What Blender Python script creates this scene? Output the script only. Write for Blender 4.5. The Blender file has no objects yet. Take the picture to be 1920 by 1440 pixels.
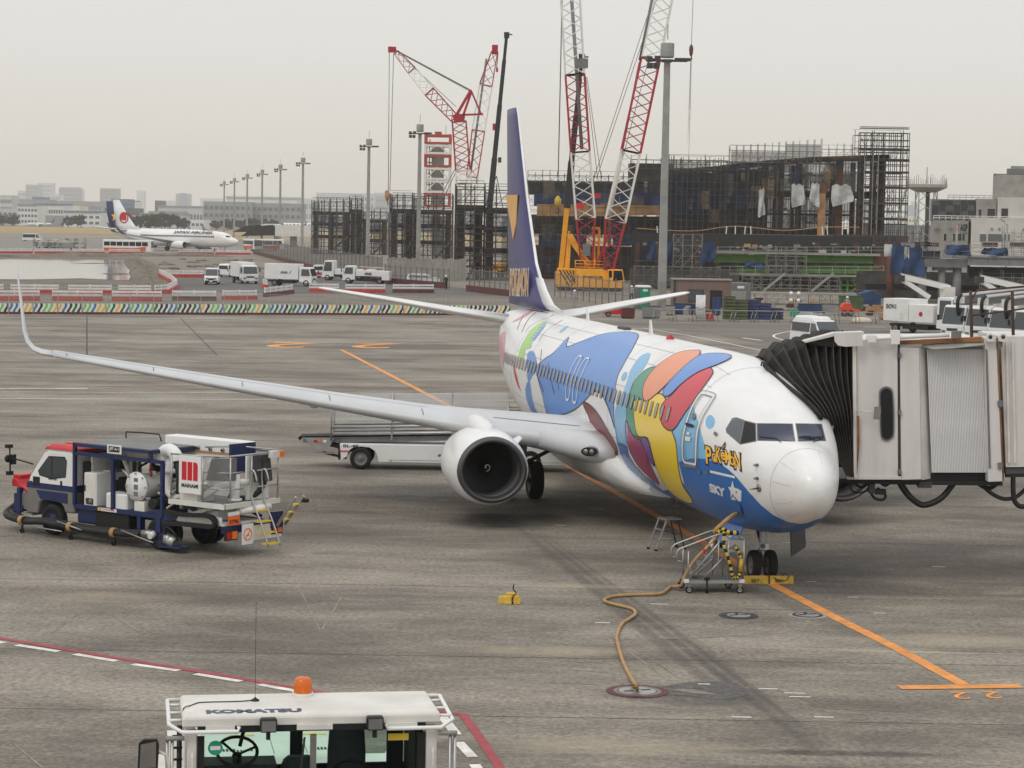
import bpy, bmesh, math, random
from mathutils import Vector, Matrix, geometry
from mathutils.bvhtree import BVHTree
R=math.radians; PI=math.pi
random.seed(7)
SC=bpy.context.scene; COL=SC.collection
# ------------------------------------------------------------------ camera, sky, sun, exposure
FPX,CAMH,HORY,ROLL=4265.0,8.172,420.2,0.0182
PITCH=math.atan((720-HORY)/FPX)
cd=bpy.data.cameras.new('camera'); cam=bpy.data.objects.new('camera',cd); COL.objects.link(cam)
cd.sensor_width=36; cd.sensor_fit='HORIZONTAL'; cd.lens=36*FPX/1920; cd.clip_start=1; cd.clip_end=20000
cam.matrix_world=Matrix.Translation((0,0,CAMH))@Matrix.Rotation(PI/2-PITCH,4,'X')@Matrix.Rotation(ROLL,4,'Z')
SC.camera=cam
SC.render.resolution_x=1024; SC.render.resolution_y=768
W=bpy.data.worlds.new('World'); SC.world=W; W.use_nodes=True
def _world():
    nt=W.node_tree; N=nt.nodes; L=nt.links; N.clear()
    out=N.new('ShaderNodeOutputWorld'); bg=N.new('ShaderNodeBackground'); L.new(bg.outputs[0],out.inputs[0])
    tc=N.new('ShaderNodeTexCoord'); sx=N.new('ShaderNodeSeparateXYZ'); L.new(tc.outputs['Generated'],sx.inputs[0])
    rp=N.new('ShaderNodeValToRGB'); L.new(sx.outputs['Z'],rp.inputs[0])
    e=rp.color_ramp.elements; e[0].position=0.0; e[0].color=(.735,.685,.585,1); e[1].position=1; e[1].color=(1.12,1.12,1.13,1)
    a=e.new(.03); a.color=(.755,.725,.65,1); a=e.new(.075); a.color=(.795,.785,.755,1); a=e.new(.18); a.color=(.82,.815,.80,1); a=e.new(.45); a.color=(.93,.93,.93,1)
    # a little cloud structure in the overcast
    sk=N.new('ShaderNodeTexSky'); sk.sky_type='NISHITA'; sk.sun_disc=False; sk.sun_elevation=R(48); sk.sun_rotation=R(215); sk.dust_density=4
    g=N.new('ShaderNodeMix'); g.data_type='RGBA'; g.blend_type='MULTIPLY'; g.inputs['Factor'].default_value=1; g.inputs['B'].default_value=(.07,.07,.07,1)
    L.new(sk.outputs[0],g.inputs['A'])
    mx=N.new('ShaderNodeMix'); mx.data_type='RGBA'; mx.inputs['Factor'].default_value=.06
    L.new(rp.outputs[0],mx.inputs['A']); L.new(g.outputs['Result'],mx.inputs['B']); L.new(mx.outputs['Result'],bg.inputs[0])
    bg.inputs[1].default_value=1.03
_world()
sl=bpy.data.lights.new('sun','SUN'); sun=bpy.data.objects.new('sun',sl); COL.objects.link(sun)
sl.energy=.75; sl.angle=R(18); sl.color=(1,.95,.88); sun.rotation_euler=(R(42),0,R(-35))
SC.view_settings.view_transform='Standard'; SC.view_settings.look='None'; SC.view_settings.exposure=0.0; SC.view_settings.gamma=1
SC.view_settings.use_curve_mapping=False
SC.render.engine='CYCLES'; SC.cycles.volume_bounces=3; SC.cycles.max_bounces=10
# ------------------------------------------------------------------ photo measurements -> places on the ground
CM=cam.matrix_world.copy(); CP=Vector((0,0,CAMH))
def ray(px,py): return (CM.to_3x3()@Vector(((px-960)/FPX,-(py-720)/FPX,-1))).normalized()
def G(px,py,z=0.0):
    d=ray(px,py); return CP+d*((z-CAMH)/d.z)
def D(px,py,Y):
    d=ray(px,py); return CP+d*(Y/d.y)
def V(*a): return Vector(a)
# ------------------------------------------------------------------ materials
def lin(c): return tuple(((v/255)/12.92 if v<=10.3 else ((v/255+.055)/1.055)**2.4) for v in c)
M={}
def mat(name,rgb,rough=.5,metal=0,var=.12,scale=1.5,bump=0,coat=0,alpha=None,trans=0,spec=.5,dirt=None,streak=None):
    m=bpy.data.materials.new(name); m.use_nodes=True; nt=m.node_tree; N=nt.nodes; L=nt.links
    b=N['Principled BSDF']; c=lin(rgb)
    b.inputs['Roughness'].default_value=rough; b.inputs['Metallic'].default_value=metal; b.inputs['Specular IOR Level'].default_value=spec
    b.inputs['Coat Weight'].default_value=coat; b.inputs['Coat Roughness'].default_value=.08
    b.inputs['Transmission Weight'].default_value=trans
    b.inputs['Base Color'].default_value=(*c,1)
    if var or bump:
        tc=N.new('ShaderNodeTexCoord'); mp=N.new('ShaderNodeMapping'); L.new(tc.outputs['Object'],mp.inputs[0])
        if streak: mp.inputs['Scale'].default_value=streak
        n=N.new('ShaderNodeTexNoise'); n.inputs['Scale'].default_value=scale; n.inputs['Detail'].default_value=5; n.inputs['Roughness'].default_value=.65
        L.new(mp.outputs[0],n.inputs[0])
        r=N.new('ShaderNodeValToRGB'); L.new(n.outputs[0],r.inputs[0])
        d=dirt if dirt else tuple(v*(1-2.2*var) for v in c)
        if dirt: d=lin(dirt)
        r.color_ramp.elements[0].position=.28; r.color_ramp.elements[0].color=(*d,1)
        r.color_ramp.elements[1].position=.62; r.color_ramp.elements[1].color=(*[min(1,v*(1+var*.4)) for v in c],1)
        L.new(r.outputs[0],b.inputs['Base Color'])
        if bump:
            bp=N.new('ShaderNodeBump'); bp.inputs['Strength'].default_value=bump; bp.inputs['Distance'].default_value=.02
            L.new(n.outputs[0],bp.inputs['Height']); L.new(bp.outputs[0],b.inputs['Normal'])
    if alpha is not None: b.inputs['Alpha'].default_value=alpha
    M[name]=m; return m
for a in [
 ('white_paint',(226,226,224),.35,0,.05,.8),('aircraft_white',(232,233,234),.26,0,.035,.5,0,0,None,0,.5,(214,213,208),(.35,1,1.6)),('old_white',(214,212,205),.5,0,.10,1.2),('cream_panel',(209,206,204),.5,0,.07,1.2,0,0,None,0,.5,(199,195,191),(2.5,2.5,.35)),
 ('wing_grey',(196,198,200),.4,0,.05,.5),('alloy',(175,174,172),.38,.75,.08,1.5),('lip_metal',(86,86,88),.42,.55,.08,1.2),('steel',(150,148,144),.35,.85,.1,3),('galvanised',(165,165,160),.5,.5,.1,3),
 ('black_rubber',(22,22,23),.75,0,.2,4),('tyre',(24,24,25),.85,0,.2,3),('black_part',(16,16,17),.6,0,.1,3),('dark_grey',(58,58,60),.6,0,.12,2),('mid_grey',(112,112,112),.6,0,.1,2),
 ('navy',(24,41,84),.4,0,.12,1.5),('fin_indigo',(56,54,106),.42,0,.05,.5),('fin_gold',(222,168,90),.45,0,.05,1),('red_paint',(196,30,40),.4,0,.1,1.5),('deep_red',(122,26,36),.35,0,.06,1),
 ('sky_blue',(58,118,196),.3,0,.04,.5),('wave_blue',(84,138,208),.3,0,.04,.5),('pale_blue',(124,182,222),.3,0,.04,.5),('royal_blue',(42,106,180),.28,0,.05,.5),
 ('panel_green',(50,140,112),.3,0,.04,.5),('panel_orange',(226,138,96),.3,0,.04,.5),('panel_red',(200,50,66),.3,0,.04,.5),('panel_yellow',(240,206,52),.28,0,.04,.5),('panel_magenta',(160,58,100),.3,0,.04,.5),('panel_purple',(118,82,150),.3,0,.03,.5),
 ('leaf_green',(160,208,106),.3,0,.04,.5),('soft_pink',(214,150,162),.3,0,.05,.5),('ink',(38,40,48),.4,0,.0,1),('letter_gold',(250,190,40),.35,0,.0,1),('letter_navy',(34,36,66),.4,0,.0,1),
 ('line_orange',(226,150,76),.7,0,.16,2.5),('line_white',(226,224,216),.7,0,.2,3),('line_red',(158,62,70),.7,0,.16,2.5),
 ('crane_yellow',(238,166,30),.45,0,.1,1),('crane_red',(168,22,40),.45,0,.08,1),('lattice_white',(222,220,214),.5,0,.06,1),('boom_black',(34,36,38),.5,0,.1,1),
 ('mast_grey',(150,150,146),.6,0,.14,.6),('rust',(104,66,48),.8,0,.25,1.2),('rust_dark',(82,60,52),.85,0,.25,.8),('scaffold',(80,77,74),.6,.3,.15,2),('scaffold_light',(140,138,132),.55,.4,.15,2),
 ('net_dark',(72,67,65),.9,0,.3,.5),('tarp_blue',(40,66,106),.75,0,.3,.5),('tarp_navy',(54,57,66),.8,0,.4,.35),('sheet_grey',(188,188,186),.7,0,.2,.8),('girder_green',(94,142,58),.6,0,.2,.6),('girder_grey',(126,128,130),.6,0,.12,.5),
 ('plywood',(176,134,92),.8,0,.2,.5),('concrete',(150,148,142),.85,0,.14,.5),('concrete_light',(196,194,188),.85,0,.08,.4),('wall_brown',(120,98,92),.7,0,.1,1),('toilet_green',(28,150,120),.5,0,.08,1),
 ('bellows',(52,49,45),.92,0,.35,2.2,.6),('seam',(66,62,56),.85,0,.1,2),('roller',(226,226,226),.45,.0,.05,1),('rust_edge',(150,100,62),.8,0,.35,1.5),
 ('barrier_red',(176,58,44),.6,0,.16,1.5),('barrier_maroon',(92,44,42),.7,0,.2,1.5),('barrier_white',(224,224,224),.5,0,.1,1.5),
 ('cable_tan',(176,140,92),.7,0,.12,4),('chock_yellow',(206,170,58),.6,0,.22,4),('hose_black',(28,28,30),.6,0,.2,5),('safety_yellow',(214,186,56),.6,0,.1,3),
 ('truck_grey',(120,118,114),.6,0,.1,2),('grime',(70,66,62),.8,0,.2,2),('amber',(206,98,12),.25,0,.0,1),('tail_red',(170,26,28),.3,0,0,1),('tail_amber',(224,120,40),.3,0,0,1),('hub_blue',(36,39,76),.6,0,.2,3),
 ('fan_metal',(52,52,54),.4,.5,.05,2),('seat',(58,61,66),.85,0,.15,3),('interior',(34,38,40),.8,0,.1,2),('sign_red',(198,24,38),.4,0,0,1),('sign_orange',(238,108,44),.4,0,0,1),('sky_orange',(240,140,40),.4,0,0,1),
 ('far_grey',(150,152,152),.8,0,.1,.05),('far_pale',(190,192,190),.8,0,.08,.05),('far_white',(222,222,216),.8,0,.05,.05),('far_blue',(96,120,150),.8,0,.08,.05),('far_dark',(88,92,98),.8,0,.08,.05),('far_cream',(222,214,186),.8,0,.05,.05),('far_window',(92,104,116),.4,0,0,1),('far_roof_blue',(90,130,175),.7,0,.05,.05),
 ('foliage',(52,60,44),.95,0,.35,.6),('foliage_dark',(38,44,36),.95,0,.3,.6),('bark',(70,60,50),.95,0,.2,2),('hi_vis',(198,214,60),.7,0,.05,2),('cloth_navy',(36,40,56),.9,0,.1,3),('cloth_grey',(150,152,156),.9,0,.1,3),('skin',(190,146,120),.6,0,.05,3),
 ('spoiler_line',(130,132,134),.6,0,0,1),('stone',(120,112,100),.95,0,.3,1),('bag_white',(212,198,178),.8,0,.15,2),('jal_red',(178,24,40),.4,0,0,1),('bus_orange',(214,84,44),.4,0,.05,1),('machine_orange',(214,70,40),.5,0,.12,1.5),('crate_green',(74,92,56),.7,0,.2,1.5),('crate_blue',(42,62,110),.7,0,.2,1.5),('fence_mesh',(120,118,112),.6,.3,.15,2),('cocoa',(82,62,52),.8,0,.2,1)]: mat(*a)
mat('glass_dark',(20,24,30),.06,0,0,1,spec=.6); mat('glass_blue',(44,52,72),.08,0,0,1,spec=.6); mat('glass_grey',(86,92,98),.1,0,0,1,spec=.6); mat('window_shade',(150,146,140),.3,0,.05,2); mat('glass_cab',(58,66,70),.07,0,0,1,spec=.7)
mat('clear_glass',(205,235,222),.02,0,0,1,trans=1,spec=.5); M['clear_glass'].node_tree.nodes['Principled BSDF'].inputs['IOR'].default_value=1.02
mat('canopy_plastic',(205,205,205),.18,0,.1,1,alpha=.34); mat('net_fine',(46,46,48),.9,0,.3,.6,alpha=.55); mat('net_grey',(92,92,90),.9,0,.2,.5,alpha=.6); mat('net_blue',(34,46,74),.9,0,.3,.5,alpha=.6); mat('mesh_wire',(132,132,128),.6,.3,0,1,alpha=.28); mat('net_ochre',(140,120,90),.9,0,.2,.5,alpha=.45)
ORD='first second third fourth fifth sixth seventh eighth ninth tenth eleventh twelfth thirteenth fourteenth fifteenth sixteenth seventeenth eighteenth nineteenth twentieth twenty-first twenty-second twenty-third twenty-fourth'.split()
# ------------------------------------------------------------------ mesh building
class MB:
    def __init__(s,T=None): s.v=[]; s.f=[]; s.m=[]; s.s=[]; s.T=T
    def add(s,vs,fs,m,sm=False):
        o=len(s.v); T=s.T
        for p in vs:
            p=Vector(p); s.v.append(T@p if T else p)
        for f in fs: s.f.append([i+o for i in f]); s.m.append(m); s.s.append(sm)
        return s
    def box(s,x0,y0,z0,x1,y1,z1,m):
        vs=[(x,y,z) for z in (z0,z1) for y in (y0,y1) for x in (x0,x1)]
        return s.add(vs,[(0,2,3,1),(4,5,7,6),(0,1,5,4),(2,6,7,3),(0,4,6,2),(1,3,7,5)],m)
    def cbox(s,c,d,m,rz=0):
        c=Vector(c); Rm=Matrix.Rotation(rz,3,'Z'); vs=[c+Rm@Vector((x*d[0]/2,y*d[1]/2,z*d[2]/2)) for z in (-1,1) for y in (-1,1) for x in (-1,1)]
        return s.add(vs,[(0,2,3,1),(4,5,7,6),(0,1,5,4),(2,6,7,3),(0,4,6,2),(1,3,7,5)],m)
    def beam(s,p,q,w,h=None,m='steel',up=(0,0,1)):
        h=h or w; p=Vector(p); q=Vector(q); d=(q-p)
        if d.length<1e-6: return s
        d.normalize(); u=Vector(up)
        if abs(d.dot(u))>.98: u=Vector((0,1,0))
        a=d.cross(u).normalized()*w/2; b=a.cross(d).normalized()*h/2
        vs=[p-a-b,p+a-b,p+a+b,p-a+b,q-a-b,q+a-b,q+a+b,q-a+b]
        return s.add(vs,[(3,2,1,0),(4,5,6,7),(0,1,5,4),(1,2,6,5),(2,3,7,6),(3,0,4,7)],m)
    def rings(s,rs,m,sm=True,cap=True,closed=False):
        n=len(rs[0]); vs=[p for r in rs for p in r]; fs=[]; k=len(rs)
        for i in range(k if closed else k-1):
            a=i*n; b=((i+1)%k)*n
            for j in range(n): fs.append((a+j,a+(j+1)%n,b+(j+1)%n,b+j))
        s.add(vs,fs,m,sm)
        if cap and not closed: s.add(rs[0],[tuple(range(n))[::-1]],m); s.add(rs[-1],[tuple(range(n))],m)
        return s
    def cyl(s,p,q,r,m,n=10,r2=None,cap=True,sm=True):
        p=Vector(p); q=Vector(q); d=(q-p).normalized(); u=Vector((0,0,1)) if abs(d.z)<.95 else Vector((1,0,0))
        a=d.cross(u).normalized(); b=a.cross(d); r2=r if r2 is None else r2
        mk=lambda c,rr:[c+(a*math.cos(t)+b*math.sin(t))*rr for t in [2*PI*i/n for i in range(n)]]
        return s.rings([mk(p,r),mk(q,r2)],m,sm,cap)
    def lathe(s,prof,o,ax,m,n=20,sm=True,cap=False,sy=1):
        o=Vector(o); d=Vector(ax).normalized(); u=Vector((0,0,1)) if abs(d.z)<.95 else Vector((1,0,0))
        a=d.cross(u).normalized(); b=a.cross(d)
        return s.rings([[o+d*t+(a*math.cos(k)+b*math.sin(k))*r for k in [2*PI*i/n for i in range(n)]] for t,r in prof],m,sm,cap)
    def tube(s,pts,r,m,n=6,cap=True):
        P=[Vector(p) for p in pts]; rs=[]; pa=None
        for i,p in enumerate(P):
            d=(P[min(i+1,len(P)-1)]-P[max(i-1,0)]).normalized()
            if pa is None:
                u=Vector((0,0,1)) if abs(d.z)<.9 else Vector((1,0,0)); pa=d.cross(u).normalized()
            a=(pa-d*pa.dot(d)).normalized(); pa=a; b=a.cross(d)
            rr=r[i] if isinstance(r,(list,tuple)) else r
            rs.append([p+(a*math.cos(t)+b*math.sin(t))*rr for t in [2*PI*k/n for k in range(n)]])
        return s.rings(rs,m,True,cap)
    def poly(s,pts,m): return s.add(pts,[tuple(range(len(pts)))],m)
    def ext(s,pts,vec,m,sm=False):
        v=Vector(vec); A=[Vector(p) for p in pts]; B=[p+v for p in A]; n=len(A)
        s.add(A,[tuple(range(n))[::-1]],m); s.add(B,[tuple(range(n))],m)
        return s.add(A+B,[(i,(i+1)%n,n+(i+1)%n,n+i) for i in range(n)],m,sm)
    def wheel(s,c,ax,r,w,hub='mid_grey',n=20):
        ax=Vector(ax).normalized(); c=Vector(c)-ax*w/2
        s.lathe([(.06*w,r*.6),(0,r*.86),(.1*w,r*.96),(.25*w,r),(.75*w,r),(.9*w,r*.96),(w,r*.86),(.94*w,r*.6)],c,ax,'tyre',n)
        s.lathe([(.1*w,.01),(.1*w,r*.2),(.2*w,r*.25),(.22*w,r*.5),(.06*w,r*.6)],c,ax,hub,n); s.lathe([(.9*w,.01),(.9*w,r*.2),(.8*w,r*.25),(.78*w,r*.5),(.94*w,r*.6)],c,ax,hub,n)
        return s
    def build(s,name,parent=None,label=None,kind=None,bevel=0,fix=True):
        me=bpy.data.meshes.new(name); me.from_pydata(s.v,[],s.f)
        names=[]; 
        for n in s.m:
            if n not in names: names.append(n); me.materials.append(M[n])
        ix={n:i for i,n in enumerate(names)}
        me.polygons.foreach_set('material_index',[ix[n] for n in s.m]); me.polygons.foreach_set('use_smooth',s.s)
        if fix or bevel:
            bm=bmesh.new(); bm.from_mesh(me); bmesh.ops.remove_doubles(bm,verts=bm.verts,dist=1e-5)
            bmesh.ops.recalc_face_normals(bm,faces=bm.faces)
            if bevel:
                es=[e for e in bm.edges if len(e.link_faces)==2 and e.calc_face_angle(0)>R(35)]
                bmesh.ops.bevel(bm,geom=es,offset=bevel,segments=1,affect='EDGES',clamp_overlap=True)
            bm.to_mesh(me); bm.free()
        me.update(); o=bpy.data.objects.new(name,me); COL.objects.link(o)
        if parent: o.parent=parent
        if label: o['label']=label
        if kind: o['kind']=kind
        return o
def thing(name,label,cat,loc=(0,0,0),rz=0,group=None):
    o=bpy.data.objects.new(name,None); COL.objects.link(o); o.location=loc; o.rotation_euler=(0,0,rz); o.empty_display_size=.5
    o['label']=label; o['category']=cat
    if group: o['group']=group
    return o
def tag(o,label,cat,group=None):
    o['label']=label; o['category']=cat
    if group: o['group']=group
    return o
def copy_tree(o,loc=None,rz=None,label=None,parent=None):
    c=o.copy(); COL.objects.link(c)
    if parent: c.parent=parent
    for ch in list(o.children): copy_tree(ch,parent=c)
    if loc is not None: c.location=loc
    if rz is not None: c.rotation_euler=(0,0,rz)
    if label: c['label']=label
    return c
def text_mesh(s,bold=.0,sx=1,shear=0):
    cu=bpy.data.curves.new('lettering','FONT'); cu.body=s; cu.offset=bold; cu.resolution_u=3; cu.shear=shear; cu.fill_mode='FRONT' if hasattr(cu,'fill_mode') else cu.fill_mode
    o=bpy.data.objects.new('lettering',cu); COL.objects.link(o)
    dg=bpy.context.evaluated_depsgraph_get(); dg.update(); me=bpy.data.meshes.new_from_object(o.evaluated_get(dg))
    vs=[v.co.copy() for v in me.vertices]; fs=[tuple(p.vertices) for p in me.polygons]
    bpy.data.objects.remove(o); bpy.data.curves.remove(cu); bpy.data.meshes.remove(me)
    if not vs: return [],[]
    x0=min(v.x for v in vs); x1=max(v.x for v in vs); y0=min(v.y for v in vs); y1=max(v.y for v in vs)
    return [((v.x-x0)/(x1-x0),(v.y-y0)/(y1-y0)) for v in vs],fs
def text_on(mb,s,o,ex,ey,m,bold=.0,shear=0):   # lettering filling the rectangle o + u*ex + v*ey
    vs,fs=text_mesh(s,bold,1,shear); o=Vector(o); ex=Vector(ex); ey=Vector(ey)
    mb.add([o+ex*u+ey*v for u,v in vs],fs,m)
    return mb
def smooth_poly(P,k=4,closed=True):
    out=[]; n=len(P)
    for i in range(n if closed else n-1):
        p0,p1,p2,p3=[P[(i+j)%n] if closed else P[min(max(i+j,0),n-1)] for j in (-1,0,1,2)]
        for t in [j/k for j in range(k)]:
            out.append(tuple(.5*(2*b+(c-a)*t+(2*a-5*b+4*c-d)*t*t+(3*b-a-3*c+d)*t**3) for a,b,c,d in zip(p0,p1,p2,p3)))
    if not closed: out.append(tuple(P[-1]))
    return out
# ------------------------------------------------------------------ ground materials
def ground_mat(name,dark,light,scratch,stains=(),sx=.11,sy=.24,grain=1.0,rough=.82):
    m=bpy.data.materials.new(name); m.use_nodes=True; nt=m.node_tree; N=nt.nodes; L=nt.links; b=N['Principled BSDF']
    b.inputs['Specular IOR Level'].default_value=.35
    tc=N.new('ShaderNodeTexCoord'); O=tc.outputs['Object']
    def noise(sc,scale=1,det=6,ro=.65,rot=0,dist=0):
        mp=N.new('ShaderNodeMapping'); mp.inputs['Scale'].default_value=sc; mp.inputs['Rotation'].default_value=(0,0,rot); L.new(O,mp.inputs[0])
        n=N.new('ShaderNodeTexNoise'); n.inputs['Scale'].default_value=scale; n.inputs['Detail'].default_value=det; n.inputs['Roughness'].default_value=ro; n.inputs['Distortion'].default_value=dist
        L.new(mp.outputs[0],n.inputs[0]); return n.outputs[0]
    def mr(x,a,b_,c=0,d=1):
        r=N.new('ShaderNodeMapRange'); r.interpolation_type='SMOOTHSTEP'; L.new(x,r.inputs[0])
        for i,v in enumerate((a,b_,c,d)): r.inputs[i+1].default_value=v
        return r.outputs[0]
    def mth(op,x,y):
        k=N.new('ShaderNodeMath'); k.operation=op
        for i,v in enumerate((x,y)):
            if isinstance(v,(int,float)): k.inputs[i].default_value=v
            else: L.new(v,k.inputs[i])
        return k.outputs[0]
    def mix(f,A,B):
        k=N.new('ShaderNodeMix'); k.data_type='RGBA'
        if isinstance(f,(int,float)): k.inputs['Factor'].default_value=f
        else: L.new(f,k.inputs['Factor'])
        for s_,v in (('A',A),('B',B)):
            if isinstance(v,tuple): k.inputs[s_].default_value=(*v,1)
            else: L.new(v,k.inputs[s_])
        return k.outputs['Result']
    dk,lt,scq=lin(dark),lin(light),lin(scratch)
    broad=noise((sx,sy,1),1,7,.7); blot=noise((.09,.13,1),1,5,.6); fine=noise((1,1,1),9*grain,4,.75); mid=noise((.5,1.0,1),1,7,.75,R(-10),.3)
    patch=noise((.16,.3,1),1,8,.72,R(8),.4)
    f=mth('ADD',mth('MULTIPLY',broad,.32),mth('ADD',mth('MULTIPLY',blot,.24),mth('ADD',mth('MULTIPLY',mid,.2),mth('MULTIPLY',patch,.28))))
    col=mix(mr(f,.42,.63),dk,lt)
    speck=mr(fine,.34,.66,.66,1.26)
    k=N.new('ShaderNodeMix'); k.data_type='RGBA'; k.blend_type='MULTIPLY'; k.inputs['Factor'].default_value=1
    L.new(col,k.inputs['A']); L.new(speck,k.inputs['B']); col=k.outputs['Result']
    s1=noise((.16,2.4,1),1,6,.68,R(2),.5); s2=noise((.07,1.9,1),1,5,.6,R(52),.25)
    s3=noise((.06,1.7,1),1,5,.6,R(-38),.25)
    for s_,a in ((s1,.6),(s2,.45),(s3,.4)):
        msk=mth('MULTIPLY',mr(s_,.60,.72,0,a),mr(blot,.42,.6))
        col=mix(msk,col,scq)
    dk2=mth('MULTIPLY',mr(noise((.2,1.0,1),1,6,.7,R(3),.4),.60,.74,0,.28),mr(mid,.4,.62))
    col=mix(dk2,col,tuple(v*.5 for v in dk))
    rn=noise((1.6,1.6,1),1,8,.8)
    for (cx,cy,rx,ry,rot,st,c) in stains:
        mp=N.new('ShaderNodeMapping'); mp.vector_type='TEXTURE'; mp.inputs['Location'].default_value=(cx,cy,0); mp.inputs['Rotation'].default_value=(0,0,rot); mp.inputs['Scale'].default_value=(rx,ry,1e3); L.new(O,mp.inputs[0])
        ln=N.new('ShaderNodeVectorMath'); ln.operation='LENGTH'; L.new(mp.outputs[0],ln.inputs[0])
        a=mth('MULTIPLY',mr(ln.outputs['Value'],1.0,.35,0,st),mr(rn,.3,.62,.35,1))
        col=mix(a,col,lin(c))
    L.new(col,b.inputs['Base Color'])
    L.new(mr(mid,.3,.7,rough-.1,rough+.1),b.inputs['Roughness'])
    bp=N.new('ShaderNodeBump'); bp.inputs['Strength'].default_value=.25; bp.inputs['Distance'].default_value=.01; L.new(fine,bp.inputs['Height']); L.new(bp.outputs[0],b.inputs['Normal'])
    M[name]=m
def stain_line(p,q,w,st,c=(56,53,50)):
    a=G(*p); b=G(*q); d=b-a; return ((a.x+b.x)/2,(a.y+b.y)/2,d.length/2*1.05,w,math.atan2(d.y,d.x),st,c)
def stain_spot(p,rx,ry,st,c=(56,53,50),rot=0):
    a=G(*p); return (a.x,a.y,rx,ry,rot,st,c)
ground_mat('apron',(96,90,82),(152,144,131),(182,170,146),[
  stain_line((930,955),(1600,1500),.26,.6,(62,59,56)), stain_line((960,965),(1650,1500),.16,.6,(56,54,52)), stain_line((985,975),(1690,1500),.12,.5,(58,56,53)), stain_line((1230,1150),(1640,1500),.42,.45,(64,62,59)), stain_line((1180,1010),(1800,1270),.35,.35,(70,66,62)),
  stain_spot((1560,1412),2.6,.28,.9), stain_spot((1480,1440),1.6,.25,.6), stain_spot((1310,1310),1.5,.9,.75,(66,64,62)), stain_spot((1210,1300),1.3,.8,.6,(74,72,68)),
  stain_spot((920,978),1.5,2.2,.8,(44,38,34)), stain_spot((925,968),.7,1.0,.8,(30,26,24)), stain_spot((1020,968),1.1,.9,.7,(46,42,38)), stain_spot((1180,975),4.5,2.2,.5,(70,66,60)), stain_spot((640,960),1.4,.6,.7,(74,70,64)), stain_spot((420,1110),2.6,1.8,.45,(80,75,68)),
  stain_spot((1540,975),2.0,1.5,.7,(50,47,44)), stain_spot((1700,1060),6,3.2,.55,(76,72,66)), stain_spot((1250,1060),5,3,.4,(84,79,72)), stain_spot((760,1010),7,2.6,.45,(82,77,70)), stain_spot((700,1140),1.6,.5,.5,(84,79,72)), stain_spot((200,1120),2.4,.9,.35,(170,158,134)), stain_spot((1800,1200),2.5,1.0,.4,(170,158,134)), stain_spot((1150,1400),3,.8,.4,(170,158,134)), stain_spot((620,700),10,4,.35,(92,86,78)), stain_spot((250,860),8,2.5,.3,(160,150,132)), stain_spot((330,985),5,2,.35,(84,78,72)), stain_spot((560,650),9,3,.35,(84,78,72)), stain_spot((1030,1220),2.2,.7,.5,(178,164,138)), stain_spot((1100,1100),1.8,.5,.4,(170,156,130))])
ground_mat('site_ground',(104,97,88),(142,133,120),(160,150,132),sx=.03,sy=.12,grain=.5)
ground_mat('asphalt',(84,82,80),(102,99,96),(112,110,106),sx=.04,sy=.2,grain=.7)
ground_mat('lane',(98,92,86),(122,115,107),(140,132,120),sx=.04,sy=.3,grain=.7)
ground_mat('far_apron',(112,108,102),(140,136,128),(150,146,138),sx=.006,sy=.05,grain=.2)
ground_mat('mud',(86,80,72),(128,118,102),(164,152,128),sx=.03,sy=.2,grain=.3,rough=.9)
ground_mat('dry_grass',(138,118,80),(176,152,106),(190,168,120),sx=.004,sy=.04,grain=.3,rough=.95)
ground_mat('far_land',(92,92,86),(120,118,108),(128,126,116),sx=.002,sy=.01,grain=.05,rough=.95)
def sheet(name,pts,z,m,kind='structure'):
    return MB().poly([(p[0],p[1],z) for p in pts],m).build(name,kind=kind,fix=False)
gm=MB()
xs=[-9000,-3000,-1200,-400,-100,100,400,1200,3000,9000]; ys=[-60,0,60,120,200,400,900,2000,5000,14000]
gm.add([(x,y,0) for y in ys for x in xs],[(j*10+i,j*10+i+1,j*10+i+11,j*10+i+10) for j in range(9) for i in range(9)],'apron').build('ground',kind='structure',fix=False)
def gp(*pp): return [G(*p) for p in pp]
sheet('site_ground',[(-190,205),(-5,207),(-4,203),(200,214),(260,640),(-60,640),(-100,455),(-230,455)],.004,'site_ground')
sheet('taxiway',[(-900,455),(-100,455),(-60,640),(260,640),(900,640),(900,900),(-900,900)],.004,'far_apron')
sheet('dry_grass',[(-2500,905),(120,905),(200,1650),(-3000,1650)],.008,'dry_grass')
sheet('far_land',[(-9000,1650),(9000,1650),(9000,13900),(-9000,13900)],.008,'far_land')
sheet('runway',gp((-300,432.5),(600,444),(600,446.5),(-300,437)),.012,'far_apron')
sheet('service_road',gp((300,548),(330,540),(322,524),(300,517),(420,514),(560,520),(640,520),(960,548),(960,556),(600,552),(420,548)),.008,'asphalt')
# lane on the right of the stand, darker asphalt than the concrete
sheet('service_lane',gp((1075,602),(1225,612),(1340,628),(1480,655),(1560,690),(2300,760),(2300,618),(1500,600)),(.004),'lane')
sheet('mud_flat',gp((-300,527),(-300,484),(262,482),(300,500),(312,548),(270,556),(-300,545)),.008,'mud')
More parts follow.
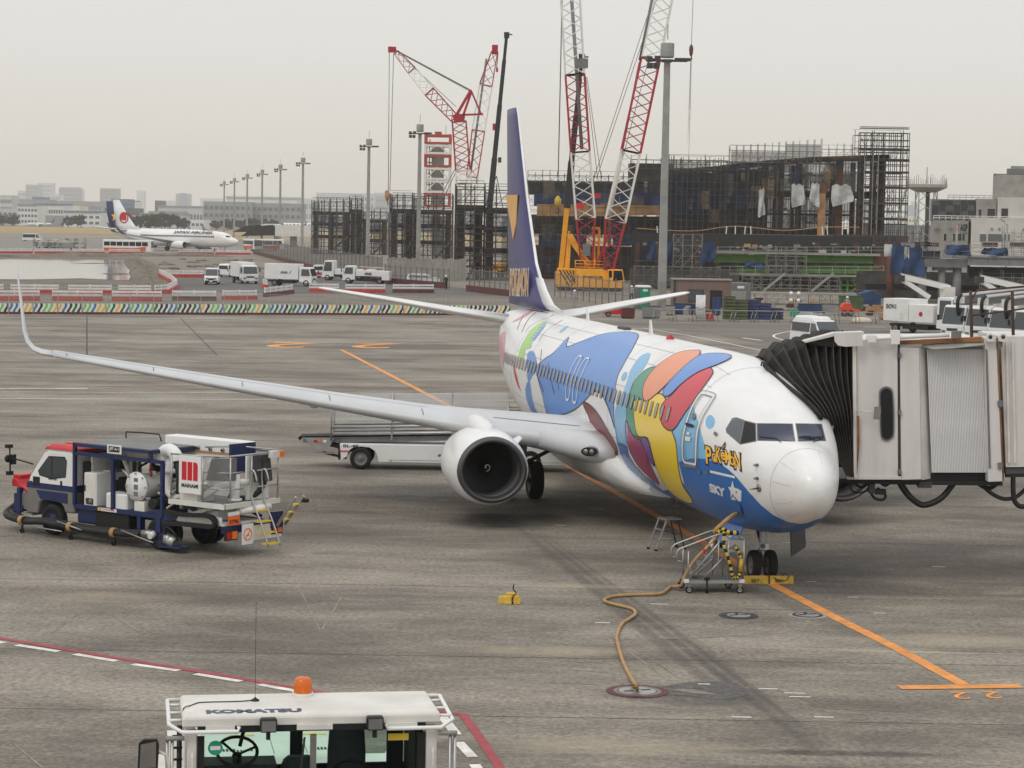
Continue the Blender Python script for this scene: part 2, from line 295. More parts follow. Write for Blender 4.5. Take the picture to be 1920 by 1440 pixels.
# pond
mat('water',(74,76,74),.06,0,0,1,spec=1.0,bump=0)
pond=[(-300,524),(-60,523),(60,524),(150,522),(228,525.5),(246,525),(257,518),(259,507),(252,498),(246,491),(249,488),(200,487),(120,485.5),(-300,483)]
sheet('pond',gp(*pond),.02,'water')
sheet('mud_bar',gp((190,513),(214,511.5),(236,512.5),(246,514.5),(225,515.8),(200,515)),.03,'mud')
sheet('mud_bar',gp((130,494.3),(170,493),(225,493.6),(180,495)),.03,'mud')
def bank(name,line,w,h,m,seed=1):   # an irregular ridge of dug earth
    rnd=random.Random(seed); rs=[]
    P=[G(*p) for p in line]; Q=[]
    for a,b in zip(P,P[1:]): Q+= [a.lerp(b,t/5) for t in range(5)]
    for i,p in enumerate(Q):
        d=(Q[min(i+1,len(Q)-1)]-Q[max(i-1,0)]).normalized(); n=Vector((d.y,-d.x,0)); hh=h*(.5+rnd.random()*.8)*min(1,.25+i*.4,.25+(len(Q)-1-i)*.4)
        rs.append([p+n*(w*(t-.5)*(1+.3*rnd.random()))+Vector((0,0,hh*math.sin(PI*t)*(.75+.5*rnd.random())-.05)) for t in (0,.14,.28,.42,.56,.7,.84,1)])
    vs=[p for r in rs for p in r]; mb=MB(); mb.add(vs,[(i*8+j,i*8+j+1,i*8+j+9,i*8+j+8) for i in range(len(rs)-1) for j in range(7)],m,True)
    mb.build(name,kind='structure',fix=False)
bank('mud_bank',[(247,487),(253,500),(262,512),(263,525),(285,543),(300,549)],2.6,1.0,'mud',3)
bank('mud_bank',[(-200,482),(60,482),(180,481),(300,480),(470,482)],6,.8,'mud',5)
rnd=random.Random(11)
for i in range(34):   # lumps of broken concrete and soil on the flat
    p=G(rnd.uniform(250,560),rnd.uniform(486,512)); s=rnd.uniform(.5,1.3)
    mb=MB(); n=7
    mb.rings([[p+Vector((math.cos(2*PI*k/n)*s*q*rnd.uniform(.8,1.6),math.sin(2*PI*k/n)*s*q,h*s)) for k in range(n)] for q,h in ((1,-.05),(.9,.18),(.5,.34))],'stone',False).build('rubble_lump',kind='structure')
# ------------------------------------------------------------------ slab joints and painted markings
jb=MB()
def strip(mb,p,q,w,z,m,n=1):
    p=Vector(p); q=Vector(q); p.z=q.z=z; d=(q-p).normalized(); s_=Vector((d.y,-d.x,0))*w/2
    for i in range(n):
        a=p.lerp(q,i/n); b=p.lerp(q,(i+1)/n); mb.poly([a-s_,b-s_,b+s_,a+s_],m)
mat('joint',(66,62,58),.9,0,.3,.6)
for yy in [36.9,42.1,50.4,58.6,67,75.2,83.5,92,100.5,109,117.5,126,142,158,175,190]: strip(jb,(-60,yy,0),(60,yy+.9,0),.022 if yy<80 else .05,.003,'joint',6)
strip(jb,G(163,592),G(163,665),.09,.003,'joint'); strip(jb,G(338,596),G(407,666),.09,.003,'joint')
jb.build('slab_joints',kind='structure',fix=False)
def pline(name,pts,w,m,z=.008):
    mb=MB(); P=[G(*p) if len(p)==2 else Vector(p) for p in pts]
    L_=[];R_=[]
    for i,p in enumerate(P):
        d=(P[min(i+1,len(P)-1)]-P[max(i-1,0)]); d.z=0; d.normalize(); s_=Vector((d.y,-d.x,0))*w/2
        L_.append(Vector((p.x,p.y,z))-s_); R_.append(Vector((p.x,p.y,z))+s_)
    n=len(P); mb.add(L_+R_,[(i,i+1,n+i+1,n+i) for i in range(n-1)],m); return mb.build(name,kind='structure',fix=False)
pline('lead_in_line',[(1806,1284),(1680,1215),(1560,1155),(1430,1086),(1300,1007),(1150,921),(1000,838),(880,781),(760,718),(640,656)],.27,'line_orange')
pline('stop_bar',[(1686,1290),(1914,1287)],.34,'line_orange',.012)
def ground_text(s,px,w,h,m,rot,name):   # painted figures lying on the ground
    vs,fs=text_mesh(s,.01); o=G(*px); c,sn=math.cos(rot),math.sin(rot); mb=MB()
    mb.add([(o.x+(u-.5)*w*c-(v-.5)*h*sn,o.y+(u-.5)*w*sn+(v-.5)*h*c,.008) for u,v in vs],fs,m); mb.build(name,kind='structure',fix=False)
ground_text('2',(1801,1304.5),.32,.62,'line_orange',PI-.1,'stand_number'); ground_text('2',(1860,1303.5),.32,.62,'line_orange',PI-.1,'stand_number')
ground_text('2',(540,647),3.0,6.2,'line_orange',PI-.1,'stand_number'); ground_text('2',(698,648),3.0,6.2,'line_orange',PI-.1,'stand_number')
pline('number_line',[(496,641),(608,642)],.22,'line_orange'); pline('number_line',[(652,643),(735,644)],.22,'line_orange')
for nm,a,b,w,m in [('edge_line',(-120,594.5),(960,601.5),.2,'line_white'),('edge_line',(380,601),(960,607),.15,'line_white'),('edge_line',(-120,636.5),(960,645),.13,'line_white'),
   ('red_edge_line',(-120,723),(960,727),.14,'line_red'),('edge_line',(-120,734.5),(970,738.5),.13,'line_white'),('edge_line',(-120,747),(985,751),.16,'line_white')]: pline(nm,[a,((a[0]+b[0])/2,(a[1]+b[1])/2),b],w,m)
pline('arrow_mark',[(-60,728.5),(60,728.2),(165,728.6)],.34,'line_white')
pline('red_boundary_line',[(-80,1181),(0,1197),(200,1231),(400,1264),(500,1281),(640,1305)],.17,'line_red'); pline('red_boundary_line',[(818,1334),(868,1340),(900,1384),(945,1452)],.16,'line_red',.0085)
for a,b in [((32,1210),(110,1222)),((140,1227),(218,1240)),((249,1246),(335,1258)),((366,1264),(451,1278)),((486,1284),(560,1297)),((828,1342),(856,1378)),((860,1392),(886,1420)),((890,1434),(905,1456)),((-60,1195),(8,1206))]: pline('boundary_dash',[a,b],.17,'line_white')
pline('lane_line',[(1205,615),(1290,629),(1370,645),(1445,661),(1560,690)],.16,'line_white'); pline('lane_line',[(1086,603),(1290,605),(1500,607),(1700,612),(2200,640)],.13,'line_white')
pline('lane_line',smooth_poly([(1500,619),(1466,624),(1450,630),(1466,637),(1500,643)],4,False),.18,'line_white')
for a,b in [((1392,633.5),(1428,638.5)),((1456,647),(1492,651.5)),((1620,613),(1660,613.5))]: pline('lane_dash',[a,b],.3,'line_white')
dm=MB(); rnd=random.Random(4)
for px,py in [(172,697),(171,709),(173,725),(175,740),(174,757),(177,776),(180,797),(343,671),(346,681),(372,726),(384,741),(395,758),(150,830),(290,835),(425,823),(1400,1000),(1120,955),(1245,1000),(1245,1010),(1520,1091),(1600,1120),(1760,1063),(1440,1292),(1490,1300),(1500,1307),(1320,1283),(1545,1345),(1390,1345),(1050,985),(830,938),(700,735),(555,805),(100,835),(1235,1133),(1130,1168),(1650,1150),(1480,1018),(600,640)]:
    p=G(px,py); w=rnd.uniform(.1,.2); dm.poly([(p.x-w,p.y-.03,.006),(p.x+w,p.y-.03,.006),(p.x+w,p.y+.035,.006),(p.x-w,p.y+.035,.006)],'line_white')
dm.build('tie_down_marks',kind='structure',fix=False)
mat('scuff',(143,134,119),.9,0,.3,1.5)
sheet('asphalt_patch',gp((1236,1288),(1290,1279),(1372,1277),(1408,1296),(1392,1306),(1340,1313),(1300,1306),(1250,1303)),.0045,'asphalt'); sheet('concrete_patch',gp((1246,1292),(1300,1293),(1352,1303),(1300,1300)),.0062,'scuff')
for P,w in [([(1165,1214),(1205,1240),(1246,1272)],.05),([(1182,1212),(1230,1242),(1276,1274)],.03),([(150,1148),(100,1185)],.05),([(205,1150),(262,1185)],.05),([(640,1120),(604,1180)],.05),([(560,1100),(600,1182)],.035),([(1030,1280),(1120,1284)],.05),([(1040,1232),(1125,1236)],.035),([(1050,1240),(1135,1244)],.03),([(1045,1248),(1130,1253)],.03),([(1060,1256),(1140,1261)],.03),([(1370,1142),(1500,1143),(1640,1139)],.05),([(1450,1292),(1560,1330),(1700,1334)],.04),([(1230,1200),(1400,1192)],.05),([(1480,1110),(1640,1124)],.03),([(20,1390),(80,1440)],.05),([(1560,1020),(1606,1034)],.05),([(700,1010),(760,1060)],.04),([(240,1010),(300,1075)],.04)]: pline('scuff_mark',P,w*.75,'scuff',.0055)
# pits in the apron
def pit(px,py,r,outer,ring,label,open_=False):
    p=G(px,py); t=thing('pit_cover',label,'pit cover',(p.x,p.y,0),.2)
    mk=lambda r0,r1,z0,z1,m:MB().lathe([(z0,r0),(z1,r0),(z1,r1),(z0,r1)],(0,0,0),(0,0,1),m,40,False)
    mk(r*.78,r,.0,.012,outer).build('collar',t); mk(r*.62,r*.775,0,.018,ring).build('frame_ring',t)
    MB().lathe([(0,r*.6),(.022,r*.6),(.026,r*.5),(.026,.002)],(0,0,0),(0,0,1),'galvanised',36,False).build('lid',t)
    for a in (.2,PI+.2,PI/2):
        MB().box(r*.3-.09,-.035,.026,r*.3+.09,.035,.03,'black_part').build('lifting_slot',t).rotation_euler=(0,0,a)
    return t
pit(1195,1297,.55,'barrier_maroon','mid_grey','round cable pit with red painted ring and power cable rising from it')
pit(1385,1155,.42,'dark_grey','dark_grey','round dark steel pit cover left of the orange lead-in line'); pit(1514,1154,.42,'concrete','dark_grey','round pit cover touching the orange lead-in line')
# ------------------------------------------------------------------ the airliner on the stand (x aft from the nose, y to starboard)
PSI=.181; AX,AY=6.652,48.767; ARZ=PI/2+PSI
AM=Matrix.Translation((AX,AY,0))@Matrix.Rotation(ARZ,4,'Z'); AI=AM.inverted()
jet=thing('airliner','white twin-engine airliner painted with colourful cartoon-style panels, nose facing the camera at the boarding bridge','airliner',(AX,AY,0),ARZ)
NOSE=[ # x, half width, top z, bottom z, centre z
(0,.02,2.57,2.53,2.55),(.06,.2,2.79,2.3,2.55),(.2,.36,2.96,2.12,2.55),(.45,.53,3.15,1.94,2.55),(.8,.69,3.33,1.78,2.56),(1.2,.84,3.46,1.64,2.6),(1.6,.99,3.53,1.5,2.65),(1.85,1.07,3.62,1.43,2.69),(2.2,1.18,3.90,1.36,2.74),(2.55,1.29,4.17,1.3,2.79),(2.9,1.39,4.38,1.25,2.84),(3.4,1.50,4.60,1.2,2.9),(4.0,1.61,4.77,1.16,2.96),(4.8,1.72,4.92,1.13,3.02),(5.7,1.80,5.03,1.11,3.07),(6.7,1.86,5.09,1.1,3.1),(8,1.88,5.12,1.1,3.11),
(25,1.88,5.14,1.11,3.13),(26.5,1.86,5.14,1.22,3.18),(28,1.80,5.14,1.46,3.28),(30,1.62,5.14,1.9,3.48),(32,1.37,5.14,2.46,3.74),(34,1.05,5.12,3.13,4.05),(36,.66,5.02,3.8,4.38),(37.4,.34,4.9,4.24,4.56),(38,.14,4.8,4.45,4.62)]
def lerp_tab(x):
    T=NOSE; x=max(0,min(38,x))
    for i in range(len(T)-1):
        if x<=T[i+1][0]:
            a,b=T[i],T[i+1]; h=b[0]-a[0]; t=(x-a[0])/h; p=T[max(i-1,0)]; q=T[min(i+2,len(T)-1)]
            if i==0: return [u+(w-u)*math.sqrt(t) for u,w in zip(a[1:],b[1:])]
            o=[]
            for k in range(1,5):
                def sl(u,v,w):   # monotone slopes
                    s1=(v[k]-u[k])/max(1e-6,v[0]-u[0]); s2=(w[k]-v[k])/max(1e-6,w[0]-v[0])
                    return 0 if s1*s2<=0 else 2*s1*s2/(s1+s2)
                m0=sl(p,a,b) if i>0 else (b[k]-a[k])/h; m1=sl(a,b,q) if i<len(T)-2 else (b[k]-a[k])/h
                t2=t*t;t3=t2*t
                o.append((2*t3-3*t2+1)*a[k]+(t3-2*t2+t)*h*m0+(-2*t3+3*t2)*b[k]+(t3-t2)*h*m1)
            return o
def S(x,th,off=0.0):    # skin point; th in degrees from starboard (0) over the top (90)
    w,tp,bt,c=lerp_tab(x); t=R(th); ct,st=math.cos(t),math.sin(t); e=.94 if x>3 else .94+.0*x
    y=w*math.copysign(abs(ct)**e,ct); z=c+((tp-c) if st>0 else (c-bt))*math.copysign(abs(st)**e,st)
    if off:
        d=.02; a=S(x+d,th)-S(max(0,x-d),th); b=S(x,th+1)-S(x,th-1); n=b.cross(a)
        if n.length>1e-9:
            n.normalize(); p=Vector((x,y,z))
            if n.dot(Vector((0,y,z-c)))<0: n=-n
            return p+n*off
    return Vector((x,y,z))
stx=[0,.015,.03,.06,.1,.15,.2,.28,.36,.45,.55,.66,.8,.95,1.1,1.25,1.4,1.55,1.7,1.78,1.86,1.95,2.05,2.2,2.35,2.5,2.65,2.8,3,3.2,3.45,3.7,4,4.3,4.6,5,5.4,5.8,6.3,6.8,7.4,8]+[8+i*.85 for i in range(1,21)]+[25+i*.5 for i in range(1,27)]
NS=96
fb=MB(); fb.rings([[S(x,360*k/NS) for k in range(NS)] for x in stx],'aircraft_white',True,True)
body=fb.build('fuselage',jet)
BV=BVHTree.FromPolygons([v for v in fb.v],fb.f)
def hit(px,py):
    o=AI@CP; d=(AI.to_3x3()@ray(px,py)).normalized(); loc,n,i,t=BV.ray_cast(o,d,500)
    return loc
def xt(px,py):
    l=hit(px,py)
    if l is None: return None
    lo,hi=-100.0,100.0
    # invert the section: find th by bisection on z
    w,tp,bt,c=lerp_tab(l.x); e=.94
    q=(l.z-c)/((tp-c) if l.z>c else (c-bt)); q=max(-1,min(1,q)); st=math.copysign(abs(q)**(1/e),q); ct=abs(l.y/w)**(1/e) if w>0 else 0
    th=math.degrees(math.atan2(st,ct)); 
    if l.y<0: th=(180-th) if th>=0 else (-180-th)
    return (l.x,th)
def to_xt(P,dens=3):
    out=[]
    n=len(P)
    for i in range(n):
        a,b=P[i],P[(i+1)%n]
        if len(a)==2 and len(b)==2:
            k=max(1,int(math.hypot(b[0]-a[0],b[1]-a[1])/dens))
            for j in range(k):
                r=xt(a[0]+(b[0]-a[0])*j/k,a[1]+(b[1]-a[1])*j/k)
                if r: out.append(r)
        elif len(a)==2:
            r=xt(*a)
            if r: out.append(r)
        else: out.append((a[1],a[2]))
    return out
KT=1.9*PI/180
def inside(p,P):
    c=False;n=len(P);x,y=p
    for i in range(n):
        x1,y1=P[i];x2,y2=P[(i+1)%n]
        if (y1>y)!=(y2>y) and x<(x2-x1)*(y-y1)/(y2-y1)+x1: c=not c
    return c
def decal(name,P,m,off=.005,parent=None,outline=None,ow=.035,px=True,grid=.16,label=None,om='ink'):
    Q=to_xt(P) if px else list(P)
    Q=[(x,t*KT) for x,t in Q]; q=[]
    for p in Q:
        if not q or math.hypot(p[0]-q[-1][0],p[1]-q[-1][1])>.012: q.append(p)
    if len(q)>2 and math.hypot(q[0][0]-q[-1][0],q[0][1]-q[-1][1])<.012: q.pop()
    pts=[Vector(p) for p in q]; n=len(pts)
    x0=min(p.x for p in pts);x1=max(p.x for p in pts);y0=min(p.y for p in pts);y1=max(p.y for p in pts)
    ex=[]; y=y0
    while y<y1:
        x=x0
        while x<x1:
            if inside((x,y),q): ex.append(Vector((x,y)))
            x+=grid
        y+=grid*.75
    vs,es,fs,_,_,_=geometry.delaunay_2d_cdt(pts+ex,[],[list(range(n))],1,1e-5)
    mb=MB(); mb.add([S(v.x,v.y/KT,off) for v in vs],[f for f in fs],m,True)
    o=mb.build(name,parent or jet,label,fix=False)
    if outline: ribbon(outline,q,ow,om,off+.003,o,True)
    return o,q
def ribbon(name,q,w,m,off,parent,closed=False):   # q in (x, arc metres)
    n=len(q); A=[];B=[]
    for i in range(n):
        a=q[(i-1)%n] if closed or i>0 else q[i]; b=q[(i+1)%n] if closed or i<n-1 else q[i]
        dx,dy=b[0]-a[0],b[1]-a[1]; l=math.hypot(dx,dy) or 1; nx,ny=-dy/l*w/2,dx/l*w/2
        A.append(S(q[i][0]+nx,(q[i][1]+ny)/KT,off)); B.append(S(q[i][0]-nx,(q[i][1]-ny)/KT,off))
    mb=MB(); k=n if closed else n-1
    mb.add(A+B,[(i,(i+1)%n,n+(i+1)%n,n+i) for i in range(k)],m,True); return mb.build(name,parent,fix=False)
def pxline(name,P,w,m,off,parent):
    q=[]
    for a,b in zip(P,P[1:]):
        k=max(1,int(math.hypot(b[0]-a[0],b[1]-a[1])/4))
        for j in range(k+1):
            r=xt(a[0]+(b[0]-a[0])*j/k,a[1]+(b[1]-a[1])*j/k)
            if r:
                p=(r[0],r[1]*KT)
                if not q or math.hypot(p[0]-q[-1][0],p[1]-q[-1][1])>.01: q.append(p)
    return ribbon(name,q,w,m,off,parent)
SP=smooth_poly
# painted panels (a plain generic scheme of coloured fields)
blue=SP([(1197,629),(1193,640),(1185,656),(1170,682),(1158,707),(1153,735),(1151,770),(1153,800),(1157,815),(1150,792),(1142,767),(1133,745),(1122,734),(1112,736),(1096,752),(1078,768),(1055,777),(1030,776),(1023,768),(1017,740),(1008,707),(1006,690),(1020,674),(1040,660),(1066,632),(1062,650),(1083,643),(1117,630),(1142,624.5),(1170,622),(1190,624)],3)
decal('painted_panel',blue,'wave_blue',.005,outline='panel_outline',label='large blue painted field on the mid fuselage')
decal('painted_panel',SP([(1220,664),(1208,664),(1196,673),(1181,697),(1172,727),(1154,768),(1154,800),(1161,830),(1175,836),(1177,800),(1176,760),(1182,732),(1192,708),(1208,690)],3),'pale_blue',.006,label='pale blue painted splash')
decal('painted_panel',SP([(1171,698),(1176,699),(1173,711),(1167,714),(1165,707)],3),'pale_blue',.006)
decal('painted_panel',[(1152,790),(1160,828),(1176,836),(1179,852),(1190,872),(1206,889),(1226,909),(1206,898),(1178,877),(1164,853),(1157,830)],'royal_blue',.009)
decal('painted_panel',SP([(1093,755),(1107,760),(1123,778),(1140,807),(1155,833),(1158,848),(1153,857),(1137,844),(1120,825),(1110,800),(1103,778)],3),'deep_red',.009,outline='panel_outline',label='dark red leaf-shaped painted panel')
bp_=[('panel_magenta',[(1175,787),(1173,813),(1181,845),(1199,876),(1228,903),(1236,907),(1226,884),(1212,852),(1199,822),(1186,814)],.006),
('panel_green',[(1227,688),(1205,698),(1187,721),(1177,758),(1176,790),(1184,811),(1196,823),(1216,821),(1232,780),(1236,740),(1233,700)],.009),
('panel_yellow',[(1190,752),(1212,750),(1236,738),(1250,752),(1258,800),(1268,830),(1272,870),(1280,908),(1297,934),(1298,943),(1280,938),(1256,920),(1238,893),(1226,858),(1216,822),(1198,818),(1191,795)],.013),
('panel_purple',[(1203,822),(1214,823),(1224,852),(1228,872),(1221,866),(1210,845)],.016),
('panel_red',[(1337,697),(1330,689.5),(1311,696),(1280,720),(1262,740),(1243,757),(1238,778),(1246,800),(1263,806),(1285,775),(1314,734),(1334,706)],.017),
('panel_orange',[(1314,661),(1301,657.5),(1272,662),(1244,678),(1223,697),(1209,720),(1206,741),(1212,753),(1226,744),(1242,730),(1266,706),(1298,681)],.021),
('wave_blue',[(1371,668.5),(1358,664.5),(1327,664),(1306,671),(1278,694),(1248,727),(1246,743),(1259,740),(1278,721),(1309,699),(1343,685.5),(1366,675)],.025)]
for m,P,o in bp_: decal('painted_panel',SP(P,3),m,o,outline='panel_outline',ow=.03)
pb,_=decal('painted_panel',[(1297,756),(1280,780),(1262,806),(1267,830),(1273,868),(1285,862.5),(1306,859),(1328,862.5),(1322,837),(1312,802),(1302,768)],'pale_blue',.005,label='pale blue painted field around the forward door')
decal('painted_panel',SP([(1331.7,778),(1338,782),(1340.5,790),(1338,799),(1331,804),(1325,800),(1323,791),(1326,782)],3),'pale_blue',.005)
nose_blue=[(1273,867),(1285,862),(1306,859),(1327,861),(1349,868),(1367,881),(1380,893),(1405,923),(1427,947),(1449,965),(1475,978),(1499,982.5),(1514,981),(1526,976),('s',.75,-110),('s',1.2,-140),('s',2,-165),('s',5,-165),('s',9.5,-165),('s',9.5,-100),('s',9.2,-70),('s',8.9,-52),(1283,906)]
decal('painted_panel',nose_blue,'royal_blue',.0065,label='deep blue painted belly under the nose')
decal('painted_panel',[(8.9,-100),(13.0,-100),(12.9,-66),(12.2,-48),(11.2,-36),(9,-42)],'royal_blue',.0055,px=False)
for P,m in [([(985,655),(996,652),(998,640),(1010,622),(1025,606),(1020,603),(1005,611),(990,626),(978,648),(972,668),(980,676),(984,664)],'leaf_green'),([(996,634),(1014,611),(1022,606),(1022,612),(1010,628),(1000,640)],'wave_blue'),([(1003,664),(998,658),(989,664),(988,700),(992,716),(1000,702),(1008,690)],'wave_blue'),([(1066,611),(1058,614),(1048,623),(1055,622)],'pale_blue'),
   ([(985,730),(993,712),(997,740),(1003,765),(1015,785),(1002,778),(990,757)],'wave_blue'),([(962,676),(968,700),(975,728),(978,735),(970,722),(964,700)],'panel_red'),([(1010,573),(990,585),(965,600),(962,604),(985,594)],'soft_pink'),([(937,630),(948,622),(946,650),(944,690),(940,690),(934,660)],'soft_pink')]:
    decal('painted_panel',SP(P,2),m,.006)
for P in [[(970,618),(975,604),(982,591)],[(978,624),(990,600),(1005,586)],[(985,622),(1000,608),(1040,590)],[(1010,640),(1025,620),(1055,600)],[(1012,690),(1016,655)],[(1020,735),(1008,705)],[(1040,738),(1030,700),(1028,680)],[(1048,730),(1044,700)],[(1110,735),(1118,732),(1130,742),(1142,768),(1152,802)]]: pxline('painted_stroke',SP(P,4,False),.03,'ink',.012,jet)
# lettering
def px_text(name,s,c00,c10,c01,m,off,bold=0,parent=None,warp=None,n=1):
    vs,fs=text_mesh(s,bold); mb=MB(); pts=[]
    for u,v in vs:
        x=c00[0]+(c10[0]-c00[0])*u+(c01[0]-c00[0])*v; y=c00[1]+(c10[1]-c00[1])*u+(c01[1]-c00[1])*v
        r=xt(x,y); pts.append(S(r[0],r[1],off) if r else S(3,0,off))
    mb.add(pts,fs,m,True); return mb.build(name,parent or jet,fix=False)
lets=[('P',1325.5,869,10.5,33),('O',1337,865.5,8.5,17),('K',1344.5,866.5,9.5,29),('e',1353.5,861.5,8,15),('M',1361.5,868,11,24),('O',1371,871.5,8.5,17),('N',1379,878,10.5,30)]
for ch,x,y,w,h in lets:
    o=px_text('painted_letter',ch,(x-2.6,y+3.0),(x+w+2.8,y+3.0+(w+5)*.26),(x-4.2,y-h-2.8),'letter_navy',.012,.085)
    px_text('letter_face',ch,(x,y),(x+w,y+w*.26),(x-1.4,y-h),'letter_gold',.02,.02,o)
decal('painted_letter',[(1354,841),(1361,829),(1360,838),(1356,843)],'letter_gold',.014,outline='panel_outline',ow=.04,om='letter_navy')
px_text('airline_lettering','SKY',(1332,922),(1361.5,932.5),(1330,905),'white_paint',.012,.06)
decal('name_bar',[(1332,881.5),(1379,892.5),(1378.5,897),(1332,886)],'white_paint',.012)
star=[]
cx,cy=1374.5,918
decal('airline_star',[(1374,901),(1377.5,914),(1388,917.5),(1380,922),(1383,936),(1374,926),(1371,934),(1370.5,921),(1366,913),(1371.5,913)],'white_paint',.012)
decal('airline_star',[(1384,919),(1391,919),(1390.5,940),(1384,938.5),(1380.5,928)],'white_paint',.012); decal('airline_star',[(1371,936),(1376,930),(1381,938)],'white_paint',.0122)
# skin joints
for x in (4.75,7.4,9.9,12.4,15.2,18.3,21.3,24.2,27.0): ribbon('skin_joint',[(x,t*KT) for t in range(-60,206,6)],.014,'spoiler_line',.0032,jet)
for t in (48,66,112,24,-14): ribbon('lap_joint',[(4.6+.8*i,t*KT) for i in range(29)],.012,'spoiler_line',.0034,jet)
for x,t in ((3.5,-12),(3.9,-14),(4.5,20),(8.4,-24),(10.6,-26),(3.2,18)): decal('notice_plate',[(x,t),(x+.16,t),(x+.16,t+2.6),(x,t+2.6)],'mid_grey',.03,px=False)
ribbon('cargo_door',[(10.2+1.25*u,(-18-30*v)*KT) for u,v in ((0,0),(.03,.0),(.97,0),(1,.03),(1,.97),(.97,1),(.03,1),(0,.97),(0,.03))],.02,'mid_grey',.031,jet,True)
# doors, windows
def frame(P,m,w,name,off,parent,sub=3): 
    q=[(x,t*KT) for x,t in to_xt(P,sub)]; return ribbon(name,q,w,m,off,parent,True)
dq=SP([(1320,738),(1337,742),(1338.5,747),(1319,779),(1310,806),(1307,834),(1306,868),(1302,870.5),(1285,866),(1281.5,847),(1283,819),(1289.5,791),(1300,763),(1312,742)],3)
dr=frame(dq,'white_paint',.075,'service_door',.03,jet); frame(SP([(1319,742),(1333,745),(1334.5,749),(1315,779),(1306.5,806),(1303.5,834),(1302,863),(1288,860),(1286,845),(1287,819),(1293.5,791),(1303,765)],3),'spoiler_line',.022,'door_seam',.032,dr); frame(SP([(1320.5,734),(1340,738.5),(1342,747),(1322,779),(1313,807),(1310,835),(1309.5,873),(1303,876),(1281,870.5),(1277.5,847),(1279,819),(1286,790),(1297,761),(1310,738.5)],3),'spoiler_line',.02,'door_seam',.031,dr)
decal('door_sill',[(1285,868),(1307,873),(1306,878),(1286,873)],'mid_grey',.034,dr); decal('door_window',SP([(1303.5,775),(1306.5,778),(1306,784),(1302.5,787),(1300,784),(1300.5,778)],3),'glass_grey',.034,dr)
decal('door_handle',SP([(1288,793),(1302,797),(1301,802),(1289,799)],2),'black_part',.034,dr); decal('notice_plate',[(1290,810),(1295,811),(1295,816),(1290,815)],'white_paint',.034,dr); decal('notice_plate',[(1287,818),(1297,820),(1296.5,828),(1287,826)],'white_paint',.034,dr)
for x,skip in [(6.25+.508*i,0) for i in range(52)]:
    if 13.9<x<14.35: continue
    zc=3.68
    if x>29.5: continue
    tc=None
    lo,hi=-10,60
    for _ in range(30):
        md=(lo+hi)/2
        if S(x,md).z<zc: lo=md
        else: hi=md
    t0=lo*KT; P=[(x+.102*math.copysign(abs(math.cos(a))**.6,math.cos(a)),t0+.168*math.copysign(abs(math.sin(a))**.6,math.sin(a))) for a in [2*PI*k/16 for k in range(16)]]
    o,q=decal('cabin_window',[(p[0],p[1]/KT) for p in P],'window_shade',.028,px=False,grid=.5); ribbon('window_rim',q,.022,'mid_grey',.030,o,True)
for xc in (16.6,17.6):
    P=[(xc+.30*math.copysign(abs(math.cos(a))**.5,math.cos(a)),.30+.62*math.copysign(abs(math.sin(a))**.5,math.sin(a))) for a in [2*PI*k/28 for k in range(28)]]
    t0=0
    ribbon('overwing_exit',[(p[0],p[1]+.32) for p in P],.05,'white_paint',.033,jet,True)
# cockpit glazing
def pane(P,m,inset,name,label=None):
    fr,_=decal(name+'_frame',P,'mid_grey',.004,grid=.09)
    cx=sum(p[0] for p in P)/len(P); cy=sum(p[1] for p in P)/len(P)
    I=[]
    for p in P:
        dx,dy=p[0]-cx,p[1]-cy; l=math.hypot(dx,dy); I.append((p[0]-dx/l*inset,p[1]-dy/l*inset))
    decal('pane',I,m,.009,fr,grid=.09,label=label); return fr
pane([(1373,784),(1381,782.5),(1396,787.5),(1387.5,833.5),(1362,811),(1361,804)],'glass_grey',3.5,'side_window'); pane([(1396,788),(1417.5,793.5),(1418.5,828),(1387,834)],'black_part',2.4,'side_window','opened cockpit side window')
pane([(1418.5,793.5),(1486.5,794.5),(1491.5,828),(1419.5,826.5)],'glass_blue',2.6,'windshield'); pane([(1491,794),(1541,794.5),(1549,827),(1496.5,828)],'glass_blue',2.6,'windshield')
for a,b in (((1424,819.5),(1456,823)),((1520,822),(1544,819.5))): pxline('wiper',[a,b,(b[0]+(9 if a[0]<1500 else -20),b[1]+(8 if a[0]<1500 else 11))],.035,'black_part',.022,jet)
# radome seam, strips, probes
rq=[]
for k in range(60):
    a=2*PI*k/60; rq.append((1.02-.1*math.sin(a),math.degrees(a)*KT))
ribbon('radome_seam',rq,.009,'spoiler_line',.003,jet,True)
for t in (150,38,5,-28,-60,110,-100): ribbon('lightning_strip',[(.95-.05*i,t*KT) for i in range(12)],.012,'spoiler_line',.004,jet)
for px_,py_ in ((1421,872),(1421,897)):
    l=hit(px_,py_); mb=MB(); n=Vector((0,1,0)); mb.tube([l,l+Vector((-.02,.09,0)),l+Vector((-.16,.12,0))],[.04,.028,.014],'steel'); mb.build('pitot_probe',jet)
l=hit(1423,915); MB().lathe([(0,.09),(.015,.085),(.02,.002)],l,(-.2,1,-.1),'steel',16).tube([l+V(0,.01,0),l+V(.02,.1,-.02),l+V(.16,.16,-.05)],[.02,.018,.008],'dark_grey').build('vane_sensor',jet)
decal('power_panel',[(1378,946),(1389,944),(1394,964),(1390,969),(1382,966)],'royal_blue',.03,label='opened ground power panel with the cable plugged in')
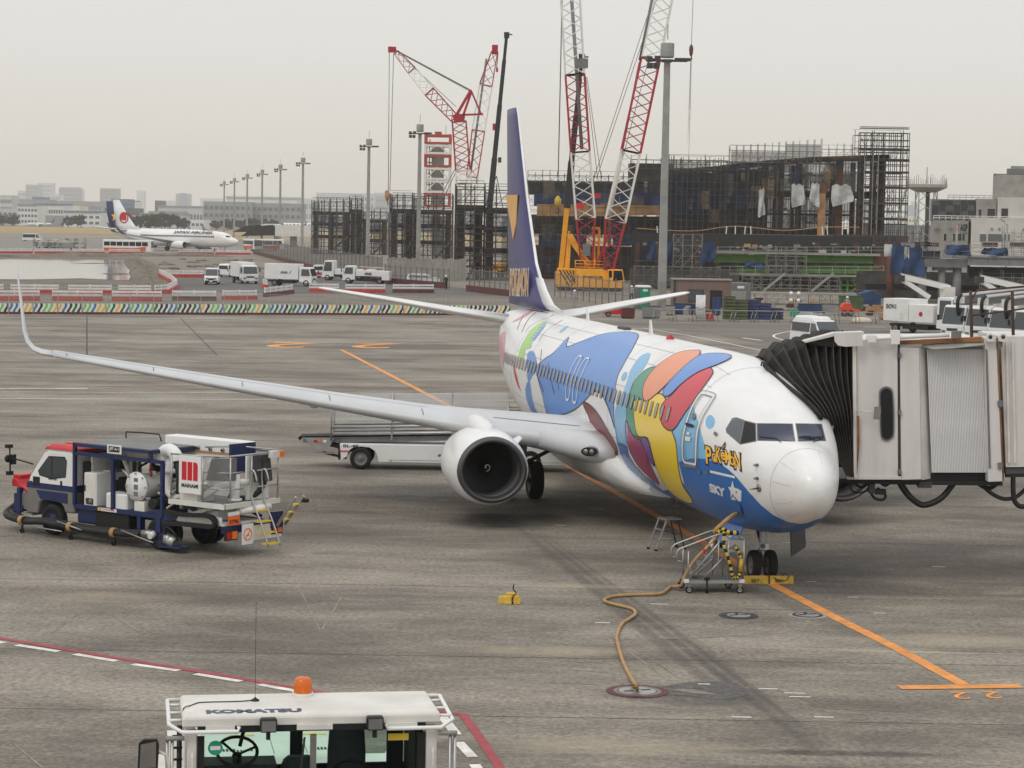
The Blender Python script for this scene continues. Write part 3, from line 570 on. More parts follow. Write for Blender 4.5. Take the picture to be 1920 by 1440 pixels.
# antennas and beacon on the roof
for x,h in ((23.6,.45),(15.2,.42),(31.5,.5)):
    z=S(x,90).z; MB().ext([(x,-.02,z-.03),(x+.36,-.02,z-.03),(x+.34,-.02,z+h),(x+.22,-.02,z+h)],(0,.04,0),'white_paint').build('blade_antenna',jet)
z=S(13.2,90).z; MB().lathe([(0,.12),(.05,.11),(.12,.06),(.14,.002)],(13.2,0,z-.01),(0,0,1),'tail_red',14).build('beacon_light',jet)
z=S(19,90).z; MB().box(18.2,-.12,z-.02,19.2,.12,z+.07,'dark_grey').build('antenna_fairing',jet,bevel=.05)
z=S(12.4,-90).z; MB().ext([(12.0,-.02,z+.03),(12.5,-.02,z+.03),(12.75,-.02,z-.42),(12.55,-.02,z-.42)],(0,.04,0),'mid_grey').build('blade_antenna',jet)
z=S(6.6,-90).z; MB().tube([(6.3,.3,z+.05),(6.4,.32,z-.1),(6.5,.35,z-.28)],[.02,.03,.02],'black_part').build('drain_mast',jet)
# wings
AF=[(0,0),(.006,.14),(.02,.26),(.06,.43),(.14,.60),(.28,.70),(.42,.68),(.6,.52),(.8,.28),(1,.02),(1,-.02),(.8,-.10),(.6,-.2),(.4,-.32),(.2,-.36),(.1,-.33),(.04,-.25),(.012,-.15)]
def af(x,y,z,c,tk,tw=0,cant=0,sgn=1):
    out=[]
    for u,v in AF:
        dx=u*c; dz=v*tk*c-u*c*math.tan(tw); out.append(Vector((x+dx,sgn*(y-dz*math.sin(cant)),z+dz*math.cos(cant))))
    return out
WS=[(1.2,12.9,8.3,2.02,.145,.03),(1.9,13.4,7.75,2.10,.14,.03),(3.4,14.55,6.65,2.28,.13,.025),(4.83,15.35,5.75,2.45,.12,.02),(5.9,15.9,4.95,2.58,.118,.015),(8.5,17.25,4.0,2.92,.115,.01),(11.5,18.8,3.0,3.33,.112,0),(14.5,20.35,2.15,3.76,.11,-.01),(16.6,21.45,1.62,4.06,.11,-.02)]
def wing(sg,nm='wing'):
    mb=MB(); mb.rings([af(x,y,z,c,t,w,0,sg) for y,x,c,z,t,w in WS],'wing_grey',True,True); w=mb.build(nm,jet)
    wl=[(16.6,21.45,1.62,4.06,0),(16.95,21.65,1.5,4.11,.25),(17.2,21.85,1.38,4.21,.6),(17.38,22.1,1.25,4.42,1.0),(17.48,22.4,1.1,4.75,1.28),(17.58,23.0,.85,5.5,1.4),(17.7,23.7,.55,6.3,1.42),(17.75,24.05,.36,6.62,1.42)]
    mb=MB(); mb.rings([af(x,y,z,c,.10,0,k,sg) for y,x,c,z,k in wl],'wing_grey',True,True); mb.build('winglet',jet)
    # slat and leading edge gaps, spoilers
    def top(y,u,off=.006):
        for a,b in zip(WS,WS[1:]):
            if a[0]<=y<=b[0]:
                t=(y-a[0])/(b[0]-a[0]); x,c,z,tk,tw=[a[i]+(b[i]-a[i])*t for i in range(1,6)]
                for (u0,v0),(u1,v1) in zip(AF[:9],AF[1:10]):
                    if u0<=u<=u1:
                        v=v0+(v1-v0)*(u-u0)/(u1-u0); return Vector((x+u*c,sg*y,z+v*tk*c-u*c*math.tan(tw)+off))
    def wline(pts,w_,m,nm_):
        mb=MB(); P=[top(*p) for p in pts]
        for a,b in zip(P,P[1:]):
            d=(b-a).normalized(); s_=Vector((-d.y,d.x,0)).normalized()*w_/2; mb.poly([a-s_,b-s_,b+s_,a+s_],m)
        return mb.build(nm_,w,fix=False)
    def seq(y0,y1,u,n=14): return [(y0+(y1-y0)*i/n,u) for i in range(n+1)]
    wline(seq(6.1,16.4,.17,24),.03,'spoiler_line','slat_seam')
    for y in (6.3,8.8,11.2,13.7,16.2): wline([(y,.02),(y,.06),(y,.10),(y,.17)],.035,'spoiler_line','slat_gap')
    for y0,y1 in ((6.6,8.2),(8.3,9.9),(10,11.4),(11.5,12.9)):
        wline(seq(y0,y1,.62,4)+[(y1,.72)]+seq(y1,y0,.8,4)+[(y0,.62)],.03,'spoiler_line','spoiler_seam')
    wline(seq(2.2,4.4,.1,6),.05,'dark_grey','krueger_seam')
    # flap track fairings
    for y,zz in ((6.5,2.82),(9.05,3.16)):
        x=15.9+(y-5.9)*.52+(3.0 if y<8 else 2.2 if y<10 else 1.6); mb=MB()
        mb.rings([[Vector((x+t,sg*(y+r*.6*math.cos(k)),zz-.22+q+r*.95*math.sin(k))) for k in [2*PI*i/12 for i in range(12)]] for t,r,q in ((-1.2,.03,.02),(-.9,.13,.0),(-.4,.2,-.05),(.3,.23,-.08),(1.0,.21,-.1),(1.7,.13,-.08),(2.2,.02,-.03))],'wing_grey').build('flap_fairing',jet)
    return w
wing(1); wing(-1)
# wing root fairing and landing lights
for sg in (1,-1):
    mb=MB(); rs=[]
    for x,hw,zt,zb in ((10.4,1.2,1.5,1.14),(11.4,1.62,1.8,1.05),(12.5,1.94,2.15,1.0),(13.6,2.1,2.45,.97),(15,2.17,2.5,.94),(18,2.17,2.45,.92),(20.5,2.08,2.35,.95),(22.5,1.85,2.1,1.02),(24.3,1.45,1.75,1.13)):
        rs.append([Vector((x,sg*hw*f,zb+(zt-zb)*g)) for f,g in ((0,0),(.45,.0),(.75,.10),(.93,.32),(1,.6),(.97,.82),(.88,1.0),(.5,1.0),(0,1.0))])
    mb.rings(rs,'aircraft_white',True,True).build('belly_fairing',jet)
    # glove with the landing light lens
    mb=MB(); mb.rings([af(x,y,z,c,t,.03,0,sg) for y,x,c,z,t in ((1.7,12.2,5,2.02,.17),(2.2,12.75,4.6,2.06,.17),(2.9,13.9,3.6,2.16,.19),(3.3,14.4,2.6,2.24,.2))],'wing_grey').build('wing_glove',jet)
    LP=Vector((12.62,sg*2.32,2.12)); dd=Vector((-.82,sg*.52,-.05)).normalized()
    a=Vector((-dd.y,dd.x,0)).normalized(); b=a.cross(dd)
    lo=MB().rings([[LP+dd*t+a*(.22*r*math.cos(k))+b*(.125*r*math.sin(k)) for k in [2*PI*i/20 for i in range(20)]] for t,r in ((-.25,1.0),(.03,1.0),(.05,.9))],'glass_dark').build('landing_light',jet)
    for k in (-.08,.09): MB().lathe([(0,.07),(.01,.06),(.012,.002)],LP+dd*.052+a*k,dd,'steel',12).build('lamp',lo)
# engines
def engine(sg):
    o=Vector((12.75,sg*4.9,1.57))
    def ring(t,r,flat=1.0,n=40):
        out=[]
        for i in range(n):
            k=2*PI*i/n; y=r*math.cos(k)*(1+.03*(1-abs(math.sin(k)))); z=r*math.sin(k)
            if z<0: z*=.93*flat+ (1-flat)*.0 if flat<1 else .94
            out.append(o+Vector((t,y,z)))
        return out
    e=MB().rings([ring(.16,.93),ring(.35,1.0),(ring(.7,1.045)),ring(1.2,1.07),ring(1.9,1.06),ring(2.6,1.0),ring(3.3,.9),ring(3.7,.83),ring(3.68,.78)],'aircraft_white',True,False).build('engine',jet)
    MB().rings([ring(.16,.93),ring(.07,.90),ring(.02,.87),ring(0,.84),ring(.02,.80),ring(.1,.765),ring(.25,.745)],'lip_metal',True,False).build('inlet_lip',e)
    MB().rings([ring(.25,.745),ring(.5,.75),ring(.8,.77),ring(1.47,.78)],'mid_grey',True,False).build('inlet_duct',e,fix=False)
    fan=MB(); fc=o+Vector((1.35,0,0)); fan.lathe([(.1,.79),(.1,.02)],fc,(1,0,0),'black_part',32)
    for i in range(24):
        k=2*PI*i/24; pts=[]
        for r,tw,w in ((.24,.9,.07),(.4,.75,.085),(.6,.55,.1),(.765,.4,.105)):
            for s_ in (-1,1):
                aa=k+s_*w*math.cos(tw)/max(r,.3)*.9; pts.append(fc+Vector((s_*w*math.sin(tw)*.5-.05,r*math.cos(aa),r*math.sin(aa))))
        fan.add(pts,[(0,1,3,2),(2,3,5,4),(4,5,7,6)],'fan_metal',True)
    fan.build('fan',e,fix=False)
    sp=MB().lathe([(-.36,.004),(-.34,.045),(-.25,.1),(-.1,.17),(.02,.2)],fc,(1,0,0),'black_part',24); 
    cv=[]
    for i in range(22):
        a=-.4+i*.24; r=.025+.0045*i; cv.append(fc+Vector((-.355+.3*(r/.17)**1.5-.02,r*math.cos(a),r*math.sin(a))))
    sp.tube(cv,.019,'white_paint',5); sp.build('spinner',e)
    # chine, pylon, core, nozzle
    MB().rings([ring(3.3,.62),ring(3.9,.5),ring(4.4,.4)],'steel',True,True).build('core_nozzle',e); MB().lathe([(3.9,.3),(4.4,.26),(4.9,.02)],o,(1,0,0),'dark_grey',20).build('exhaust_cone',e)
    for s2 in (1,-1):
        k=R(38); c=o+Vector((.9,s2*1.03*math.cos(k),1.03*math.sin(k))); n=Vector((0,s2*math.cos(k),math.sin(k)))
        if s2!=sg: MB().ext([c+n*-.02,c+Vector((.25,0,0))+n*.24,c+Vector((.75,0,0))+n*.26,c+Vector((1.05,0,0))+n*-.02],(0,.02,.02),'white_paint').build('nacelle_chine',e)
    py=MB(); rs=[]
    for x,hw,z0,z1 in ((.75,.04,.95,1.02),(1.3,.26,.92,1.17),(2.0,.32,.88,1.28),(2.7,.3,.8,1.3),(3.6,.22,.65,1.2),(5.2,.1,.5,.9)):
        rs.append([o+Vector((x,hw*f,z0+(z1-z0)*g)) for f,g in ((1,0),(1,.5),(.75,.85),(.3,1),(-.3,1),(-.75,.85),(-1,.5),(-1,0))])
    py.rings(rs,'aircraft_white').build('pylon',jet)
    # small emblem on the cowl
    k0=R(142) if sg>0 else R(40)
    c=o+Vector((.95,1.06*math.cos(k0),1.06*math.sin(k0))); n=Vector((-.06,math.cos(k0),math.sin(k0))).normalized(); a=Vector((1,0,0)); b=n.cross(a).normalized()
    return e
engine(1); engine(-1)
# engine roundel on the outboard side of the starboard cowl
for sg in (1,):
    o=Vector((12.75,4.83,1.52)); q=[]
    def cowl(t,k,off=.012):
        r=.93+.14*min(1,(t-.16)/1.1)**.7+off; y=r*math.cos(k)*(1+.03*(1-abs(math.sin(k)))); return o+Vector((t,y,r*math.sin(k)))
    for nm,r0,r1,a0,a1,m in (('emblem_half',0,.17,0,PI,'panel_red'),('emblem_half',0,.17,PI,2*PI,'white_paint'),('emblem_rim',.17,.2,0,2*PI,'ink'),):
        mb=MB(); n=20; vs=[];
        for i in range(n+1):
            a=a0+(a1-a0)*i/n; vs+= [cowl(.75+r0*math.cos(a),R(52)-r0*math.sin(a)/1.0),cowl(.75+r1*math.cos(a),R(52)-r1*math.sin(a)/1.0)]
        mb.add(vs,[(2*i,2*i+1,2*i+3,2*i+2) for i in range(n)],m,True); mb.build(nm,jet,fix=False)
# tail
def slab(secs,m,name,vert=False):
    mb=MB(); rs=[]
    for x,y,z,c,t in secs:
        rs.append([Vector((x+u*c, y+(v*t*c if vert else 0), z+(0 if vert else v*t*c))) for u,v in [(0,0),(.02,.35),(.1,.8),(.3,1),(.6,.75),(1,.03),(1,-.03),(.6,-.75),(.3,-1),(.1,-.8),(.02,-.35)]])
    mb.rings(rs,m); return mb.build(name,jet)
fin=slab([(30.3,0,5.2,7.6,.03),(31.2,0,5.5,6.6,.045),(32.6,0,6.3,5.5,.05),(34.6,0,9.1,4.0,.05),(36.65,0,12.2,2.35,.05),(36.9,0,12.5,2.1,.04)],'fin_indigo','fin',True)
slab([(27.6,0,5.26,3.6,.02),(29.3,0,5.45,2.6,.03),(30.6,0,5.9,2.0,.04),(31.35,0,6.3,1.6,.03)],'aircraft_white','dorsal_fin',True)
MB().tube([(31.2,0,5.95),(32.55,0,6.8),(34.58,0,9.2),(36.6,0,12.2),(36.95,0,12.5)],[.06,.055,.05,.045,.03],'aircraft_white',8).build('fin_leading_edge',jet)
def finpt(u,z): # u: metres aft of the leading edge
    le=32.6+(z-6.3)*(34.6-32.6)/2.8; return Vector((le+u,.215,z))
MB().ext([finpt(.6,9.25),finpt(3.0,9.25),finpt(2.7,8.4),finpt(2.5,7.6),finpt(1.5,8.2)],(0,.02,0),'fin_gold').build('fin_star',fin)
vs,fs=text_mesh('POKéMON',.05); mb=MB(); mb.add([Vector((36.2-3.7*u,.29,5.5+1.05*v+.1*u)) for u,v in vs],fs,'white_paint'); mb.build('fin_lettering',fin,fix=False)
mb=MB(); mb.add([Vector((36.15-3.6*u,.305,5.56+.93*v+.1*u)) for u,v in text_mesh('POKéMON',.0)[0]],fs if False else text_mesh('POKéMON',.0)[1],'fin_gold'); mb.build('fin_lettering',fin,fix=False)
for sg in (1,-1):
    slab([(33.4,sg*.5,4.7,4.0,.05),(35.0,sg*2.6,4.98,3.0,.05),(36.6,sg*4.9,5.33,2.1,.05),(38.0,sg*6.9,5.62,1.35,.045),(38.3,sg*7.15,5.66,1.0,.03)],'aircraft_white','tailplane')
# landing gear
ng=MB(); x=4.05
ng.cyl((x,0,1.5),(x-.02,0,.8),.085,'white_paint',14); ng.cyl((x-.02,0,.85),(x-.03,0,.34),.06,'steel',14); ng.cyl((x,-.3,.34),(x,.3,.34),.05,'steel',12); ng.tube([(x+.05,0,.8),(x+.32,0,.62),(x+.06,0,.42)],.03,'steel'); ng.cyl((x,0,.75),(x+.9,0,1.4),.045,'steel'); ng.box(x-.18,-.1,.72,x-.06,.1,.86,'white_paint'); ng.cyl((x-.2,.05,.8),(x-.17,.05,.8),.06,'glass_grey')
ngo=ng.build('nose_gear',jet)
for s_ in (1,-1): MB().wheel((x,s_*.2,.343),(0,1,0),.343,.2,'mid_grey',28).build('wheel',ngo)
d1=MB().ext([(3.5,.62,1.3),(4.95,.62,1.3),(4.95,.76,.95),(4.85,.9,.66),(3.6,.9,.66)],(0,.03,0),'sky_blue').build('gear_door',jet,'blue nose gear door with white code'); d2=MB().ext([(3.6,-.5,1.3),(4.75,-1.2,1.3),(4.75,-1.25,.7),(4.7,-1.22,.64),(3.6,-.55,.6)],(0,-.03,0),'dark_grey').build('gear_door',jet)
tm=MB(); text_on(tm,'3NG',(4.4,.875,.82),(-.5,0,0),(0,-.09,.24),'white_paint',.03); tm.build('door_lettering',d1,fix=False)
for s_ in (1,-1):
    mg=MB(); x=19.6; y=s_*2.86
    mg.cyl((x,y-s_*.1,2.2),(x,y,.57),.12,'steel',14); mg.cyl((x,y-.45,.57),(x,y+.45,.57),.08,'steel'); mg.cyl((x,y,1.0),(x-.1,y-s_*1.3,1.7),.06,'dark_grey'); mg.beam((x,y,1.0),(x+1.1,y,1.9),.08,.08,'dark_grey'); mg.ext([(x-.5,y+s_*.35,1.95),(x+.6,y+s_*.35,1.95),(x+.5,y+s_*.3,.95),(x-.4,y+s_*.3,.95)],(0,s_*.03,0),'aircraft_white')
    mo=mg.build('main_gear',jet)
    for w in (-.43,.43): MB().wheel((x,y+w,.565),(0,1,0),.565,.4,'mid_grey',28).build('wheel',mo)
# ------------------------------------------------------------------ fuel hydrant truck (x forward, y left, origin under the rear axle)
ft=thing('fuel_truck','red roofed hydrant fuel truck with navy pipe frame and white MAINAMI sign board','fuel truck',(-8.047,56.436,0),2.512)
ft_ch=MB().box(-2.15,.35,.62,4.6,.5,.84,'navy').box(-2.15,-.5,.62,4.6,-.35,.84,'navy').box(-.2,.8,.78,3.0,1.02,.9,'navy').box(-.2,-1.02,.78,3.0,-.8,.9,'navy').box(-.1,-.8,.8,2.95,.8,.86,'navy')
ft_ch.ext([(-.12,.82,.9),(-.12,.82,.62),(-.5,.82,.62),(-.75,.82,1.0),(.05,.82,1.0),(.3,.82,.88)],(0,.2,0),'navy').box(-2.2,-.95,.60,-2.05,.95,.72,'navy').box(-2.2,-.98,.72,-.3,1.0,.78,'navy')
ft_ch.build('chassis',ft)
for x,y in ((3.88,.85),(3.88,-.85)): MB().wheel((x,y,.4),(0,1,0),.4,.24,'hub_blue',28).build('wheel',ft)
for x,y in ((0,.92),(0,.62),(0,-.92),(0,-.62)): MB().wheel((x,y,.4),(0,1,0),.4,.22,'hub_blue',28).build('wheel',ft)
# cab
cab=MB()
pr=[(3.05,.9),(3.05,1.28),(4.72,1.28),(4.83,1.24),(4.86,.75),(4.84,.5),(4.42,.5),(4.36,.78),(4.2,.88),(3.6,.88),(3.45,.75),(3.4,.62),(3.05,.62)]
cab.ext([(x,-.95,z) for x,z in pr],(0,1.9,0),'truck_grey')
up=[(3.05,1.3),(3.05,2.14),(3.2,2.2),(4.05,2.2),(4.2,2.12),(4.74,1.45),(4.78,1.3)]
cab.ext([(x,-.93,z) for x,z in up],(0,1.86,0),'white_paint'); cabo=cab.build('cab',ft,bevel=.03)
MB().ext([(3.03,-.955,1.16),(3.03,-.955,1.31),(4.8,-.955,1.31),(4.83,-.955,1.16)],(0,1.91,0),'navy').build('waist_band',cabo)
MB().ext([(3.3,.80,.86),(3.3,.80,1.12),(4.45,.8,1.12),(4.3,.8,.9)],(0,.17,0),'navy').build('wheel_arch',cabo)
rf=MB().rings([[V(x,y,z) for x,y in ((3.0+i,-.9+i),(4.22-i*1.3,-.9+i),(4.22-i*1.3,.9-i),(3.0+i,.9-i))] for z,i in ((2.19,0),(2.25,.02),(2.32,.12),(2.34,.22))],'red_paint',False); 
for y in (-.5,-.25,0,.25,.5): rf.box(3.25,y-.04,2.335,3.85,y+.04,2.365,'red_paint')
rf.build('cab_roof',ft,bevel=.015)
sd=lambda y:[(3.34,y,1.52),(3.3,y,1.95),(3.38,y,2.05),(4.02,y,2.03),(4.42,y,1.62),(4.36,y,1.5),(3.9,y,1.44)]
for sg in (1,-1):
    dr=MB().ext([(3.12,sg*.935,1.2),(3.12,sg*.935,2.13),(4.06,sg*.935,2.13),(4.6,sg*.935,1.5),(4.62,sg*.935,1.2)],(0,sg*.012,0),'white_paint').build('door',cabo)
    MB().ext([(x+(.03 if x<3.8 else -.02),y,z+.0) for x,y,z in sd(sg*.948)],(0,sg*.006,0),'black_rubber').build('side_window_seal',ft); MB().ext([(3.68+(x-3.68)*.93,y,1.74+(z-1.74)*.9) for x,y,z in sd(sg*.956)],(0,sg*.003,0),'glass_cab').build('side_window',ft)
    MB().box(3.86,sg*.958,1.47,3.89,sg*.962,2.03,'black_rubber').build('quarter_light_bar',ft)
MB().ext([(4.36,.8,1.98),(4.36,-.8,1.98),(4.735,-.84,1.52),(4.735,.84,1.52)],(.012,0,.01),'glass_cab').build('windscreen',ft)
MB().box(3.5,.95,1.28,3.56,.965,1.42,'black_part').box(4.33,.95,1.22,4.58,.96,1.46,'black_part').build('door_handle',ft)
tm=MB(); text_on(tm,'MH-58',(4.0,.96,1.50-.08),(-.3,0,0),(0,0,.05),'ink',.02); tm.build('cab_lettering',ft,fix=False)
mr_=MB().tube([(4.75,.8,1.75),(5.2,.95,1.85),(5.4,1.0,1.85)],.02,'black_part').tube([(5.4,1.0,1.45),(5.42,1.0,2.2)],.022,'black_part').cbox((5.45,1.0,2.18),(.14,.16,.09),'black_part').lathe([(-.03,.002),(-.03,.1),(.03,.1),(.05,.002)],(5.48,1.0,1.85),(1,0,0),'black_part',14).cbox((5.4,.9,1.83),(.06,.16,.26),'black_part').cbox((5.42,1.0,1.48),(.12,.16,.1),'black_part'); mr_.build('mirror_arm',ft)
# front coupler frame, folded red coupling
fr=MB().box(5.0,-.95,.5,5.12,.95,.66,'navy').box(5.06,.85,.3,5.18,.97,1.12,'navy').box(5.06,-.97,.3,5.18,-.85,1.12,'navy').box(4.8,.4,.5,5.06,.52,.62,'navy').box(4.8,-.5,.5,5.06,-.38,.62,'navy').box(5.3,.7,.42,5.42,.85,.95,'navy').beam((5.1,.9,.5),(5.45,.8,.45),.08,.08,'navy'); fr.build('front_frame',ft)
MB().ext([(4.9,.3,.98),(5.35,.3,1.12),(5.52,.3,1.12),(5.52,.3,1.32),(5.3,.3,1.32),(5.22,.3,1.2),(4.88,.3,1.05)],(0,.55,0),'red_paint').ext([(5.3,.25,1.3),(5.58,.25,1.3),(5.58,.25,1.42),(5.3,.25,1.42)],(0,.5,0),'red_paint').build('folded_coupling',ft,bevel=.02)
MB().cyl((4.95,-.7,.7),(5.05,.6,.7),.13,'mid_grey',14).cbox((4.95,.75,.78),(.22,.3,.42),'truck_grey').build('coupler_drum',ft)
MB().box(4.6,.62,.44,5.0,.98,.48,'concrete').build('step',ft)
# hoses slung along the side
hz=MB(); hp=smooth_poly([(5.75,.4,.62),(5.7,.85,.42),(5.3,1.12,.36),(4.6,1.2,.31),(3.9,1.22,.36),(3.0,1.22,.33),(2.1,1.22,.31),(1.2,1.22,.33),(.45,1.18,.36)],5,False)
hz.tube(hp,.085,'hose_black',8); hz.tube([(p[0],p[1]-.16,p[2]+.03) for p in hp],.075,'hose_black',8); hz.build('delivery_hose',ft)
for x in (4.7,2.9,1.35): MB().lathe([(-.06,.095),(-.06,.125),(.06,.125),(.06,.095)],(x,1.21,.33),(1,0,0),'cable_tan',12).cyl((x,1.21,.2),(x,1.21,.06),.03,'black_part',8).lathe([(-.03,.05),(-.03,.06),(.03,.06),(.03,.05)],(x,1.21,.06),(0,1,0),'black_part',10).build('hose_clip',ft)
MB().tube([(3.3,1.3,.44),(2.4,1.31,.30)],.018,'alloy').tube([(4.0,1.32,.22),(3.1,1.32,.2)],.018,'alloy').tube([(1.0,1.3,.43),(.0,1.32,.25),(-.12,1.3,.23)],.018,'alloy').build('hose_pole',ft)
MB().cyl((.4,1.15,.38),(.12,1.08,.4),.11,'steel',12).cyl((.12,1.05,.4),(.12,1.2,.36),.09,'white_paint',10).build('hose_coupling',ft)
# pipe cage
cg=MB(); b=.085
for x in (2.98,1.6,-.12):
    for y in (1.0,-1.0): cg.box(x-b/2,y-b/2,.86,x+b/2,y+b/2,2.43 if x>2 else 2.2,'navy')
for y in (1.0,-1.0):
    cg.box(.25,y-b/2,2.36,2.98+b/2,y+b/2,2.36+b,'navy'); cg.box(-.16,y-b/2,2.14,2.98,y+b/2,2.14+b,'navy'); cg.box(.25,y-b/2,2.14,.25+b,y+b/2,2.42,'navy')
for x in (2.98,.29): cg.box(x-b/2,-1.0,2.36,x+b/2,1.0,2.36+b,'navy')
cg.build('pipe_cage',ft); MB().box(.3,-.98,2.43,2.98,.98,2.46,'mid_grey').build('cage_deck',ft)
js=MB().box(1.25,1.05,2.28,1.75,1.07,2.50,'white_paint').build('fuel_sign',ft); t_=MB().box(1.31,1.07,2.32,1.69,1.076,2.46,'black_part').build('sign_panel',js)
tm=MB(); text_on(tm,'JET A-1',(1.66,1.08,2.345),(-.32,0,0),(0,0,.09),'white_paint',.03); tm.build('sign_lettering',js,fix=False)
MB().tube([(2.9,-.7,2.45),(2.9,-.7,2.62),(2.4,-.7,2.64),(1.7,-.7,2.64),(1.62,-.7,2.47)],.02,'black_part').build('guard_rail',ft)
# equipment in the cage
cb=MB().box(2.2,.42,.86,2.64,1.0,1.72,'white_paint').build('control_cabinet',ft,bevel=.015); MB().ext([(2.3,1.003,.92),(2.56,1.003,.92),(2.58,1.003,1.02),(2.56,1.003,1.08),(2.3,1.003,1.08)],(0,.01,0),'dark_grey').lathe([(0,.06),(.02,.05),(.02,.002)],(2.4,1.012,1.0),(0,1,0),'mid_grey',12).build('vent_grille',cb); MB().box(2.58,1.003,1.25,2.61,1.02,1.4,'black_part').build('handle',cb); MB().box(2.215,1.0,.875,2.625,1.006,1.705,'old_white').build('cabinet_door',cb)
MB().box(1.62,.5,.86,1.9,.98,1.27,'white_paint').build('white_box',ft,bevel=.04); MB().box(1.15,.45,.86,1.57,.98,1.27,'white_paint').build('white_box',ft,bevel=.04)
vs=MB().lathe([(0,.30),(.5,.31),(1.2,.31),(1.3,.2),(1.32,.01)],(.85,.82,1.5),(0,-1,0),'old_white',24).build('filter_vessel',ft)
MB().lathe([(-.02,.01),(-.02,.36),(.04,.37),(.05,.3)],(.85,.93,1.5),(0,-1,0),'white_paint',30).build('vessel_cover',vs)
for k in range(8): MB().cyl((.85+.33*math.cos(k*PI/4),.93,1.5+.33*math.sin(k*PI/4)),(.85+.33*math.cos(k*PI/4),.99,1.5+.33*math.sin(k*PI/4)),.022,'alloy',6).build('bolt',vs)
for z,hh in ((1.68,.06),(1.5,.08),(1.33,.07)): MB().box(.78,.952,z-hh,.92,.957,z+hh*.6,'mid_grey').build('data_plate',vs)
MB().box(.55,.5,.86,.9,.95,1.14,'old_white').build('vessel_stand',ft)
pi=MB(); pi.tube(smooth_poly([(1.55,.55,1.0),(1.5,.5,1.6),(1.75,.5,2.1)],4,False),.06,'old_white'); pi.tube([(1.25,.4,1.3),(1.5,.2,2.0)],.06,'alloy'); pi.tube([(1.7,.3,2.25),(.4,.3,2.28)],.14,'old_white',12); pi.tube(smooth_poly([(.45,.3,2.28),(.2,.4,2.28),(.1,.55,2.0),(.08,.6,1.5),(-.1,.6,1.3),(-.6,.6,1.28)],5,False),.1,'white_paint',12); pi.lathe([(-.05,.12),(-.05,.16),(.05,.16),(.05,.12)],(.1,.56,1.92),(0,0,1),'white_paint',14); pi.tube(smooth_poly([(-.3,.5,1.0),(-.3,.5,1.7),(-.45,.5,1.8),(-.5,.5,1.2)],4,False),.06,'old_white',10); pi.build('pipework',ft)
el=MB().tube(smooth_poly([(.35,.55,2.05),(.3,.55,2.35),(.05,.6,2.45),(-.2,.65,2.36),(-.25,.65,2.2)],6,False),[.16]*30,'white_paint',14).lathe([(-.04,.12),(-.04,.19),(.04,.19),(.04,.12)],(.33,.55,2.1),(0,0,1),'white_paint',14).build('elbow_joint',ft)
MB().tube(smooth_poly([(-.25,.65,2.2),(-.4,.7,1.9),(-.45,.75,1.4)],5,False),.09,'hose_black',10).build('hose_drop',ft)
rl=MB().lathe([(-.25,.38),(-.25,.45),(-.2,.45),(-.2,.25),(.2,.25),(.2,.45),(.25,.45),(.25,.38)],(.9,-.25,1.82),(0,1,0),'black_part',28).lathe([(-.18,.25),(-.18,.36),(.18,.36),(.18,.25)],(.9,-.25,1.82),(0,1,0),'hose_black',24).build('hose_reel',ft)
MB().box(2.7,-.9,.9,2.95,.75,1.95,'black_part').box(2.66,-.7,1.5,2.72,.7,2.1,'old_white').build('engine_intake',ft)
MB().box(.0,-.7,.9,1.1,.2,1.35,'dark_grey').box(.2,.2,.9,.6,.5,1.2,'dark_grey').cyl((.3,.6,1.1),(.3,.95,1.1),.13,'black_part',14).build('pump_set',ft)
MB().box(1.1,.55,.32,2.3,.95,.78,'black_part').box(2.2,.6,.4,3.0,.9,.78,'navy').box(1.0,.5,.7,3.0,.9,.8,'navy').build('underframe_tank',ft,bevel=.03)
MB().box(-.1,.9,.45,.05,1.05,.8,'navy').build('bracket',ft); MB().box(.62,.85,.35,.74,1.02,.8,'navy').build('bracket',ft)
nb=MB().box(1.45,1.022,.80,2.0,1.026,.88,'white_paint').box(2.02,1.022,.80,2.12,1.026,.88,'safety_yellow').build('side_plate',ft); tm=MB(); text_on(tm,'DANGER',(1.95,1.03,.82),(-.44,0,0),(0,0,.045),'sign_red',.01); tm.build('plate_lettering',nb,fix=False)
MB().cyl((-.3,1.0,.3),(-.62,1.0,.22),.16,'alloy',14).tube(smooth_poly([(-.2,.95,.3),(-.35,1.1,.62),(-.6,1.08,.5),(-.65,1.0,.3)],4,False),.03,'hose_black').box(-.9,.85,.12,-.2,1.2,.17,'navy').cyl((-.35,1.02,.17),(-.35,1.02,.42),.13,'steel',14).build('pit_coupler',ft)
rc=random.Random(5)
for i in range(9):
    x=rc.uniform(-.2,1.5); z=rc.uniform(1.0,1.9); MB().tube(smooth_poly([(x,.2+.6*rc.random(),z),(x+rc.uniform(-.2,.2),.3+.5*rc.random(),z+.25),(x+rc.uniform(-.4,.4),.2+.5*rc.random(),z+.35)],4,False),rc.choice((.02,.03,.045)),rc.choice(('hose_black','old_white','steel')),7).build('small_pipe',ft)
for i in range(6):
    x,y,z=rc.uniform(-.1,1.3),rc.uniform(.3,.8),rc.uniform(1.2,2.0); MB().cyl((x,y,z),(x,y+.1,z),.07,'white_paint',12).lathe([(0,.05),(.03,.05),(.031,.01)],(x,y+.1,z),(0,1,0),'steel',10).build('valve',ft)
MB().tube([(.55,.72,1.75),(.55,.76,2.05)],.02,'sign_red').build('valve_lever',ft)
for i in range(5): MB().cbox((2.3+rc.uniform(-.2,.7),rc.uniform(-.3,.5),rc.uniform(1.0,2.0)),(.25,.3,.25),rc.choice(('black_part','mid_grey','old_white'))).build('engine_box',ft)
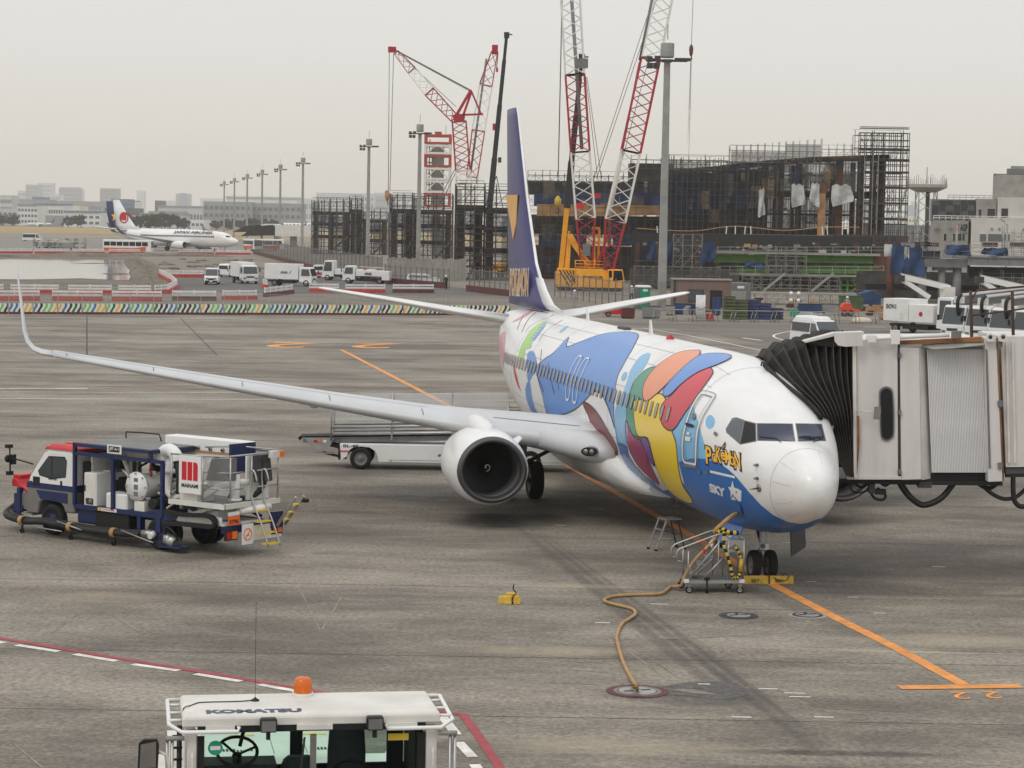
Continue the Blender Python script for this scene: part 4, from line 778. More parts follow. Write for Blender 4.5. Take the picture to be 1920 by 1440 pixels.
# long locker on the far side
lk=MB().box(-1.35,-1.0,2.22,1.35,-.55,2.66,'white_paint').build('hose_locker',ft,bevel=.015); MB().box(-1.36,-1.0,1.9,-1.30,-.1,2.64,'navy').build('locker_end',lk); MB().box(-1.25,-.548,2.3,1.3,-.53,2.36,'cable_tan').build('locker_rail',lk)
for i in range(6): MB().lathe([(-.02,.02),(-.02,.05),(.03,.05),(.03,.02)],(-1.1+.42*i,-.53,2.42),(0,1,0),'steel',10).build('ring',lk)
MB().box(-1.0,-.8,1.0,1.2,-.5,2.2,'old_white').build('far_housing',ft)
# lifting platform at the rear
pf=MB().box(-2.15,-.98,1.22,-.35,1.0,1.28,'mid_grey').box(-2.2,.95,1.19,-.35,1.03,1.31,'old_white').box(-2.2,-1.0,1.19,-2.1,1.0,1.31,'old_white').box(-.45,-1,1.19,-.35,1,1.31,'old_white').build('lift_platform',ft)
rp=MB()
R1=[(-.4,1.0,2.42),(-1.5,1.0,2.43),(-2.15,.75,2.46),(-2.15,-.95,2.46),(-.5,-.95,2.46)]
rp.tube(R1[:2],.024,'alloy'); rp.tube(R1[1:],.024,'alloy'); rp.tube([(-.4,-.2,2.5),(-1.2,-.6,2.55),(-2.2,-.98,2.5)],.022,'alloy')
for p in [(-.42,1.0),(-1.48,1.0),(-2.15,.75),(-2.15,0),(-2.15,-.95),(-1.3,-.95)]: rp.tube([(p[0],p[1],1.28),(p[0],p[1],2.43)],.022,'alloy')
for z in (1.65,2.05): rp.tube([(-1.5,1.0,z),(-2.15,.75,z),(-2.15,.3,z)],.018,'alloy'); rp.tube([(-2.15,-.2,z),(-2.15,-.95,z)],.018,'alloy')
rp.build('platform_railing',ft)
sg_=MB().box(-1.46,1.035,1.5,-.73,1.055,2.42,'white_paint').build('sign_board',ft)
m_=MB()
for i,x in enumerate((-.83,-1.02,-1.21)):
    if i<2: m_.box(x-.155,1.056,1.82,x,1.061,2.27,'sign_red')
    else: m_.ext([(x,1.056,1.82),(x-.15,1.056,1.82),(x-.15,1.056,2.2),(x-.12,1.056,2.26),(x-.06,1.056,2.27),(x,1.056,2.27)],(0,.005,0),'sign_red')
m_.build('m_emblem',sg_)
tm=MB(); text_on(tm,'MAINAMI',(-.82,1.06,1.64),(-.56,0,0),(0,0,.1),'ink',.04); tm.build('sign_lettering',sg_,fix=False)
MB().ext([(-1.55,.98,1.85),(-1.75,.98,2.4),(-2.12,.74,2.4),(-2.1,.74,1.85)],(.0,-.25,0),'mid_grey').build('control_panel',ft); MB().box(-1.2,.3,1.28,-.6,.9,1.7,'old_white').box(-1.5,.2,1.7,-1.44,.8,2.3,'old_white').build('control_box',ft)
MB().ext([(-2.1,-.2,1.75),(-2.0,-.2,2.4),(-1.95,-.2,2.4),(-2.05,-.2,1.75)],(0,-.28,0),'dark_grey').ext([(-2.12,-.52,1.75),(-2.02,-.52,2.4),(-1.97,-.52,2.4),(-2.07,-.52,1.75)],(0,-.28,0),'dark_grey').build('gauge_board',ft)
MB().box(-1.9,-.9,1.3,-1.85,-.1,2.4,'white_paint').build('screen_panel',ft)
MB().box(-2.3,-.85,2.33,-2.15,-.6,2.5,'old_white').box(-2.32,-1.0,2.34,-2.17,-.86,2.49,'tail_amber').build('work_lamp',ft)
MB().cyl((-1.85,.25,1.28),(-1.85,.25,1.95),.11,'white_paint',16).lathe([(0,.11),(0,.17),(.05,.17),(.05,.11)],(-1.85,.25,1.32),(0,0,1),'white_paint',16).tube(smooth_poly([(-1.85,.25,1.72),(-1.6,.5,1.68),(-1.35,.65,1.5),(-1.2,.7,1.4)],5,False),.085,'white_paint',12).tube([(-1.85,.25,1.78),(-2.0,-.05,1.76)],.08,'white_paint',12).build('swivel_riser',ft)
MB().tube(smooth_poly([(-1.5,.1,1.4),(-1.7,-.2,1.32),(-1.95,-.5,1.5),(-2.0,-.7,1.9)],5,False),.075,'hose_black',10).tube(smooth_poly([(-1.2,.7,1.4),(-.9,.6,1.34),(-.5,.5,1.36)],4,False),.08,'hose_black',10).build('platform_hose',ft,kind='stuff')
sc=MB()
for y in (.8,-.8):
    sc.beam((-.5,y,.82),(-1.7,y,1.2),.06,.09,'old_white'); sc.beam((-1.7,y-.06,.82),(-.5,y-.06,1.2),.06,.09,'dark_grey')
sc.box(-1.7,.1,.85,-.7,.7,1.1,'white_paint'); sc.box(-2.15,-.6,.78,-.5,1.0,.84,'old_white'); sc.box(-2.12,.99,.8,-.5,1.02,.99,'old_white'); sc.tube([(-2.1,.4,1.1),(-2.2,-.2,1.12),(-2.2,-.6,1.14)],.09,'white_paint',10); sc.build('scissor_lift',ft)
ec=MB(); cp=smooth_poly([(-.3,1.1,1.0),(-1.0,1.12,.98),(-1.75,1.12,1.02),(-2.0,1.12,.92),(-1.95,1.12,.78),(-1.5,1.12,.76),(-.3,1.1,.72)],5,False)
for a,b_ in zip(cp,cp[1:]): ec.beam(a,b_,.12,.1,'black_part')
ec.build('cable_chain',ft)
# rear end
MB().box(-2.24,-1.0,.36,-2.18,.25,.72,'white_paint').build('rear_panel',ft)
for y0,y1 in ((.62,.98),(-1.0,-.66)):
    lb=MB().box(-2.26,y0-.03,.44,-2.2,y1+.03,.68,'black_part').build('tail_lamp',ft); ym=(y0+y1)/2; MB().box(-2.275,y0,.47,-2.262,ym-.01,.65,'tail_amber' if y0<0 else 'tail_amber').build('indicator_lens',lb); MB().box(-2.275,ym+.01,.47,-2.262,y1,.65,'tail_red').build('brake_lens',lb)
op=MB().box(-2.235,.5,.80,-2.225,.9,1.02,'sign_orange').build('number_plate',ft); tm=MB(); text_on(tm,'5796',(-2.24,.86,.83),(0,-.32,0),(0,0,.11),'ink',.03); tm.build('plate_lettering',op,fix=False); MB().box(-2.235,.5,1.03,-2.225,.9,1.12,'white_paint').build('notice_plate',ft)
ns=MB().box(-2.32,.1,.3,-2.31,.5,.8,'white_paint').build('no_smoking_sign',ft)
pm=MB(); n=28
for k in range(n):
    a,b_=2*PI*k/n,2*PI*(k+1)/n; pm.add([(-2.325,.3+r*math.cos(q),.54+r*math.sin(q)) for q,r in ((a,.125),(b_,.125),(b_,.155),(a,.155))],[(0,1,2,3)],'sign_orange')
pm.add([(-2.325,.3+.1,.54-.09),(-2.325,.3+.08,.54-.11),(-2.325,.3-.1,.54+.09),(-2.325,.3-.08,.54+.11)],[(0,1,2,3)],'sign_orange'); pm.box(-2.324,.24,.5,-2.322,.37,.53,'sign_orange'); pm.build('ban_symbol',ns)
ld=MB()
for y in (.02,-.4): ld.tube(smooth_poly([(-2.75,y,.24),(-2.5,y,.8),(-2.2,y,1.35),(-2.12,y,2.0),(-2.25,y,2.05),(-2.35,y,1.8)],4,False),.025,'alloy')
ld.build('rear_ladder',ft)
for i,z in enumerate((.3,.56,.82,1.08)): MB().box(-2.74+.13*i,-.4,z-.015,-2.52+.13*i,.02,z+.02,'safety_yellow').build('rung',ft)
fl=MB().beam((-2.35,-.72,.66),(-2.95,-.72,1.42),.05,.06,'alloy').beam((-2.35,-1.02,.66),(-2.95,-1.02,1.42),.05,.06,'alloy').box(-2.3,-1.0,.6,-2.2,-.6,1.0,'navy').build('folding_step',ft)
for t in (.2,.45,.72): MB().cbox((-2.35-.6*t,-.87,.66+.76*t),(.14,.28,.03),'safety_yellow').build('tread',fl)
MB().cbox((-2.9,-1.1,1.3),(.2,.12,.09),'black_part').build('step_foot',fl)

# ------------------------------------------------------------------ belt loader
bl=thing('belt_loader','white belt loader marked BL-48 with clear curved canopy behind the near engine','belt loader',(-6.95,75.6,0),.0)
sh=MB(); x0,x1=1.3,9.2
sh.ext([(x0,-.85,.84),(x1,-.85,.84),(x1,-.85,.25),(2.58,-.85,.25),(2.56,-.85,.42),(2.48,-.85,.6),(2.3,-.85,.72),(2.0,-.85,.75),(1.75,-.85,.72),(1.6,-.85,.6),(1.55,-.85,.42),(x0+.05,-.85,.3)],(0,1.7,0),'white_paint'); sh.build('body',bl,bevel=.015)
for y in (-.86,.86):
    for x in (2.0,7.6): MB().wheel((x,y*.9,.36),(0,1,0),.36,.26,'mid_grey',28).build('wheel',bl)
MB().box(x0-.02,-.87,.58,1.58,-.855,.62,'sign_red').build('stripe',bl); MB().box(2.9,-.862,.33,x1-.1,-.856,.338,'mid_grey').build('skirt_seam',bl)
MB().box(x0-.05,-.8,.3,x0,.8,.85,'black_part').build('end_plate',bl)
tm=MB(); text_on(tm,'BL-48',(1.42,-.856,.72),(.5,0,0),(0,0,.1),'ink',.02); tm.build('fleet_number',bl,fix=False)
tm=MB(); text_on(tm,'SKY',(4.55,-.858,.47),(.26,0,0),(0,0,.08),'ink',.05); tm.box(4.86,-.86,.47,4.95,-.856,.55,'sky_orange').box(4.96,-.86,.47,5.04,-.856,.55,'navy'); tm.build('operator_lettering',bl,fix=False)
MB().box(6.12,-.862,.42,6.2,-.856,.58,'black_part').lathe([(0,.04),(.01,.04),(.011,.002)],(6.15,-.856,.74),(0,-1,0),'mid_grey',12).build('latch',bl)
for x in (2.98,6.75): MB().lathe([(0,.035),(.012,.035),(.013,.002)],(x,-.856,.32),(0,-1,0),'safety_yellow',10).build('marker_dot',bl)
# conveyor, rising gently to the right
cz=lambda x:.98+.030*x
cvm=MB(); cvm.ext([(-.05+.1,-.5,cz(0)),(9.5,-.5,cz(9.5)),(9.5,-.5,cz(9.5)-.16),(.05,-.5,cz(0)-.16)],(0,1.0,0),'mid_grey').build('conveyor_frame',bl)
MB().ext([(-.05,-.42,cz(0)+.02),(9.5,-.42,cz(9.5)+.02),(9.5,-.42,cz(9.5)+.05),(-.05,-.42,cz(0)+.05),(-.13,-.42,cz(0)-.03),(-.05,-.42,cz(0)-.1)],(0,.84,0),'black_rubber').build('belt',bl)
MB().ext([(.1,-.56,.98),(1.1,-.56,.98),(.95,-.56,.72),(.8,-.56,.62),(.45,-.56,.62),(.25,-.56,.8)],(0,.06,0),'galvanised').build('head_bracket',bl)
for i,m in enumerate(('tail_red','tail_amber','white_paint')): MB().box(.42+.15*i,-.575,.84,.54+.15*i,-.56,.92,m).build('marker_lamp',bl)
MB().beam((.9,-.3,.75),(2.0,-.3,.5),.08,.1,'dark_grey').beam((.9,.3,.75),(2.0,.3,.55),.08,.1,'dark_grey').beam((.7,-.4,.5),(1.5,-.4,.32),.05,.08,'black_part').box(.4,-.5,.46,1.05,-.3,.5,'concrete').build('lift_strut',bl)
rl_=MB()
for z,r in ((.35,.055),(.12,.05)):
    for y in (-.6,.6): rl_.tube([(1.0,y,cz(1.0)+z),(9.5,y,cz(9.5)+z)],r,'alloy',8)
rl_.build('side_rail',bl)
hoops=[1.0,3.0,5.0,6.85,8.0]
def hp_(x,t): # canopy section
    a=R(180*t); return V(x,-.62*math.cos(a) if t<=1 else 0,cz(x)+.6+.8*math.sin(a)**.8 if 0<t<1 else cz(x)+.55)
for x in hoops:
    P=[V(x,-.62,cz(x)-.1)]+[hp_(x,t/14) for t in range(15)]+[V(x,.62,cz(x)-.1)]
    if x<=3.2: MB().tube(P,.035,'alloy',6).build('canopy_hoop',bl)
    else:
        MB().tube([V(x,-.62,cz(x)-.1),V(x,-.62,cz(x)+1.0)],.03,'alloy',6).build('post',bl); MB().tube([V(x,.62,cz(x)-.1),V(x,.62,cz(x)+1.0)],.03,'alloy',6).build('post',bl)
for xa,xb in ((1.0,3.0),(3.0,5.0),(5.0,6.85)):
    cs=MB(); A=[hp_(xa+.03,t/14) for t in range(15)]; B=[hp_(xb-.03,t/14) for t in range(15)]
    cs.add(A+B,[(i,i+1,16+i,15+i) for i in range(14)],'canopy_plastic',True); cs.build('canopy_panel',bl,fix=False)
MB().cbox((.9,-.62,2.45),(.08,.06,.08),'black_part').build('canopy_lamp',bl)
MB().tube([(6.85,-.6,cz(6.85)+.95),(9.5,-.6,cz(9.5)+.95)],.025,'alloy').tube([(6.85,.6,cz(6.85)+.75),(9.5,.6,cz(9.5)+.75)],.025,'alloy').build('hand_rail',bl)

# ------------------------------------------------------------------ boarding bridge
jb_=thing('boarding_bridge','white jet bridge with black concertina hood pressed against the airliner nose','boarding bridge',(9.5,54.5,0),0)
BY=53.0
def W2(px,py,Y=BY): return D(px,py,Y)-V(9.5,54.5,0)
def pq(mb,pts,d,m,Y=BY): # plate seen from the apron: outline in the wall plane, depth d behind it
    mb.ext([W2(*p,Y) for p in pts],(0,d,0),m); return mb
pq(MB(),[(1606,638),(1683,637),(1684,897),(1607,898)],.12,'cream_panel').build('cab_wall',jb_,bevel=.012)
pq(MB(),[(1598.5,640),(1605.5,640),(1607,896),(1601,896)],.2,'old_white',52.9).build('corner_post',jb_)
pq(MB(),[(1606.5,780),(1611,780),(1612,830),(1607,890)],.05,'rust_edge',52.88).build('rusted_trim',jb_)
wf=SP([(1662,724.5),(1671,728),(1675,738),(1677,776),(1676.5,815),(1672,823),(1664,827),(1655,824),(1651.5,814),(1649.5,776),(1648.5,738),(1653,728)],3)
wo=pq(MB(),wf,.03,'mid_grey',52.96).build('cab_window',jb_)
cxx=sum(p[0] for p in wf)/len(wf); cyy=sum(p[1] for p in wf)/len(wf)
pq(MB(),[(cxx+(x-cxx)*.80,cyy+(y-cyy)*.93) for x,y in wf],.02,'glass_dark',52.935).build('pane',wo)
pq(MB(),[(1683.5,640),(1688,640),(1689,896),(1684.5,896)],.08,'dark_grey',53.05).build('panel_gap',jb_)
ph=MB(); ph.ext([W2(1687.5,652),W2(1724,652),W2(1728,899),W2(1690,900)],(0,.1,0),'cream_panel').build('side_panel',jb_,bevel=.01)
MB().add([W2(1724,652,53.0),W2(1737,651,53.35),W2(1746.5,897,53.35),W2(1728,900,53.0)],[(0,1,2,3)],'old_white').build('panel_return',jb_,fix=False)
for y in (662,769,880):
    pq(MB(),[(1685,y),(1690,y),(1690,y+9),(1685,y+9)],.06,'mid_grey',52.93).build('hinge',jb_)
# roller curtain of the rotating cab: narrow vertical slats, each its own piece
sl_proto=None; nsl=36
for i in range(nsl):
    x0=1738+(1845-1738)*i/nsl; x1=1738+(1845-1738)*(i+1)/nsl
    o0=W2(x0+.2,655,53.16); o1=W2(x1-.2,655,53.16); b0=W2(x0+9*(1-i/nsl)+.2,886,53.16)
    if sl_proto is None:
        w=(o1-o0).x; h=(o0-b0).z; lean=(b0-o0).x
        mb=MB(); q=[(0,.02),(w*.2,.0),(w*.5,-.006),(w*.8,.0),(w,.02)]
        mb.add([V(x,y,0) for x,y in q]+[V(x+lean,y,-h) for x,y in q],[(k,k+1,6+k,5+k) for k in range(4)],'roller',True); sl_proto=mb.build('curtain_slat',jb_,fix=False); sl_proto.location=o0
    else:
        c=sl_proto.copy(); COL.objects.link(c); c.parent=jb_; c.location=o0; c.scale.x=1.0
MB().ext([W2(1730,640,53.6),W2(1850,640,53.6),W2(1852,905,53.6),W2(1740,905,53.6)],(0,2.2,0),'old_white').build('rotunda_core',jb_)
pq(MB(),[(1843,650),(1850,650),(1853,879),(1846,879)],.1,'dark_grey',53.4).build('curtain_guide',jb_)
pq(MB(),[(1846,633),(1868,632),(1880,903),(1853,904)],.5,'cream_panel',52.95).build('frame_column',jb_,bevel=.015)
pq(MB(),[(1848,655),(1851.5,655),(1858,878),(1854,878)],.02,'mid_grey',52.92).build('column_seam',jb_)
pq(MB(),[(1868,633),(1871,633),(1883,902),(1880.5,902)],.4,'rust_edge',52.98).build('column_edge',jb_)
tun=MB(); tun.ext([W2(1876,631,53.15),W2(2150,629,53.15),W2(2150,872,53.15),W2(1886,876,53.15)],(0,2.6,0),'cream_panel').build('tunnel',jb_)
for x in (1886,1897): pq(MB(),[(x,640),(x+4,640),(x+9,868),(x+4,868)],.06,'old_white',53.1).build('tunnel_rib',jb_)
pq(MB(),[(1885,878),(2150,873),(2150,884),(1886,889)],2.4,'mid_grey',53.3).build('tunnel_beam',jb_); pq(MB(),[(1885,889),(2150,884),(2150,890),(1886,895)],.1,'black_part',53.25).build('tunnel_rail',jb_)
for y in (640,752,868): pq(MB(),[(1871,y),(1880,y-1),(1880,y+11),(1872,y+12)],.12,'mid_grey',52.9).build('hinge',jb_)
# roof
MB().ext([W2(1606,638,53.1),W2(1686,637,53.1),W2(1848,636,53.1),W2(1848,650,53.1),W2(1606,650,53.1)],(0,2.9,0),'old_white').build('cab_roof',jb_)
pq(MB(),[(1684,646),(1842,640),(1842,632),(1684,639)],.25,'rust_edge',53.02).build('roof_gutter',jb_)
MB().add([W2(1729,650,53.0),W2(1750,655,52.75),W2(1790,653,52.7),W2(1845,646,52.8),W2(1845,640,53.2),W2(1729,643,53.2)],[(0,1,2,3,4,5)],'galvanised').build('weather_flap',jb_,fix=False)
pq(MB(),SP([(1564,624),(1617,622.5),(1617.5,648.5),(1585,650),(1572,648),(1565,640)],1),.04,'cream_panel',52.7).build('canopy_plate',jb_)
MB().ext([W2(1508,640,52.9),W2(1566,624,52.9),W2(1620,622,52.9),W2(1620,628,52.9),W2(1566,630,52.9),W2(1510,643,52.9)],(0,.5,0),'old_white').build('hood_canopy',jb_); MB().ext([W2(1512,643,53.0),W2(1566,631,53.0),W2(1604,640,53.0),W2(1604,650,53.0),W2(1545,650,53.0)],(0,1.6,0),'black_part').build('canopy_lining',jb_)
rb=MB(); rb.tube([W2(1624,636,52.8),W2(1675,633,52.8),W2(1780,628,52.8)],.05,'white_paint',8); rb.cbox(W2(1634,635,52.8),(.2,.12,.16),'white_paint'); rb.cbox(W2(1678,632,52.8),(.2,.2,.32),'white_paint'); rb.cbox(W2(1793,627,52.8),(.2,.2,.16),'mid_grey'); rb.build('roof_pipe',jb_)
for x in (1858,1882): pq(MB(),SP([(x-9,640),(x-7,629),(x-1,625),(x+5,629),(x+8,640)],2),.1,'cream_panel',52.8).lathe([(-.06,.05),(.0,.05),(.001,.002)],W2(x-1,632,52.8),(0,-1,0),'dark_grey',10).build('lifting_lug',jb_)
for x in (1818,1896): MB().tube([W2(x+4,637,53.8),W2(x+2,545,53.8)],.04,'rust_dark',8).build('roof_post',jb_)
MB().tube([W2(1820,592,53.8),W2(1935,577,53.8)],.022,'rust_dark',8).tube([W2(1822,560,53.8),W2(1832,545,53.8),W2(1935,536,53.8)],.025,'rust_dark',8).build('roof_rail',jb_)
MB().box(-.2,.3,2.36,1.6,1.5,2.42,'old_white')
# underside
us=MB(); us.ext([W2(1560,897,53.2),W2(1700,900,53.2),W2(1880,903,53.2),W2(1880,911,53.2),W2(1700,909,53.2),W2(1560,905,53.2)],(0,2.6,0),'black_part'); us.ext([W2(1745,888,53.3),W2(1850,886,53.3),W2(1850,904,53.3),W2(1745,906,53.3)],(0,.2,0),'black_part'); us.cbox(W2(1733,908,53.3),(.3,.3,.14),'dark_grey'); us.build('under_frame',jb_)
pq(MB(),[(1588,893),(1690,893),(1690,899),(1588,899)],.3,'cream_panel',52.98).build('sill_plate',jb_)
ca=MB()
def sag(P,r,m='hose_black'): ca.tube(smooth_poly([W2(*p) for p in P],5,False),r,m,7)
sag([(1684,900,53.4),(1700,925,53.4),(1722,944,53.4),(1740,946,53.4),(1765,934,53.4),(1784,912,53.4),(1790,902,53.4)],.075); sag([(1690,902,53.5),(1706,926,53.5),(1724,944,53.5)],.03)
sag([(1826,900,53.6),(1842,912,53.6),(1858,915,53.6),(1874,903,53.6)],.05); sag([(1836,902,53.8),(1855,922,53.8),(1880,935,53.8),(1905,932,53.8),(1925,915,53.8)],.05,'dark_grey'); sag([(1900,890,53.3),(1900,920,53.3),(1903,940,53.3),(1915,950,53.3),(1935,945,53.3)],.06)
sag([(1630,898,53.3),(1632,920,53.3),(1640,934,53.3),(1655,937,53.3),(1660,928,53.3),(1645,915,53.3)],.035); sag([(1648,902,53.3),(1660,910,53.3),(1672,902,53.3)],.04); sag([(1600,903,53.5),(1615,914,53.5),(1630,905,53.5)],.03); sag([(1590,902,53.5),(1600,922,53.5),(1622,922,53.5),(1628,915,53.5)],.02)
ca.build('hanging_cable',jb_); MB().cbox(W2(1650,922,53.3),(.26,.2,.12),'black_part').cbox(W2(1634,914,53.3),(.14,.2,.26),'dark_grey').build('cable_socket',jb_)
mi=MB().tube([W2(1606,771,52.85),W2(1640,772,52.7)],.016,'white_paint',6).build('mirror_arm',jb_); pq(MB(),SP([(1640,763),(1651,762),(1652,770),(1649,787),(1638,786),(1639,772)],1),.05,'steel',52.65).build('mirror',jb_)
# drive column and wheels of the bridge stand out of the picture on the right
MB().cyl((4.2,1.4,0.9),(4.2,1.4,2.4),.3,'white_paint',16).cyl((6.8,1.4,0.9),(6.8,1.4,2.4),.3,'white_paint',16).box(4.0,1.1,.55,7.0,1.7,.95,'white_paint').wheel((4.3,1.4,.55),(0,1,0),.55,.5).wheel((6.7,1.4,.55),(0,1,0),.55,.5).build('drive_bogie',jb_)
# concertina hood: inverted U frames fanning from the sill up to the cab post
NF=11; NSEG=12
c0=[(1588,892),(1576,870),(1564,845),(1556,822),(1549,800),(1540,780),(1527,762),(1508,744),(1487,729),(1466,714),(1448,702),(1438,694),(1435,686)]
cN=[(1604,895),(1603.5,870),(1603,846),(1602.5,824),(1602,802),(1601.5,780),(1601,758),(1600.5,737),(1600,716),(1599.5,698),(1599,680),(1598.5,662),(1598,640)]
crest=[(1435,683),(1448,668),(1470,655),(1492,650),(1510,645),(1528,640),(1548,634),(1562,631),(1576,632),(1588,636),(1598,640)]
P0=[]
for i,p in enumerate(c0):
    l=hit(*p); a=D(*p,52.75)
    if l is not None:
        w=AM@l; a=CP.lerp(w,.994) if i>4 else a
    P0.append(a-V(9.5,54.5,0))
PN=[W2(*p,52.95) for p in cN]
def frame_pts(k,dep):
    t=k/(NF-1); out=[]
    cw=crest[min(10,int(round(t*10)))]
    for j in range(NSEG+1):
        s=j/NSEG; a=P0[j].lerp(PN[j],t); 
        # bulge the line up towards its crest
        if j>=6:
            c_=D(*cw,52.95-.0*t+.4*(1-t))-V(9.5,54.5,0); b0=P0[6].lerp(PN[6],t); q=(j-6)/6.0
            tgt=b0.lerp(c_,q); a=a.lerp(tgt,q)
        out.append(a+V(0,dep,0))
    return out
rnd=random.Random(21); bm_=MB(); fr_=[]
for k in range((NF-1)*2+1):
    t=k/2; k0=int(t); 
    if k%2==0: fr_.append(frame_pts(k0,0.0))
    else:
        A=frame_pts(k0,0.0); B=frame_pts(k0+1,0.0); fr_.append([a.lerp(b_,.5)+V(0,.16+.10*j/NSEG,-.02-.07*(j/NSEG)**3)+V(rnd.uniform(-.01,.01),0,rnd.uniform(-.01,.01)) for j,(a,b_) in enumerate(zip(A,B))])
full=[]
for k,f_ in enumerate(fr_):
    top=f_[-1]; back=[top+V(.05,d,.10*math.sin(PI*min(1,d/3.0))-(.16*math.sin(PI*d/1.5)**2 if k%2 else 0)) for d in (.25,.55,.9,1.5,2.2,2.8)]
    far=[back[-1]+V(0,.2,-.5),back[-1]+V(.2,.25,-1.3)]
    full.append(f_+back+far)
n=len(full[0]); bm_.add([p for r in full for p in r],[(i*n+j,i*n+j+1,(i+1)*n+j+1,(i+1)*n+j) for i in range(len(full)-1) for j in range(n-1)],'bellows',False)
bo=bm_.build('concertina_hood',jb_,fix=False)
for k in range(0,len(full),2): MB().tube([p+V(0,-.012,.004) for p in full[k][:NSEG+1]],.014,'seam',5).build('hood_seam',bo)
mb=MB(); 
q=[full[k][3]+V(0,-.02,0) for k in range(0,len(full))]; mb.add([p for p in q]+[p+V(0,-.0,.05) for p in q],[(i,i+1,len(q)+i+1,len(q)+i) for i in range(len(q)-1)],'dark_grey'); mb.build('hood_strap',bo,fix=False)
mb=MB(); mb.tube([p+V(-.03,-.03,-.02) for p in full[0][2:NSEG+1]],[.05]*(NSEG-1),'bellows',8); mb.build('bumper_pad',bo)
MB().cbox(full[0][4]+V(.08,-.06,.0),(.16,.06,.1),'sheet_grey',.3).build('strap_patch',bo); MB().tube(smooth_poly([full[0][-9]+V(0,-.02,0),full[0][-9]+V(-.08,-.04,.05),full[0][-9]+V(-.1,-.04,-.04)],4,False),.02,'black_part').build('hood_hook',bo)

# ------------------------------------------------------------------ tow tractor in the foreground (u right, v away from the camera)
tt=thing('tow_tractor','white KOMATSU aircraft tow tractor with amber roof beacon in the near foreground','tow tractor',(-3.21,22.42,0),.173)
Wd=2.56; Dp=1.03
rf=MB(); rf.rings([[V(a,b_,z) for a,b_ in ((-.02+i,-.02+i),(Wd+.02-i,-.02+i),(Wd+.02-i,Dp-i),(-.02+i,Dp-i))] for z,i in ((3.10,0.0),(3.19,0.0),(3.215,.03),(3.222,.1))],'old_white',False); rfo=rf.build('cab_roof',tt,bevel=.012)
for k in range(7):   # letters one by one
    pass
tm=MB(); text_on(tm,'KOMATSU',(.22,.05,3.226),(.96,0,0),(0,.16,0),'navy',.06); tm.build('maker_lettering',rfo,fix=False)
bc=MB().lathe([(0,.11),(.03,.11),(.03,.095)],(1.25,.86,3.222),(0,0,1),'old_white',20).lathe([(.03,.095),(.1,.094),(.17,.085),(.19,.06),(.195,.002)],(1.25,.86,3.222),(0,0,1),'amber',24).build('beacon',tt)
MB().lathe([(0,.045),(.015,.04),(.03,.012),(.04,.006)],(.74,.62,3.222),(0,0,1),'black_part',14).tube([(.74,.62,3.25),(.74,.62,4.25)],.0025,'black_part',5).tube(smooth_poly([(.70,.62,3.228),(.55,.58,3.228),(.2,.57,3.228),(.12,.5,3.228),(.08,.44,3.226),(.0,.32,3.22),(-.02,.25,3.1)],4,False),.006,'black_part',5).build('aerial',tt)
pl=MB()
for u0,u1 in ((.03,.13),(Wd-.13,Wd-.01)):
    pl.box(u0,0,1.2,u1,.1,3.06,'old_white'); pl.box(u0,Dp-.1,1.2,u1,Dp,3.06,'old_white')
pl.build('cab_pillar',tt,bevel=.01)
MB().box(.13,-.015,3.04,Wd-.13,.04,3.11,'black_rubber').box(.13,-.012,1.4,.2,.04,3.0,'black_rubber').box(Wd-.21,-.012,1.4,Wd-.13,.04,3.0,'black_rubber').build('window_seal',tt)
MB().add([(.2,.02,1.4),(1.26,.02,1.4),(1.26,.02,3.05),(.2,.02,3.05)],[(0,1,2,3)],'clear_glass').build('windscreen_pane',tt,fix=False); MB().add([(1.32,.02,1.4),(Wd-.21,.02,1.4),(Wd-.21,.02,3.05),(1.32,.02,3.05)],[(0,1,2,3)],'clear_glass').build('windscreen_pane',tt,fix=False)
MB().box(1.26,-.03,1.4,1.32,.03,3.0,'steel').build('screen_divider',tt)
for u0,u1 in ((.21,.5),(1.12,1.48),(2.02,2.34)): MB().box(u0,-.05,3.06,u1,-.016,3.11,'old_white').build('screen_bracket',tt)
for u in (.83,1.9):
    wl=MB().box(u-.085,-.16,3.06,u+.085,-.05,3.2,'black_part').build('work_light',tt,bevel=.015); MB().box(u-.07,-.165,3.075,u+.07,-.161,3.18,'mid_grey').build('lamp_lens',wl); MB().box(u-.02,-.12,2.98,u+.02,-.06,3.06,'black_part').build('lamp_stalk',wl)
for a,b_ in (((1.2,-.03,2.98),(1.12,-.03,2.2)),((1.36,-.03,2.6),(1.4,-.03,1.9)),((1.18,-.03,2.55),(1.26,-.03,2.0))): MB().tube([a,b_],.012,'black_part').build('wiper',tt)
rr=MB()
for u,s_ in ((-.02,-1),(Wd+.02,1)):
    a=u+s_*.13
    rr.tube([(u,.98,3.17),(a,.96,3.17),(a,.02,3.12),(u+s_*.0,-.06,3.06),(u-s_*.55,-.07,3.06),(u-s_*.56,-.04,3.1)],.022,'white_paint',8)
    for v in (.82,.45,.1): rr.tube([(u,v,3.15),(a,v,3.15)],.016,'white_paint',6)
    rr.tube([(u-s_*.02,-.04,3.0),(u+s_*.17,-.06,3.0)],.026,'concrete',8)
    for a2 in (.1,.15): rr.tube([(u+s_*a2,-.04,3.0),(u+s_*a2,-.02,1.6)],.018,'alloy',6)
rr.build('guard_rail',tt,kind='stuff')
MB().tube([(-.04,.3,3.05),(-.04,.3,1.5)],.03,'black_part').build('air_hose',tt)
for k in range(12): MB().cbox((-.06,.28,2.95-.12*k),(.1,.03,.02),'black_part',.2).build('hose_hook',tt)
for u in (.08,Wd-.06): MB().tube([(u,-.05,2.85),(u,-.07,2.8),(u,-.07,2.4),(u,-.05,2.36)],.016,'old_white',6).build('grab_handle',tt)
